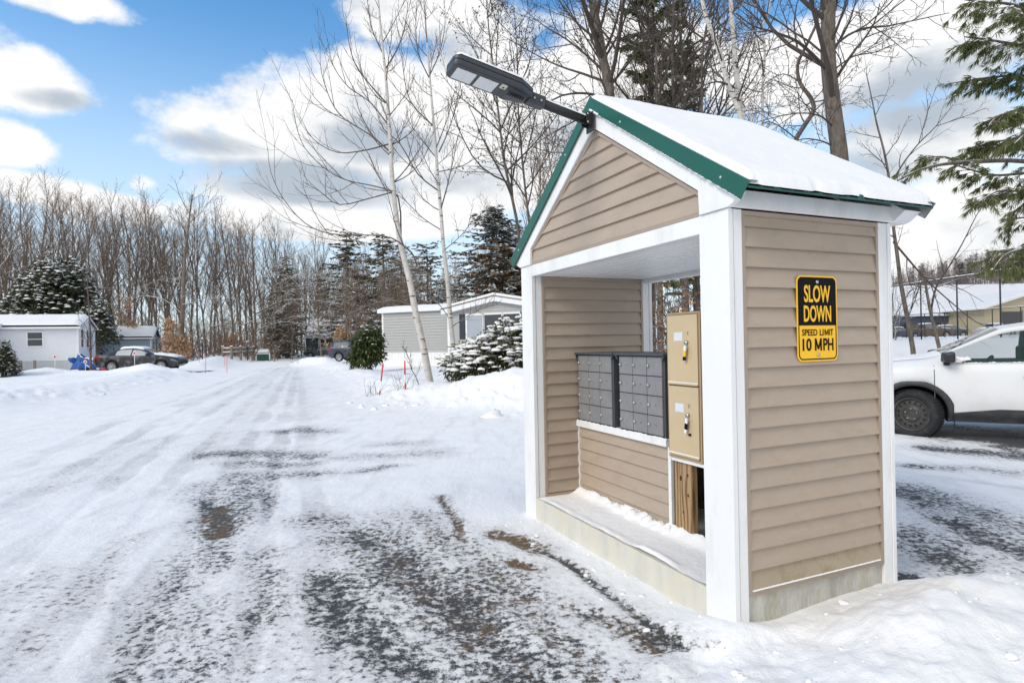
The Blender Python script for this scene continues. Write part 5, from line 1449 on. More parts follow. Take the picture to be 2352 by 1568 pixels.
# shrubs that kept their pale leaves
for k, (px, py, Y, h, w, n, m, lab) in enumerate(((388,815,57,4.2,1.5,420,'paleleaf','tall pale orange leafed shrub right of the blue gray trailer'), (425,815,58,2.4,1.6,300,'paleleaf','low pale orange leafed shrub beside the lane, near the lantern'),
                                   (290,800,61,7.0,2.4,260,'paleleaf','tan leafed small tree over the blue gray trailer'), (662,812,90,7,2.2,600,'oakleaf','rusty leafed small tree at the right end of the wood'), (785,800,66,3.2,2.0,700,'paleleaf','orange leafed shrub between the dark SUV and the evergreens'), (540,812,70,2.2,2.4,260,'oakleaf','low rusty shrub behind the rail fence'), (880,720,74,6,2.2,420,'oakleaf','rusty leafed small tree behind the gray trailer'))):
    rng = random.Random(60+k); b = at(px, py, Y); b.z = gz(b.x, b.y) - .1
    tp, trd = branch(rng, b, Vector((0,0,1)), h, .05, .015, 6, .03, .05)
    rt_, sk = tree('beech_shrub', b, tp, trd, dict(PO, max=2, n=[18,7], nx=[0,7], start=[.05,.1], len=[w/h*.8,.5], rmin=.014, ang=[65,40], up=[.03,.0]), rng, (X['barkfar'], X['twigfar']), lab, 'shrub', None, sides=(5,3,3))
    leaves(rt_, sk, rng, n, .26, X[m], lo=1, clump=2, off=.16)
# grey twiggy bush in front of the blue trailer
rng = random.Random(71); p = at(312, 822, 47); p.z = gz(p.x, p.y); gb = empty('twig_bush', p, 0, 'rounded leafless grey bush in front of the blue gray trailer', 'bush'); mb = MB()
for i in range(420):
    a = rng.uniform(0, 6.28); q, qr = branch(rng, Vector((rng.gauss(0,.5), rng.gauss(0,.4), 0)), Vector((math.cos(a)*1.1, math.sin(a)*.8, rng.uniform(.5,1.5))), rng.uniform(1.1,1.9), .02, .01, 4, .05, .12); mb.tube(q, qr, 3, cap=False)
mb.build('twigs', X['twigfar'], gb)
# street sapling between the lane and the white trailer
rng = random.Random(72); b = at(208, 860, 35.4); b.z = gz(b.x, b.y) - .1
tp, trd = branch(rng, b, Vector((.0,0,1)), 6.2, .07, .02, 8, .03, .015)
tree('sapling', b, tp, trd, dict(PO, max=3, n=[17,6,3], start=[.12,.15,.2], len=[.27,.4,.4], rmin=.010, ang=[42,36,36], up=[.1,.05,.0]), rng, (X['bark'], X['twig']), 'thin bare young tree in front of the blue tarp', 'tree', sides=(7,4,3,3))
# bare little bush and stalks by the red and white poles
rng = random.Random(73); b = at(963, 893, 17.4); b.z = gz(b.x, b.y) - .05
tp, trd = smooth_path(path([(967,897),(955,865),(945,848),(938,820),(925,795)], 17.4)), None
tp[0].z = b.z; tree('bare_shrub', tp[0], tp, lin(.014, .006, len(tp)), dict(PO, max=2, n=[10,5], start=[.2,.2], len=[.4,.5], rmin=.0045, ang=[50,40]), rng, (X['twig'], X['twig']), 'thin leafless shrub between the marker poles and the taller birch', 'shrub', sides=(5,4,3))
for k, (px, lab) in enumerate(((858, 'bare twigs poking out of the snow left of the marker poles'), (922, 'bare reddish twigs poking out of the snow between the marker poles'))):
    b = at(px, 905, 16.9); b.z = gz(b.x, b.y); rt_ = empty('twig_clump', b, 0, lab, 'twigs'); mb = MB()
    for i in range(12):
        q, qr = branch(rng, Vector((rng.gauss(0,.12), rng.gauss(0,.1), -.05)), Vector((rng.gauss(0,.5), rng.gauss(0,.4), 1)), rng.uniform(.3,.75), .006, .003, 4, .02, .12); mb.tube(q, qr, 3, cap=False)
    mb.build('twigs', X['twig'], rt_)
# ------------------------------------------------------------------ cars
X['cargrey'] = mat('grey_car_paint', (.07,.075,.085), .25, .05, 2, dirt=(.3,.3,.3), dirts=2, dirta=.2)
X['carblack'] = mat('black_car_paint', (.03,.031,.034), .25, .05, 2, dirt=(.45,.45,.46), dirts=2.4, dirta=.55)
X['carblue'] = mat('dark_blue_grey_car_paint', (.055,.062,.09), .25, .05, 2, dirt=(.35,.35,.36), dirts=2, dirta=.2)
X['rim'] = mat('black_steel_rim', (.042,.040,.038), .45, .2, 12, dirt=(.2,.16,.13), dirts=9, dirta=.25)
X['alloy'] = mat('alloy_rim', (.4,.41,.42), .35, .1, 12, metal=.6)
X['tealglass'] = glass('tinted_side_window_glass', (.05,.13,.12), .03, .22)
X['interior'] = mat('dark_car_interior', (.03,.033,.036), .8)
X['seam'] = mat('door_seam', (.11,.11,.11), .8)
SUV = dict(L=4.6, wx=(.93,3.62), wr=.36, track=.80, st=[  # x, z top, z belt, half width top, half width belt
    (0,.80,.70,.45,.62),(.06,.98,.88,.55,.78),(.3,1.09,1.00,.72,.885),(.75,1.135,1.04,.76,.915),(1.1,1.165,1.06,.76,.92),(1.22,1.20,1.075,.73,.92),(2.0,1.60,1.085,.58,.925),(2.5,1.672,1.09,.57,.925),(3.3,1.685,1.11,.57,.925),(3.9,1.63,1.14,.56,.91),(4.2,1.55,1.15,.54,.90),(4.52,1.12,1.10,.62,.86),(4.6,.95,.9,.66,.80)])
SEDAN = dict(L=4.85, wx=(.95,3.75), wr=.335, track=.79, st=[
    (0,.62,.55,.4,.6),(.06,.76,.70,.55,.76),(.4,.86,.80,.66,.86),(1.2,.97,.90,.72,.91),(1.45,1.01,.92,.70,.91),(2.2,1.38,.94,.52,.915),(2.7,1.45,.95,.52,.915),(3.3,1.42,.97,.52,.915),(4.15,1.10,1.0,.58,.90),(4.4,1.06,1.0,.66,.88),(4.78,1.02,.95,.66,.82),(4.85,.9,.85,.62,.76)])
PICK = dict(L=5.6, wx=(.95,4.5), wr=.39, track=.85, st=[
    (0,.95,.8,.6,.75),(.08,1.1,1.0,.7,.9),(1.1,1.2,1.12,.78,.97),(1.45,1.27,1.15,.74,.98),(2.0,1.78,1.16,.62,.985),(3.1,1.85,1.17,.62,.985),(3.5,1.70,1.17,.62,.985),(3.65,1.22,1.17,.8,.985),(5.5,1.20,1.17,.85,.97),(5.6,1.1,1.05,.8,.93)])
def shape_fn(sp):
    xs = [s[0] for s in sp['st']]
    fx = np.linspace(0, sp['L'], 93); cols = []
    for c in range(1, 5):
        v = np.interp(fx, xs, [s[c] for s in sp['st']]); 
        k = np.array([1,2,3,2,1]) / 9.; vp = np.pad(v, 2, mode='edge'); v2 = np.convolve(vp, k, 'valid'); v2[0], v2[-1] = v[0], v[-1]; cols.append(v2)
    return lambda x: [float(np.interp(x, fx, c)) for c in cols]
def ring_at(fn, sp, x):
    zt, zb, wt, wb = fn(x); L = sp['L']; zlow = sp.get('zlow', .27)
    e = min(x, L-x); zl = zlow + max(0, .35 - e) * .45
    zt = max(zt, zb + .012); 
    gh = zt - zb
    pts = [(0, zl), (wb*.80, zl-.01), (wb*.93, zl+.03), (wb*.985, zl+.12), (wb*1.0, (zl+zb)*.5), (wb*1.0, zb-.12), (wb*.985, zb-.03), (wb*.955, zb)]
    for t in (.3,.6,.85): pts.append((wb*.955 + (wt-wb*.955)*(t**1.08), zb + gh*t*.955))
    pts += [(wt*.93, zt - gh*.02), (wt*.6, zt + .012), (0, zt + .02)]
    return pts
def yside(fn, sp, x, z):
    r = ring_at(fn, sp, x)[2:12]
    return float(np.interp(z, [p[1] for p in r], [p[0] for p in r]))
def patch(mb, fn, sp, x0, x1, zlo, zhi, off, side, nx=14, nz=5, mi=0):
    def g(u, v):
        x = x0 + (x1-x0)*u; a, b = zlo(x), zhi(x); z = a + (b-a)*v
        return (x, side*(yside(fn, sp, x, z) + off), z)
    if side < 0: mb.grid(lambda u, v: g(u, v), nx, nz, mi)
    else: mb.grid(lambda u, v: g(1-u, v), nx, nz, mi)
def fix_normals(me):
    b = bmesh.new(); b.from_mesh(me); bmesh.ops.remove_doubles(b, verts=b.verts, dist=1e-5); bmesh.ops.recalc_face_normals(b, faces=b.faces); b.to_mesh(me); b.free()
def apply_bool(o, cutters):
    for q in [o] + list(cutters): fix_normals(q.data)
    for c in cutters:
        m = o.modifiers.new('cut', 'BOOLEAN'); m.operation = 'DIFFERENCE'; m.object = c; m.solver = 'EXACT'
    dg = bpy.context.evaluated_depsgraph_get(); dg.update()
    me = bpy.data.meshes.new_from_object(o.evaluated_get(dg)); o.modifiers.clear(); old = o.data; o.data = me; me.name = old.name
    for c in cutters:
        d = c.data; bpy.data.objects.remove(c); bpy.data.meshes.remove(d)
def make_wheel(root, x, y, sp, side, steel, steer=0):
    r = sp['wr']; w_ = .115
    M = Matrix.Translation((x, y, r)) @ Matrix.Rotation(steer, 4, 'Z') @ Matrix.Rotation(0 if side < 0 else PI, 4, 'Z')   # local -y is outwards
    rr = r * .66
    mb = MB(); mb.lathe([(rr-.02,.06),(rr,-.075),(rr+.008,-w_+.01),(r*.84,-w_-.008),(r*.95,-w_+.012),(r,-w_+.045),(r+.002,0),(r,w_-.04),(r*.9,w_),(rr,w_)], 40, axis='y', M=M)
    # tread blocks on the shoulder
    if steel:
        for k in range(52):
            a = 2*PI*k/52
            mb.box(r-.012, -w_+.012, -.014, r+.006, w_*.9, .012, 0, M @ Matrix.Rotation(a, 4, 'Y'))
    wh = mb.build('wheel', X['tyre'], root)
    mb = MB()
    if steel:
        mb.lathe([(rr+.004,-.098),(rr-.008,-.1),(rr-.022,-.085),(rr-.03,-.06),(rr*.86,-.052),(rr*.78,-.062),(rr*.60,-.066),(rr*.5,-.05),(rr*.44,-.078),(rr*.28,-.08),(rr*.24,-.07),(rr*.2,-.072),(0,-.072)], 40, axis='y', M=M)
        hb = mb
        for k in range(15):
            a = 2*PI*k/15; hb.lathe([(0,-.0690),(.017,-.0690)], 10, 1, axis='y', M=M @ Matrix.Translation((rr*.73*math.cos(a), 0, rr*.73*math.sin(a))))
        for k in range(5):
            a = 2*PI*k/5 + .3; hb.lathe([(0,-.102),(.009,-.1),(.011,-.076)], 8, 2, axis='y', M=M @ Matrix.Translation((rr*.33*math.cos(a), 0, rr*.33*math.sin(a))))
        hb.build('rim', [X['rim'], X['dark'], X['steel']], wh)
    else:
        mb.lathe([(rr+.004,-.095),(rr-.02,-.09),(rr-.03,-.05),(rr*.3,-.04),(0,-.05)], 24, axis='y', M=M)
        for k in range(7): mb.box(.02, -.085, -.02, rr-.012, -.055, .02, 0, M @ Matrix.Rotation(2*PI*k/7, 4, 'Y'))
        mb.lathe([(.05,-.05),(.05,-.09),(0,-.09)], 12, axis='y', M=M); mb.build('rim', X['alloy'], wh)
    return wh
def car(name, sp, paint, loc, rz, label, hero=False, snow=0.0, glassm=None, simple=False, tail=True, group=None, clad=False):
    """x runs from the nose backwards; -y is the car's left side when it drives towards -x"""
    fn = shape_fn(sp); L = sp['L']; root = empty(name, loc, rz, label, 'car', group)
    glassm = glassm or X['glassdark']
    N = 64; mb = MB(); rings = []
    for i in range(N+1):
        x = L*i/N; h = ring_at(fn, sp, x); rings.append([(x, y, z) for y, z in h] + [(x, -y, z) for y, z in h[-2:0:-1]])
    n = len(rings[0]); vs = [p for r in rings for p in r]
    fs = [(i*n+k, (i+1)*n+k, (i+1)*n+(k+1)%n, i*n+(k+1)%n) for i in range(N) for k in range(n)]
    fs += [list(range(n)), [N*n+k for k in range(n)][::-1]]
    mb.add(vs, fs, 0, True)
    body = mb.build('body', [paint, X['interior']], root)
    wr = sp['wr']; cut = []
    for wx in sp['wx']:
        circ = [(wx + (wr+.055)*math.cos(2*PI*k/32), wr+.01 + (wr+.055)*math.sin(2*PI*k/32)) for k in range(32)]
        for (ya, yb) in ((-1.3, -.45), (.45, 1.3)):
            c = MB(); c.prism(circ, ya, yb, 'y'); cut.append(c.build('cutter', X['interior'], root))
    belt = lambda x: fn(x)[1] + .03
    def roofl(x): zt, zb, wt, wb = fn(x); return zb + (zt-zb)*.84
    if hero:     # the side windows are real openings through the cabin
        poly = []
        xs = np.linspace(sp['win'][0][0], sp['win'][0][1], 16)
        top = [(x, max(belt(x)+.01, roofl(x))) for x in xs]
        poly = [(xs[0], belt(xs[0])), (xs[-1], belt(xs[-1]))] + top[::-1]
        c = MB(); c.prism(poly, -1.3, 1.3, 'y'); cut.append(c.build('cutter', X['interior'], root))
        xs2 = np.linspace(sp['win'][1][0], sp['win'][1][1], 10)
        poly = [(xs2[0], belt(xs2[0])), (xs2[-1], belt(xs2[-1]))] + [(x, roofl(x)) for x in xs2][::-1]
        c = MB(); c.prism(poly, -1.3, 1.3, 'y'); cut.append(c.build('cutter', X['interior'], root))
    apply_bool(body, cut)
    me = body.data
    for p in me.polygons:
        c = p.center; zt, zb, wt, wb = fn(c.x); 
        if abs(c.y) < yside(fn, sp, c.x, c.z) - .03 and .1 < c.x < L-.1:
            inwheel = any((c.x-wx)**2 + (c.z-wr)**2 < (wr+.07)**2 for wx in sp['wx'])
            incab = zb < c.z < zb + (zt-zb)*.87 and hero
            if (inwheel and abs(p.normal.z) + abs(p.normal.x) > .05 or inwheel) or incab: p.material_index = 1; p.use_smooth = False
    # glazing
    sides = (-1, 1)
    for (a, b) in sp['win']:
        for s in sides:
            mb = MB(); patch(mb, fn, sp, a, b, belt, lambda x: max(belt(x)+.005, roofl(x)), .003 if not hero else .004, s, 18, 4); mb.build('side_window', glassm, root)
    def topgrid(mb, x0, x1, ylim, off, nx=10, ny=10, mi=0):
        def g(u, v):
            x = x0 + (x1-x0)*u; r = ring_at(fn, sp, x)[7:]; yy = [p[0] for p in r][::-1]; zz = [p[1] for p in r][::-1]
            lim = fn(x)[2]*.93*ylim; y = (v-.5)*2*lim; return (x, y, float(np.interp(abs(y), yy, zz)) + off(x, y) if callable(off) else float(np.interp(abs(y), yy, zz)) + off)
        mb.grid(g, nx, ny, mi)
    wa, wb_ = sp['shield']; mb = MB(); topgrid(mb, wa, wb_, 1.0, .006); mb.build('windshield', X['glassdark'], root)
    ra, rb = sp['rear']; mb = MB(); topgrid(mb, ra, rb, 1.0, .006); mb.build('rear_window', X['glassdark'], root)
    for i, wx in enumerate(sp['wx']):
        for s in sides:
            make_wheel(root, wx, s*sp['track'], sp, s, hero, sp.get('steer', 0) if i == 0 else 0)
    if not simple:
        for s in sides:
            # lamps
            mb = MB(); patch(mb, fn, sp, .05, .42, lambda x: fn(x)[1]-.16, lambda x: fn(x)[1]-.05, .006, s, 6, 3); mb.build('headlight', X['glassgrey'], root)
            mb = MB(); patch(mb, fn, sp, L-.42, L-.06, lambda x: fn(L-.42)[1]-.22, lambda x: fn(L-.42)[1]-.05, .008, s, 6, 3); mb.build('tail_light', X['red'], root)
            # wheel arch lips
            for wx in sp['wx']:
                mb = MB(); pts = []; R0, R1 = wr+.05, wr+(.125 if clad else .068)
                nA = 22
                for k in range(nA+1):
                    a = R(-8) + R(196)*k/nA
                    for rr_ in (R0, R1):
                        x, z = wx + rr_*math.cos(a), wr+.01 + rr_*math.sin(a)
                        if rr_ == R1 and clad: x = wx + math.copysign(min(abs(rr_*math.cos(a))*1.02, .47), math.cos(a)); z = min(z, wr+.01+.47)
                        pts.append((x, s*(yside(fn, sp, x, max(z,.3)) + .014), z))
                m_ = len(pts); pts2 = [(p[0], p[1]-s*.04, p[2]) for p in pts]
                fsx = []
                for k in range(nA):
                    a_, b_ = 2*k, 2*k+2
                    fsx += [(a_, b_, b_+1, a_+1), (m_+a_, m_+a_+1, m_+b_+1, m_+b_), (a_, m_+a_, m_+b_, b_), (a_+1, b_+1, m_+b_+1, m_+a_+1)]
                mb.add(pts+pts2, fsx, 0, True); mb.build('wheel_arch', X['plastic'] if clad else paint, root)
            # door seams and handles
            for (a, b, zlo_) in sp['doors']:
                mb = MB()
                q = []
                zz = np.linspace(zlo_, belt(b)-.03, 9)
                for x_, in ((b,),): q = [(x_ + (.05*((z-.75)/.3)**2 if False else 0), s*(yside(fn, sp, x_, z)+.001), z) for z in zz]
                mb.tube(q, .006 if hero else .008, 5, cap=False)
                mb.build('door_seam', X['seam'], root)
                if b - a < .1: continue
                mb = MB(); hx = b-.13; hz = fn(b)[1]-.17; yy = yside(fn, sp, hx, hz)
                mb.add([(hx-.11, s*(yy+.002), hz-.016),(hx+.11, s*(yy+.002), hz-.016),(hx+.11, s*(yy+.002), hz+.02),(hx-.11, s*(yy+.002), hz+.02),(hx-.095, s*(yy+.036), hz-.01),(hx+.095, s*(yy+.036), hz-.01),(hx+.095, s*(yy+.034), hz+.012),(hx-.095, s*(yy+.034), hz+.012)],
                       [(4,5,6,7),(0,1,5,4),(1,2,6,5),(2,3,7,6),(3,0,4,7)]); mb.build('door_handle', paint, root, bevel=.006)
            # mirrors
            mx, mz = sp['mirror']; yy = yside(fn, sp, mx, mz)
            mb = MB(); mb.box(mx-.05, s*(yy+.015) - .02, mz-.02, mx+.03, s*(yy+.015)+.02, mz+.04)
            mb.add([(mx-.09, s*(yy+.05), mz+.03),(mx+.065, s*(yy+.02), mz+.02),(mx+.065, s*(yy+.26), mz+.03),(mx-.06, s*(yy+.24), mz+.045),(mx-.08, s*(yy+.05), mz+.16),(mx+.065, s*(yy+.02), mz+.185),(mx+.065, s*(yy+.255), mz+.175),(mx-.05, s*(yy+.24), mz+.15)], [(3,2,1,0),(4,5,6,7),(0,1,5,4),(1,2,6,5),(2,3,7,6),(3,0,4,7)]); mir = mb.build('mirror', X['black'] if hero or paint is not X['carwhite'] else paint, root, bevel=.02)
            mb = MB(); mb.lathe([(0,.0),(.085,0)], 20, M=Matrix.Translation((mx+.068, s*(yy+.13), mz+.10)) @ Matrix.Rotation(PI/2, 4, 'Y') @ Matrix.Scale(1.3, 4, (0,1,0)) @ Matrix.Scale(.85, 4, (1,0,0))); mb.build('mirror_glass', X['glassgrey'], mir)
    if clad:
        for s in sides:
            mb = MB(); x0, x1 = sp['wx'][0]+.43, sp['wx'][1]-.43
            patch(mb, fn, sp, x0, x1, lambda x: .285, lambda x: .40 + .07*min(1, max(0, (x-x0)/.55)), .010, s, 30, 5); mb.build('sill_cladding', X['plastic'], root)
    if snow:
        mb = MB(); rg = random.Random(9)
        topgrid(mb, sp['roofx'][0], sp['roofx'][1], 1.04, lambda x, y: .012 + snow*(.6+.6*mnoise_(x*3, y*3+9))*min(1, (1.02*fn(x)[2]*.93-abs(y))/.05)*min(1, (x-sp['roofx'][0])/.06+.05)*min(1,(sp['roofx'][1]-x)/.06+.05), 30, 16)
        mb.build('roof_snow', X['snow'], root)
        mb = MB(); topgrid(mb, .2, wa-.05, 1.0, lambda x, y:   .008 + snow*(.5+1.0*mnoise_(x*4, y*4+3))*min(1, (x-.2)/.1+.05)*min(1, (fn(x)[2]*.94-abs(y))/.06), 24, 16); mb.build('hood_snow', X['snow'], root)
    return root, fn
SUV.update(win=[(1.38,2.42),(2.50,3.42),(3.5,4.1)], shield=(1.28,1.96), rear=(4.22,4.5), doors=[(1.16,1.18,.50),(1.3,2.40,.34),(2.5,3.42,.6)], mirror=(1.34,1.09), roofx=(2.1,4.1), steer=R(-24))
SEDAN.update(win=[(1.75,2.62),(2.70,3.55)], shield=(1.5,2.12), rear=(3.45,4.1), doors=[(1.4,1.42,.4),(1.5,2.66,.35),(2.7,3.55,.6)], mirror=(1.66,.93), roofx=(2.1,3.45))
PICK.update(win=[(1.75,2.5),(2.55,3.3)], shield=(1.5,1.95), rear=(3.5,3.62), doors=[(1.4,1.42,.4),(1.5,2.5,.4),(2.5,3.35,.5)], mirror=(1.6,1.17), roofx=(2.0,3.4))
X['frost'] = glass('frosted_window_glass', (.38,.4,.43), .4)
# the white SUV by the shelter
wp = at(2098, 948, 8.75); a_ = R(-30)
gzc = -.13
suv, sfn = car('white_suv', SUV, X['carwhite'], (wp.x - .93*math.cos(a_) - .8*math.sin(a_), wp.y - .93*math.sin(a_) + .8*math.cos(a_), gzc), a_, 'white SUV with black steel wheels parked behind the mail shelter', True, 0, X['tealglass'], clad=True)
for ch in list(suv.children):
    if ch.name.startswith('windshield') and False: pass
mb = MB()       # seats, wheel and dash seen through the side glass
M_ = Matrix.Translation((1.83, -.38, 1.02)) @ Matrix.Rotation(R(-62), 4, 'Y')
mb.tube([tuple(M_ @ Vector((.19*math.cos(t), .19*math.sin(t), 0))) for t in np.linspace(0, 2*PI, 25)], .016, 8, cap=False); mb.tube([tuple(M_ @ Vector((-.18,0,0))), tuple(M_ @ Vector((.18,0,0)))], .018, 6); mb.tube([tuple(M_ @ Vector((0,0,0))), tuple(M_ @ Vector((0,0,-.2)))], .03, 6)
mb.build('steering_wheel', X['black'], suv)
for y in (-.38, .38):
    mb = MB(); mb.box(2.35, y-.22, .85, 2.52, y+.22, 1.32); mb.box(2.40, y-.13, 1.33, 2.5, y+.13, 1.5); mb.build('seat', X['interior'], suv, bevel=.04)
mb = MB(); rng = random.Random(3)       # snow along the belt line and by the mirror, on the cowl and hood
x = 1.42
while x < 3.4:
    mb.blob((x, -(yside(sfn, SUV, x, sfn(x)[1]+.02)+.004), sfn(x)[1]+.022), .03, .012, rng.uniform(.006,.018), rng, 0, 7, 3); x += rng.uniform(.03,.07)
for k in range(10): mb.blob((1.46+rng.uniform(-.04,.1), -(yside(sfn, SUV, 1.46, 1.08)+.015), 1.09+rng.uniform(0,.07)), .05, .03, .045, rng, 0, 8, 4)
mb.build('belt_snow', X['snow'], suv)
mb = MB()
def hs(u, v):
    x = .35 + .95*u; y = (v-.5)*1.42; r = ring_at(sfn, SUV, x)[7:]; z = float(np.interp(abs(y), [p[0] for p in r][::-1], [p[1] for p in r][::-1]))
    return (x, y, z + .004 + .03*mnoise_(x*4, y*3)*min(1, min(u,1-u)*8, min(v,1-v)*9))
mb.grid(hs, 24, 20); mb.build('hood_snow', X['snow'], suv)
mb = MB()
for s in (-1,): mb.add([(1.40, s*.90, .30), (1.44, s*.70, .30), (1.42, s*.70, .10), (1.39, s*.90, .10)], [(0,1,2,3)])
mb.build('mud_flap', X['plastic'], suv)

# the dark cars along the lane
p = at(326, 840, 36.6)
car('black_sedan', SEDAN, X['carblack'], (p.x+2.42, p.y+.3, .06), PI + R(6), 'black sedan with a snowy roof and hood parked behind a snowbank', False, .09, X['frost'])
p = at(700, 820, 47.5)
q = at(752, 835, 47.0)
car('dark_suv', SUV, X['carblue'], (q.x+4.6*math.cos(R(14)), q.y+.9-4.6*math.sin(R(-14))*-1*0, .14), PI + R(-8), 'dark blue gray SUV parked half behind the broad leaved shrub', False, .0, X['glassgrey'])
q = at(698, 812, 78)
car('grey_sedan', SEDAN, X['cargrey'], (q.x, q.y, gz(q.x, q.y)), R(10), 'distant gray sedan in front of the dark house', False, .0, X['glassgrey'], simple=True)

# ------------------------------------------------------------------ buildings
X['wall_white'] = mat('white_clapboard', (.74,.76,.8), .6, .04)
X['wall_grey'] = mat('pale_grey_clapboard', (.40,.405,.40), .6, .04)
X['wall_blue'] = mat('blue_grey_clapboard', (.29,.38,.455), .6, .06)
X['wall_dark'] = mat('slate_blue_wall', (.035,.045,.062), .7, .1)
X['skirt'] = mat('grey_skirting', (.50,.52,.54), .7, .08)
X['wall_yellow'] = mat('yellow_metal_wall', (.45,.385,.265), .6, .06)
X['bluetrim'] = mat('blue_fascia', (.05,.07,.13), .5, .08)
X['tarpblue'] = snowcap('blue_tarp', (.02,.085,.30), .3, .3, 5, .5)
X['redpaint'] = mat('red_machine_paint', (.35,.02,.03), .4)
X['brownroof'] = mat('roof_edge', (.06,.06,.065), .7)
X['curtain'] = mat('pale_curtain', (.36,.40,.45), .8, .1, 12, stretch=(8,8,1))
def clap(mb, p0, p1, z0, z1, exp=.11, lip=.028, topfn=None):
    """lapped boards on the vertical wall from p0 to p1 (facing right of the walk)"""
    d = Vector((p1[0]-p0[0], p1[1]-p0[1], 0)); L = d.length; d /= L; n = Vector((d.y, -d.x, 0)); o = Vector((p0[0], p0[1], 0))
    z = z0
    while z < z1 - 1e-4:
        zb = min(z+exp, z1)
        if topfn: a0, a1 = topfn(z); b0, b1 = topfn(zb)
        else: a0, a1, b0, b1 = 0, L, 0, L
        if a1 - a0 > .01:
            mb.add([o+d*a0+n*lip+Vector((0,0,z)), o+d*a1+n*lip+Vector((0,0,z)), o+d*b1+n*.001+Vector((0,0,zb)), o+d*b0+n*.001+Vector((0,0,zb))], [(0,1,2,3)])
            mb.add([o+d*a0+Vector((0,0,z)), o+d*a1+Vector((0,0,z)), o+d*a1+n*lip+Vector((0,0,z)), o+d*a0+n*lip+Vector((0,0,z))], [(0,1,2,3)])
        z = zb
def house(name, label, loc, rz, Lx, Wy, zs, ze, rise, wall, windows, over=.25, skirt='skirt', snowt=.16, cat='house', gable_over=.25, exp=.15):
    """long axis on x from 0 to Lx, front wall at y = 0 facing -y, gables at both ends"""
    root = empty(name, loc, rz, label, cat)
    zr = ze + rise; sl = rise / (Wy/2)
    mb = MB(); mb.prism([(0,zs-.5),(Wy,zs-.5),(Wy,ze),(Wy/2,zr),(0,ze)], 0, Lx, 'x')
    clap(mb, (0,0), (Lx,0), zs, ze, exp, .034); 
    def tf(z): t = max(0, (z-ze)/sl); return (t, Wy-t)
    clap(mb, (Lx,0), (Lx,Wy), zs, zr-.02, exp, topfn=tf); clap(mb, (0,Wy), (0,0), zs, zr-.02, exp, topfn=tf)
    wl = mb.build('wall', wall, root)
    mb = MB()
    for (x, y) in ((0,0),(Lx,0),(Lx,Wy)): mb.box(x-.06, y-.06, zs-.02, x+.06, y+.06, ze)
    mb.build('corner_trim', X['white2'], wl)
    if skirt:
        mb = MB(); mb.box(-.012, -.012, -.6, Lx+.012, Wy+.012, zs-.004)
        for k in range(int(Lx/.25)): mb.box(k*.25, -.02, -.6, k*.25+.03, -.0125, zs-.006)
        mb.build('skirting', X[skirt], root)
    rf = MB()
    g = gable_over
    for s in (0, 1):
        def P(x, t, h): return (x, Wy/2 + (t if s else -t), zr - sl*t + h)
        T = Wy/2 + over; rf.add([P(-g,0,.02),P(Lx+g,0,.02),P(Lx+g,T,.02),P(-g,T,.02),P(-g,0,-.0),P(Lx+g,0,-.0),P(Lx+g,T,-.0),P(-g,T,-.0)], [(0,1,2,3),(7,6,5,4),(2,6,7,3),(0,3,7,4),(1,5,6,2)])
    ro = rf.build('roof', X['brownroof'], root)
    mb = MB()
    for yy in (-over, Wy+over): mb.box(-g+.005, yy-.0 if yy < 0 else yy-.02, ze - sl*over - .13, Lx+g-.005, yy+.02 if yy < 0 else yy, ze - sl*over + .005)
    for x in (-g+.0, Lx+g-.03):
        for s in (-1, 1):
            q = [(Wy/2, zr), (Wy/2+s*(Wy/2+over), ze-sl*over), (Wy/2+s*(Wy/2+over), ze-sl*over-.14), (Wy/2, zr-.14)]
            mb.prism(q if s < 0 else q[::-1], x, x+.03+.001*s, 'x')
    mb.build('white_fascia', X['white2'], ro)
    mb = MB()
    def rs(u, v):
        x = -g+.02 + (Lx+2*g-.04)*u; t = (v-.5)*2*(Wy/2+over-.03); e = min(u,1-u)*(Lx+2*g); ee = (Wy/2+over)-abs(t)
        return (x, Wy/2+t, zr - sl*math.sqrt(t*t+.02) + .03 + snowt*min(1,(e/.12)**.5 if e > 0 else 0)*min(1,(ee/.15)**.5)*(.8+.4*mnoise_(x*.9, t*.9)))
    mb.grid(rs, max(24, int(Lx*4)), 26); mb.build('roof_snow', X['roofsnow'], ro)
    for wd in windows:
        face, u, z0, w_, h_ = wd[:5]; opt = wd[5] if len(wd) > 5 else {}
        if face == 'f': F_ = lambda a, b, o: (a, -o, b)
        else: F_ = lambda a, b, o: (Lx+o, a, b)
        def slab(mb, a0, b0, a1, b1, o0, o1, mi=0):
            o0 += .028 * (o0 > 0); o1 += .028
            if face == 'f': mb.box(a0, -o1, b0, a1, -o0, b1, mi)
            else: mb.box(Lx+o0, a0, b0, Lx+o1, a1, b1, mi)
        fm = MB(); t = .07
        slab(fm, u-t, z0-t, u, z0+h_+t, .0, .04); slab(fm, u+w_, z0-t, u+w_+t, z0+h_+t, .0, .04); slab(fm, u, z0-t, u+w_, z0, .0, .041); slab(fm, u, z0+h_, u+w_, z0+h_+t, .0, .041)
        if opt.get('sash', True): slab(fm, u, z0+h_*.5-.02, u+w_, z0+h_*.5+.02, .02, .034)
        for k in range(1, opt.get('mull', 1)): slab(fm, u+w_*k/opt['mull']-.05, z0, u+w_*k/opt['mull']+.05, z0+h_, .015, .039)
        wf = fm.build('window', X['white2'], root)
        pn = MB(); slab(pn, u+.001, z0+.001, u+w_-.001, z0+h_-.001, .016, .02); pn.build('pane', opt.get('glass', X['glassgrey']), wf)
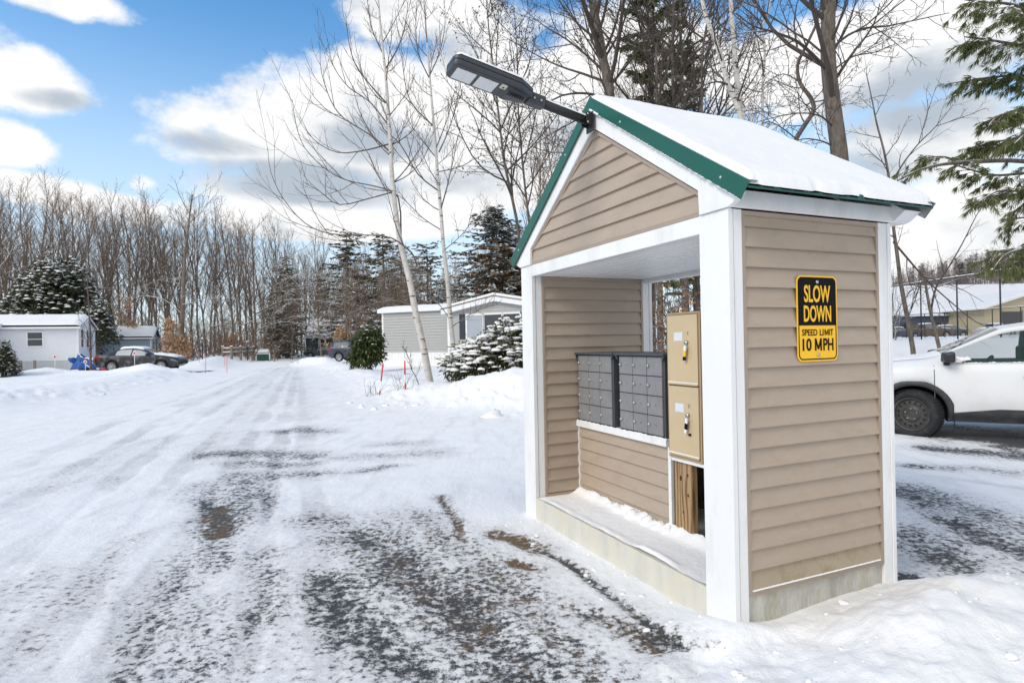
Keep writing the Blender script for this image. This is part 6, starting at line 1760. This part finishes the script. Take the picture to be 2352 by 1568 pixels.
        if opt.get('shut'):
            for a in (u-t-.36, u+w_+t+.02):
                sh = MB(); slab(sh, a, z0-.05, a+.34, z0+h_+.05, .0155, .04)
                for k in range(10): slab(sh, a+.03, z0+h_*k/10, a+.31, z0+h_*k/10+.05, .0405, .05)
                sh.build('shutter', X['wall_dark'], wf)
    return root
# white trailer on the left
a22 = R(22.4)
c = at(180, 848, 42); Lx = 19.0
house('mobile_home', 'white clapboard trailer with a plastic covered porch at the left photo edge', (c.x - Lx*math.cos(a22), c.y - Lx*math.sin(a22), 0), a22, Lx, 4.3, .75, 3.16, .72, X['wall_white'],
      [('f', Lx-2.85, 1.78, .82, .92, dict(glass=X['glassdark'])), ('f', Lx-9.5, 1.72, .95, 1.12, {}), ('e', .55, 1.65, .6, 1.25, dict(glass=X['glassdark'])), ('e', 1.95, 1.65, .6, 1.25, dict(glass=X['glassdark']))], snowt=.2)
# enclosed porch built on the front of it
def tl(x, y, z): return Vector((c.x - Lx*math.cos(a22), c.y - Lx*math.sin(a22), 0)) + Vector((math.cos(a22)*x - math.sin(a22)*y, math.sin(a22)*x + math.cos(a22)*y, z))
po = empty('porch', tl(Lx-7.9, -1.7, 0), a22, 'porch wrapped in clear plastic sheeting on the white trailer', 'porch')
mb = MB(); mb.box(0, .02, .5, 3.4, 1.66, 2.95); mb.build('plastic_sheet', mat('milky_plastic_sheet', (.62,.66,.72), .35, .12, 3), po)
mb = MB()
for x in (0, 1.2, 2.3, 3.3): mb.box(x, -.06, .3, x+.1, .01, 2.95)
for z in (1.75, 2.86): mb.box(.1, -.05, z, 3.3, .01, z+.07)
mb.box(3.4, -.055, .0, 3.5, .05, 2.9); mb.build('porch_frame', X['wood'], po)
mb = MB(); mb.prism([(-.35,2.96),(1.7,3.2),(1.7,3.1),(-.35,2.86)], -.2, 3.7, 'x'); pr_ = mb.build('roof', X['white2'], po)
mb = MB(); mb.prism([(-.33,2.97),(1.68,3.205),(1.68,3.34),(-.2,3.14),(-.33,3.05)], -.18, 3.68, 'x'); mb.build('roof_snow', X['roofsnow'], pr_)
st_ = empty('stair_rail', tl(Lx-5.0, -1.9, 0), a22, 'weathered wooden stair railing in front of the white trailer', 'railing')
mb = MB(); mb.add([(0,-.04,1.62),(2.3,-.04,.72),(2.3,-.04,.60),(0,-.04,1.5),(0,.06,1.62),(2.3,.06,.72),(2.3,.06,.60),(0,.06,1.5)], [(0,1,2,3),(7,6,5,4),(0,4,5,1),(3,2,6,7),(1,5,6,2),(0,3,7,4)]); mb.build('handrail', X['greywood'], st_)
for x in (2.25, 3.0): mb = MB(); mb.box(x, -.08, -.3, x+.13, .05, .82); mb.build('post', X['greywood'], st_)
# blue gray trailer behind it
c2 = at(347, 815, 60)
house('mobile_home', 'blue gray trailer with a snowy gable roof, behind the black sedan', (c2.x - 9.6*math.cos(a22), c2.y - 9.6*math.sin(a22), 0), a22, 9.6, 4.2, .7, 2.72, .95, X['wall_blue'],
      [('e', .75, 1.0, 1.0, 1.55, dict(glass=X['glassdark'])), ('e', 2.3, 1.0, 1.0, 1.55, dict(glass=X['glassdark'])), ('f', 1.5, 1.2, .9, 1.2, {})], snowt=.2, over=.3, gable_over=.3)
bp_ = empty('porch', (c2.x - 9.2*math.cos(a22)+.3, c2.y - 9.2*math.sin(a22) - 1.2, 0), a22, 'low snowy porch roof joining the blue gray trailer', 'porch')
mb = MB(); mb.prism([(-.2,2.3),(3,2.75),(3,2.65),(-.2,2.2)], -1.5, 4.2, 'x'); pr2 = mb.build('roof', X['white2'], bp_)
mb = MB(); mb.prism([(-.18,2.31),(2.98,2.76),(2.98,2.95),(0,2.5)], -1.48, 4.18, 'x'); mb.build('roof_snow', X['roofsnow'], pr2)
for x in (0, 1.6, 3.9): mb = MB(); mb.box(x, 0, -.2, x+.1, .1, 2.25); mb.build('post', X['white2'], bp_)
mb = MB(); mb.box(-1.4, 2.2, .0, 4.1, 2.3, 2.5); mb.build('back_wall', X['wall_blue'], bp_)
# gray trailer in the middle
gc = at(881, 838, 37.2); a3 = R(-23.5)
e3 = at(1041, 830, 35.0)
a3 = math.atan2(e3.y - gc.y, e3.x - gc.x); L3 = (e3 - gc).length + .1
gh = empty('mobile_home', (gc.x, gc.y, 0), a3, 'pale gray trailer with white trim behind the two birches', 'house')
mb = MB(); mb.box(0, .0, .1, L3, 14, 3.36); clap(mb, (0,0), (L3,0), .92, 3.36, .17, .04); clap(mb, (0,14), (0,0), .92, 3.36, .17, .04); mb.build('wall', X['wall_grey'], gh)
mb = MB(); mb.box(-.05, -.03, .0, .08, .05, 3.4); mb.box(-.03, -.025, .90, L3, .0, .96); mb.box(L3-.1, -.03, .9, L3+.05, .02, 3.4); mb.build('corner_trim', X['white2'], gh)
mb = MB(); mb.box(-.012, -.012, -.5, L3, 13.9, .895)
for k in range(int(L3/.22)): mb.box(k*.22, -.024, -.5, k*.22+.05, -.0125, .893)
mb.build('skirting', X['white2'], gh)
mb = MB(); mb.prism([(-.22,3.36),(14.2,3.36),(14.2,3.62),(-.22,3.60)], -.25, L3+.1, 'x'); rf3 = mb.build('roof', X['white2'], gh)
mb = MB()
def rs3(u, v): x = -.23+(L3+.33)*u; y = -.2+14*v; e = min(u*(L3+.3), v*14); return (x, y, 3.605 + .0*v + .17*min(1,(max(0,e)/.2)**.5)*(.85+.3*mnoise_(x, y)))
mb.grid(rs3, 30, 40); mb.build('roof_snow', X['roofsnow'], rf3)
# its gabled front section
Wg = 6.2
gx0 = L3 + .05; yo = -.7
mb = MB(); pk = 3.86
mb.prism([(gx0, .0), (gx0+Wg, .0), (gx0+Wg, 3.3), (gx0+Wg/2, pk), (gx0, 3.3)], yo, 10, 'y')
def tf3(z): t = max(0, (z-3.3)/((pk-3.3)/(Wg/2))); return (t, Wg-t)
clap(mb, (gx0, yo), (gx0+Wg, yo), .92, pk-.03, .15, .03, topfn=tf3); clap(mb, (gx0, 0), (gx0, yo), .92, 3.3, .115); mb.build('gable_wall', X['wall_grey'], gh)
mb = MB(); mb.box(gx0-.06, yo-.03, .9, gx0+.12, yo+.05, 3.3); mb.box(gx0, yo-.012, -.5, gx0+Wg, yo, .895); mb.build('corner_trim', X['white2'], gh)
mb = MB(); sl3 = (pk-3.3)/(Wg/2)
for s in (-1, 1):
    q = [(gx0+Wg/2, pk+.1), (gx0+Wg/2+s*(Wg/2+.3), 3.3-.3*sl3+.1), (gx0+Wg/2+s*(Wg/2+.3), 3.3-.3*sl3-.18), (gx0+Wg/2, pk-.18)]
    mb.prism(q if s > 0 else q[::-1], yo-.32+.001*s, 10.2, 'y')
rf4 = mb.build('gable_roof', X['white2'], gh)
mb = MB()
for s in (-1, 1):
    q = [(gx0+Wg/2, pk+.101), (gx0+Wg/2+s*(Wg/2+.34), 3.3-.34*sl3+.101), (gx0+Wg/2+s*(Wg/2+.34), 3.3-.34*sl3+.14), (gx0+Wg/2, pk+.14)]
    mb.prism(q if s > 0 else q[::-1], yo-.36+.001*s, 10.2, 'y')
mb.build('drip_edge', X['brownroof'], rf4)
mb = MB()
for s in (-1, 1):
    q = [(gx0+Wg/2, pk+.141), (gx0+Wg/2+s*(Wg/2+.28), 3.3-.28*sl3+.141), (gx0+Wg/2+s*(Wg/2+.2), 3.3-.2*sl3+.27), (gx0+Wg/2, pk+.29)]
    mb.prism(q if s > 0 else q[::-1], yo-.30+.001*s, 10.1, 'y')
mb.build('roof_snow', X['roofsnow'], rf4)
fr = MB(); wz0, wz1 = 1.7, 2.95; u0 = gx0+1.25
for (a, b) in ((u0, u0+1.0), (u0+1.12, u0+2.2), (u0+2.32, u0+3.3)):
    fr.box(a-.09, yo-.05, wz0-.09, a, yo-.0, wz1+.09); fr.box(b, yo-.05, wz0-.09, b+.09, yo, wz1+.09); fr.box(a, yo-.051, wz1, b, yo, wz1+.09); fr.box(a, yo-.051, wz0-.09, b, yo, wz0)
wf = fr.build('window', X['white2'], gh)
for i, (a, b) in enumerate(((u0, u0+1.0), (u0+1.12, u0+2.2), (u0+2.32, u0+3.3))):
    mb = MB(); mb.box(a+.001, yo-.04, wz0+.001, b-.001, yo-.032, wz1-.001); mb.build('pane', X['curtain'] if i == 0 else X['glassdark'], wf)
mb = MB(); mb.box(u0-.50, yo-.045, wz0-.08, u0-.12, yo-.0155, wz1+.08)
for k in range(12): mb.box(u0-.47, yo-.055, wz0-.04+k*.12, u0-.15, yo-.0455, wz0+.03+k*.12)
mb.build('shutter', X['wall_dark'], gh)
# dark house at the end of the lane
dc = at(702, 806, 88)
house('dark_house', 'dark slate blue house with white framed windows at the lane end', (dc.x, dc.y, gz(dc.x, dc.y)), R(3), 14, 8, .3, 3.0, 2.6, X['wall_dark'],
      [('f', 2.0, 1.2, .9, 1.3, dict(glass=X['glassdark'])), ('f', 4.1, 1.2, .9, 1.3, dict(glass=X['glassdark'])), ('f', 5.9, 1.2, 1.7, 1.3, dict(glass=X['glassdark'], mull=2)), ('f', 9.5, 1.2, 1.2, 1.3, dict(glass=X['glassdark']))], skirt=None, snowt=.2, exp=.3)
# small green shed, rail fence, lanterns
gs = at(588, 812, 64); gs.z = gz(gs.x, gs.y)
house('green_shed', 'small green shed with a snowy roof at the edge of the wood', gs, R(25), 1.35, 1.6, .05, .85, .35, X['green'], [], over=.08, gable_over=.08, skirt=None, snowt=.07, cat='shed')
rf = empty('rail_fence', at(512, 822, 58), 0, 'low snow topped wooden rail fence in front of the wood', 'fence')
o_ = rf.location.copy(); o_.z = gz(o_.x, o_.y); rf.location = o_
def fpt(px, Y): q = at(px, 820, Y) - o_; q.z = 0; return q
fx = [(512,58),(532,57),(553,60),(570,63),(584,66)]
for i, (px, Y) in enumerate(fx):
    q = fpt(px, Y); mb = MB(); mb.box(q.x-.09, q.y-.09, -.4, q.x+.09, q.y+.09, 1.0); mb.box(q.x-.1, q.y-.1, 1.001, q.x+.1, q.y+.1, 1.07, 1); mb.build('post', [X['greywood'], X['snow']], rf)
mb = MB()
for i in range(len(fx)-1):
    a, b = fpt(*fx[i]), fpt(*fx[i+1])
    for z in (.4, .8): mb.tube([a+Vector((0,0,z)), b+Vector((0,0,z))], .07, 6); mb.tube([a+Vector((0,0,z+.07)), b+Vector((0,0,z+.07))], .05, 6, 1)
mb.build('rails', [X['greywood'], X['snow']], rf)
for k, (px, Y, lab) in enumerate(((465, 56, 'black post lantern beside the orange leafed shrubs'), (568, 62, 'black post lantern behind the rail fence'))):
    q = at(px, 820, Y); q.z = gz(q.x, q.y); ln = empty('post_lantern', q, 0, lab, 'lantern', 'post lanterns by the lane')
    mb = MB(); mb.tube([(0,0,-.3),(0,0,1.5)], .05, 8); mb.tube([(0,0,1.3),(0,0,1.36)], .1, 8); mb.build('post', X['black'], ln)
    mb = MB(); mb.lathe([(.07,1.5),(.13,1.75),(.14,1.8)], 6, smooth=False); mb.lathe([(.17,1.8),(.03,1.95),(0,1.98)], 6, 0); mb.build('lamp_head', X['glassgrey'], ln)
    mb = MB(); mb.blob((0,0,1.93), .12, .12, .1, random.Random(k), 0, 8, 3); mb.build('snow_cap', X['snow'], ln)
# covered machine by the white trailer
q = at(208, 846, 38.5); q.z = -.25
tm = empty('covered_snowblower', q, R(15), 'red snowblower under a rumpled blue tarp beside the white trailer', 'snowblower')
mb = MB()
def tarp(u, v):
    a = 2*PI*u; z = 1 - v; u9 = mnoise_(math.cos(a)*4+9, v*5+math.sin(a)*4) - .5
    r = .25 + .75*v**.7; 
    x = (1.05*r*math.cos(a)) + .08*math.sin(5*a)*v - .35*(z**2); y = .5*r*math.sin(a) + .07*math.sin(7*a+1)*v
    zz = .45 + .75*z**.8 + .25*max(0, -math.cos(a))*z + .34*u9 - .12*max(0,math.cos(a))*v
    return (x, y, zz)
mb.grid(tarp, 36, 12); mb.blob((-.95,0,1.05), .3, .24, .2, random.Random(2), 0, 7, 4, .3, False); mb.build('tarp', X['tarpblue'], tm)
mb = MB(); mb.box(.1, -.3, .05, .95, .3, .55); mb.lathe([(.0,-.35),(.3,-.35),(.3,.35),(0,.35)], 16, axis='y', M=Matrix.Translation((.9,0,.35))); mb.build('machine', X['redpaint'], tm)
mb = MB(); mb.tube([(.6,-.2,.7),(1.35,-.2,1.25)], .03, 6); mb.tube([(.6,.2,.7),(1.35,.2,1.25)], .03, 6); mb.build('handlebars', X['black'], tm)
for x, y in ((-.3,-.36),(-.3,.36)): mb = MB(); mb.lathe([(0,-.08),(.25,-.08),(.28,0),(.25,.08),(0,.08)], 16, axis='y', M=Matrix.Translation((x,y,.28))); mb.build('wheel', X['tyre'], tm)
# marker stakes
X['orange'] = mat('orange_stake', (.7,.14,.02), .5); X['markred'] = mat('red_marker_paint', (.6,.03,.025), .45); X['markwhite'] = mat('white_marker_paint', (.8,.8,.8), .45)
for k, (px, py0, py1, Y, lean, lab) in enumerate(((871,905,838,16.8,.13,'leaning red and white snow marker pole, left one of the pair'), (931,901,838,16.8,0,'upright red and white snow marker pole, right one of the pair'))):
    b = at(px, py0, Y); b.z = gz(b.x, b.y) - .05; H = (py0-py1)/FPX*Y + .1
    mk = empty('marker_pole', b, 0, lab, 'marker pole', 'red and white snow marker poles'); mb = MB()
    cuts = [(0, .28, 0), (.28, .55, 1), (.55, 1.0, 0)] if k else [(0, .2, 0), (.2, .5, 1), (.5, 1, 0)]
    for (a_1, b_1, mi) in cuts: mb.tube([(lean*a_1*H, 0, a_1*H), (lean*b_1*H, 0, b_1*H)], .021, 10, mi)
    mb.build('pole', [X['markred'], X['markwhite']], mk)
for k, (px, py, Y, h, col, disc, lab) in enumerate(((126,845,33.5,.75,'white',1,'taller white stake with a round red reflector, left of the blue tarp'), (196,848,33.8,.55,'white',1,'short white stake with a red reflector near the thin young tree'), (309,842,34.5,1.05,'white',1,'white stake with a red reflector at the trunk of the black sedan'),
                                 (470,845,35,1.15,'orange',0,'thin orange stake on top of the heap before the black sedan'), (521,848,35,1.05,'orange',0,'orange stake at the front bumper of the black sedan'), (545,832,44,.8,'orange',0,'thin orange stake across the lane from the rail fence'), (628,830,44,.8,'orange',0,'thin orange stake on the bank right of the rail fence'))):
    px_ = px if k < 3 else (471 if k == 3 else 521)
    b = at({3:471-0,4:521,5:458,6:516}.get(k, px) if k >= 3 else px, py, Y)
    if k == 3: b = at(472, py, Y)
    b.z = gz(b.x, b.y) - .05
    sk_ = empty('marker_stake', b, 0, lab, 'stake', 'thin driveway marker stakes'); mb = MB(); mb.tube([(0,0,0),(.02,0,h)], .016, 6); mb.build('stake', X['orange'] if col == 'orange' else X['markwhite'], sk_)
    if disc: mb = MB(); mb.lathe([(0,-.012),(.065,-.012),(.065,.012),(0,.012)], 14, axis='y', M=Matrix.Translation((.02,-.02,h))); mb.lathe([(.065,-.01),(.10,-.01),(.10,.01),(.065,.01)], 14, 1, axis='y', M=Matrix.Translation((.02,-.02,h))); mb.build('reflector', [X['markred'], X['markwhite']], sk_)
# ------------------------------------------------------------------ beyond the fence on the right
def fence(name, label, p0, p1, H, n, wire, top=.03, base=None):
    d = p1 - p0; d.z = 0; L = d.length; d.normalize(); root = empty(name, p0, math.atan2(d.y, d.x), label, 'fence')
    def zb(x): q = p0 + d*x; return gz(q.x, q.y) - p0.z
    for i in range(n+1):
        x = L*i/n; mb = MB(); mb.tube([(x,0,zb(x)-.2),(x,0,H)], .034, 8); mb.blob((x,0,H), .05, .05, .05, random.Random(i), 1, 8, 4, .1); mb.build('post', [X['black'], X['snow']], root)
    mb = MB(); mb.tube([(0,0,H-.04),(L,0,H-.04)], top, 8); mb.build('top_rail', X['black'], root)
    mb = MB(); mb.tube([(0,0,H-.005),(L,0,H-.005)], top*.8, 8); mb.build('rail_snow', X['snow'], root)
    mb = MB(); s = wire; k = -H
    while k < L:
        for sg in (1, -1):
            x0, x1 = k, k + H
            a0, a1 = max(0, -x0), min(H, L - x0)
            if a1 > a0:
                z0, z1 = (a0, a1) if sg > 0 else (H-a0, H-a1)
                mb.tube([(x0+a0, .0, z0), (x0+a1, .0, z1)], .0022, 3, cap=False)
        k += s
    mb.build('chain_link', X['black'], root)
    return root
p0 = at(1985, 784, 36.5); p1 = at(2420, 776, 23.8)
p0.z = gz(p0.x, p0.y) - .02; zt = 1.385 + 121/FPX*31
fence('chain_link_fence', 'tall black chain link fence with a snowy top rail beyond the SUV', p0, p1, zt + .05 - p0.z, 5, .085)
p0 = at(2010, 780, 62); p1 = at(2420, 778, 40); p0.z = .95
fence('chain_link_fence', 'lower chain link fence in front of the parked cars, behind the tall one', p0, p1, 1.385 + 52/FPX*50 - .95, 8, .16, .025)
# long building with a snow covered roof
def B(px, z, Y): q = at(px, 768, Y); return Vector((q.x, q.y, z))
bl = empty('long_building', B(2000, 0, 100), 0, 'long low yellow building with blue trim under a broad snowy roof', 'building')
O = bl.location
x0, x1 = 0, 62
mb = MB(); mb.box(x0, 0, -.5, x1, 30, 4.3)
for k in range(int(x1/.3)): mb.box(k*.3, -.03, -.5, k*.3+.04, -.001, 4.3)
mb.build('wall', X['wall_yellow'], bl)
mb = MB(); mb.box(-.5, -.6, 3.6, 21.5, -.05, 4.35); mb.box(-.5, -2.6, 4.0, 21.5, -.61, 4.35); mb.box(-.5, -2.62, 3.3, 21.5, -2.5, 4.36)
mb.build('blue_fascia', X['bluetrim'], bl)
for (a, b) in ((3.0,6.2),(9.5,10.2),(11.8,16.2),(17.8,21)):
    mb = MB(); mb.box(a, -.12, .9, b, -.04, 3.4); wn = mb.build('window', X['glassdark'], bl)
    mb = MB(); mb.box(a-.12, -.1, .8, a, -.035, 3.5); mb.box(b, -.1, .8, b+.12, -.035, 3.5); mb.build('frame', X['bluetrim'], wn)
for x in (1.0, 8.4, 17.2): mb = MB(); mb.box(x, -2.5, -.4, x+.35, -2.15, 4.0); mb.build('column', X['white2'] if x > 15 else X['bluetrim'], bl)
mb = MB(); mb.prism([(-3.0,4.36),(32,4.36),(15,10.6)], -4, x1+4, 'x'); rf_ = mb.build('roof', X['brownroof'], bl)
mb = MB()
def br(u, v): x = -4.1+(x1+8.2)*u; y = -3.1+18.1*v; return (x, y, 4.37 + (10.62-4.37)*v + .25*min(1, v*20+.1))
mb.grid(br, 30, 14); mb.build('roof_snow', X['roofsnow'], rf_)
# gabled wing towards the viewer
wg = empty('building_wing', B(2262, 0, 90), 0, 'yellow gabled wing of the long building with a dark window', 'building')
mb = MB(); mb.prism([(0,-.5),(16,-.5),(16,5.2),(8,7.6),(0,5.2)], 0, 9.5, 'y')
for k in range(50): mb.box(k*.32, -.03, -.5, k*.32+.04, -.001, 5.1)
mb.build('wall', X['wall_yellow'], wg)
mb = MB(); mb.box(2.6, -.1, 2.6, 5.6, -.04, 4.6); wn = mb.build('window', X['glassdark'], wg)
mb = MB(); mb.box(2.4, -.08, 2.4, 2.6, -.035, 4.8); mb.box(5.6, -.08, 2.4, 5.8, -.035, 4.8); mb.build('frame', X['greywood'], wn)
mb = MB()
for s in (-1, 1):
    q = [(8, 7.6), (8+s*9, 4.9), (8+s*9, 5.15), (8, 7.85)]; mb.prism(q if s < 0 else q[::-1], -.7+.01*s, 9.4, 'y')
rw = mb.build('roof', X['white2'], wg)
mb = MB()
for s in (-1, 1):
    q = [(8, 7.86), (8+s*9.05, 5.16), (8+s*8.9, 5.4), (8, 8.12)]; mb.prism(q if s < 0 else q[::-1], -.75+.01*s, 9.3, 'y')
mb.build('roof_snow', X['roofsnow'], rw)
# cars parked in front of it
lotz = .92
X['carred'] = mat('maroon_car_paint', (.12,.02,.03), .3); X['carbrown'] = mat('brown_car_paint', (.10,.075,.06), .35); X['carsilver'] = mat('silver_car_paint', (.4,.41,.42), .3)
for (px, sp_, paint, rz, nm, lab) in ((2062, SEDAN, 'carred', R(60), 'parked_car', 'maroon car at the left end of the row before the yellow building'), (2105, SEDAN, 'carblue', PI+R(8), 'parked_car', 'dark blue sedan parked before the yellow building, seen between the sapling stems'),
                                 (2150, SUV, 'carsilver', R(70), 'parked_car', 'silver car with snow on it beside the brown pickup'), (2180, PICK, 'carbrown', R(178), 'pickup_truck', 'brown pickup in the row of cars before the yellow building'), (2215, SUV, 'cargrey', PI+R(5), 'parked_car', 'dark gray SUV at the right end of the row before the yellow building'), (2248, PICK, 'carsilver', R(10), 'pickup_truck', 'silver pickup with a camper top behind the row of parked cars')):
    q = at(px, 776, 74 if px < 2200 else 82); car(nm, sp_, X[paint], (q.x, q.y, lotz), rz, lab, False, .06, X['glassgrey'], simple=True, group='cars parked in front of the yellow building')
# hill with its wood
def hillz(x, y):
    k = x / y if y > 1 else 0
    return 1.0 + 36 * float(sstep(150, 330, np.array(y))) * float(sstep(.25, .95, np.array(k))) * float(sstep(3.6, 1.3, np.array(k))) + 2.2*float(fbm(np.array([x*.02]), np.array([y*.02]), 3, 2)[0])
mb = MB()
def hg(u, v): y = 135 + 330*v; x = y*(.12 + 3.5*u); return (x, y, hillz(x, y) - (2.5 if v == 0 or u == 0 else 0))
mb.grid(hg, 90, 40); ho = mb.build('hill', X['snow']); ho['kind'] = 'structure'
rng = random.Random(88); mb = MB()
for i in range(1150):
    k = rng.uniform(.6, .98); y = rng.uniform(150, 335); x = k*y; light_tree(mb, rng, x, y, hillz(x, y), rng.uniform(9, 14), 9, .13)
X['hillwood'] = snowcap('hill_wood_bark', (.20,.155,.14), .2, .3, 2)
tag(mb.build('hill_wood', X['hillwood']), 'bare reddish brown wood covering the far hill', 'woods', kind='stuff')
X['needlehill'] = leafmat('hill_needles', (.05,.065,.06), (.085,.10,.09))
conh = [conifer(20+k, 15, 3.2, 1.0, 5, 1.0, .12, X['needlehill'], .8, 0, dens=.8) for k in range(2)]
con.extend([])
for i in range(90):
    k = rng.uniform(.62, .95); y = rng.uniform(235, 345); x = k*y
    plant('conifer_tree', conh[i % 2], x, y, rng.uniform(.45, .85), rng.uniform(0, 6), 'dark conifer among the bare trees of the far hill', 'tree', 'conifers on the far hill', z=hillz(x, y))
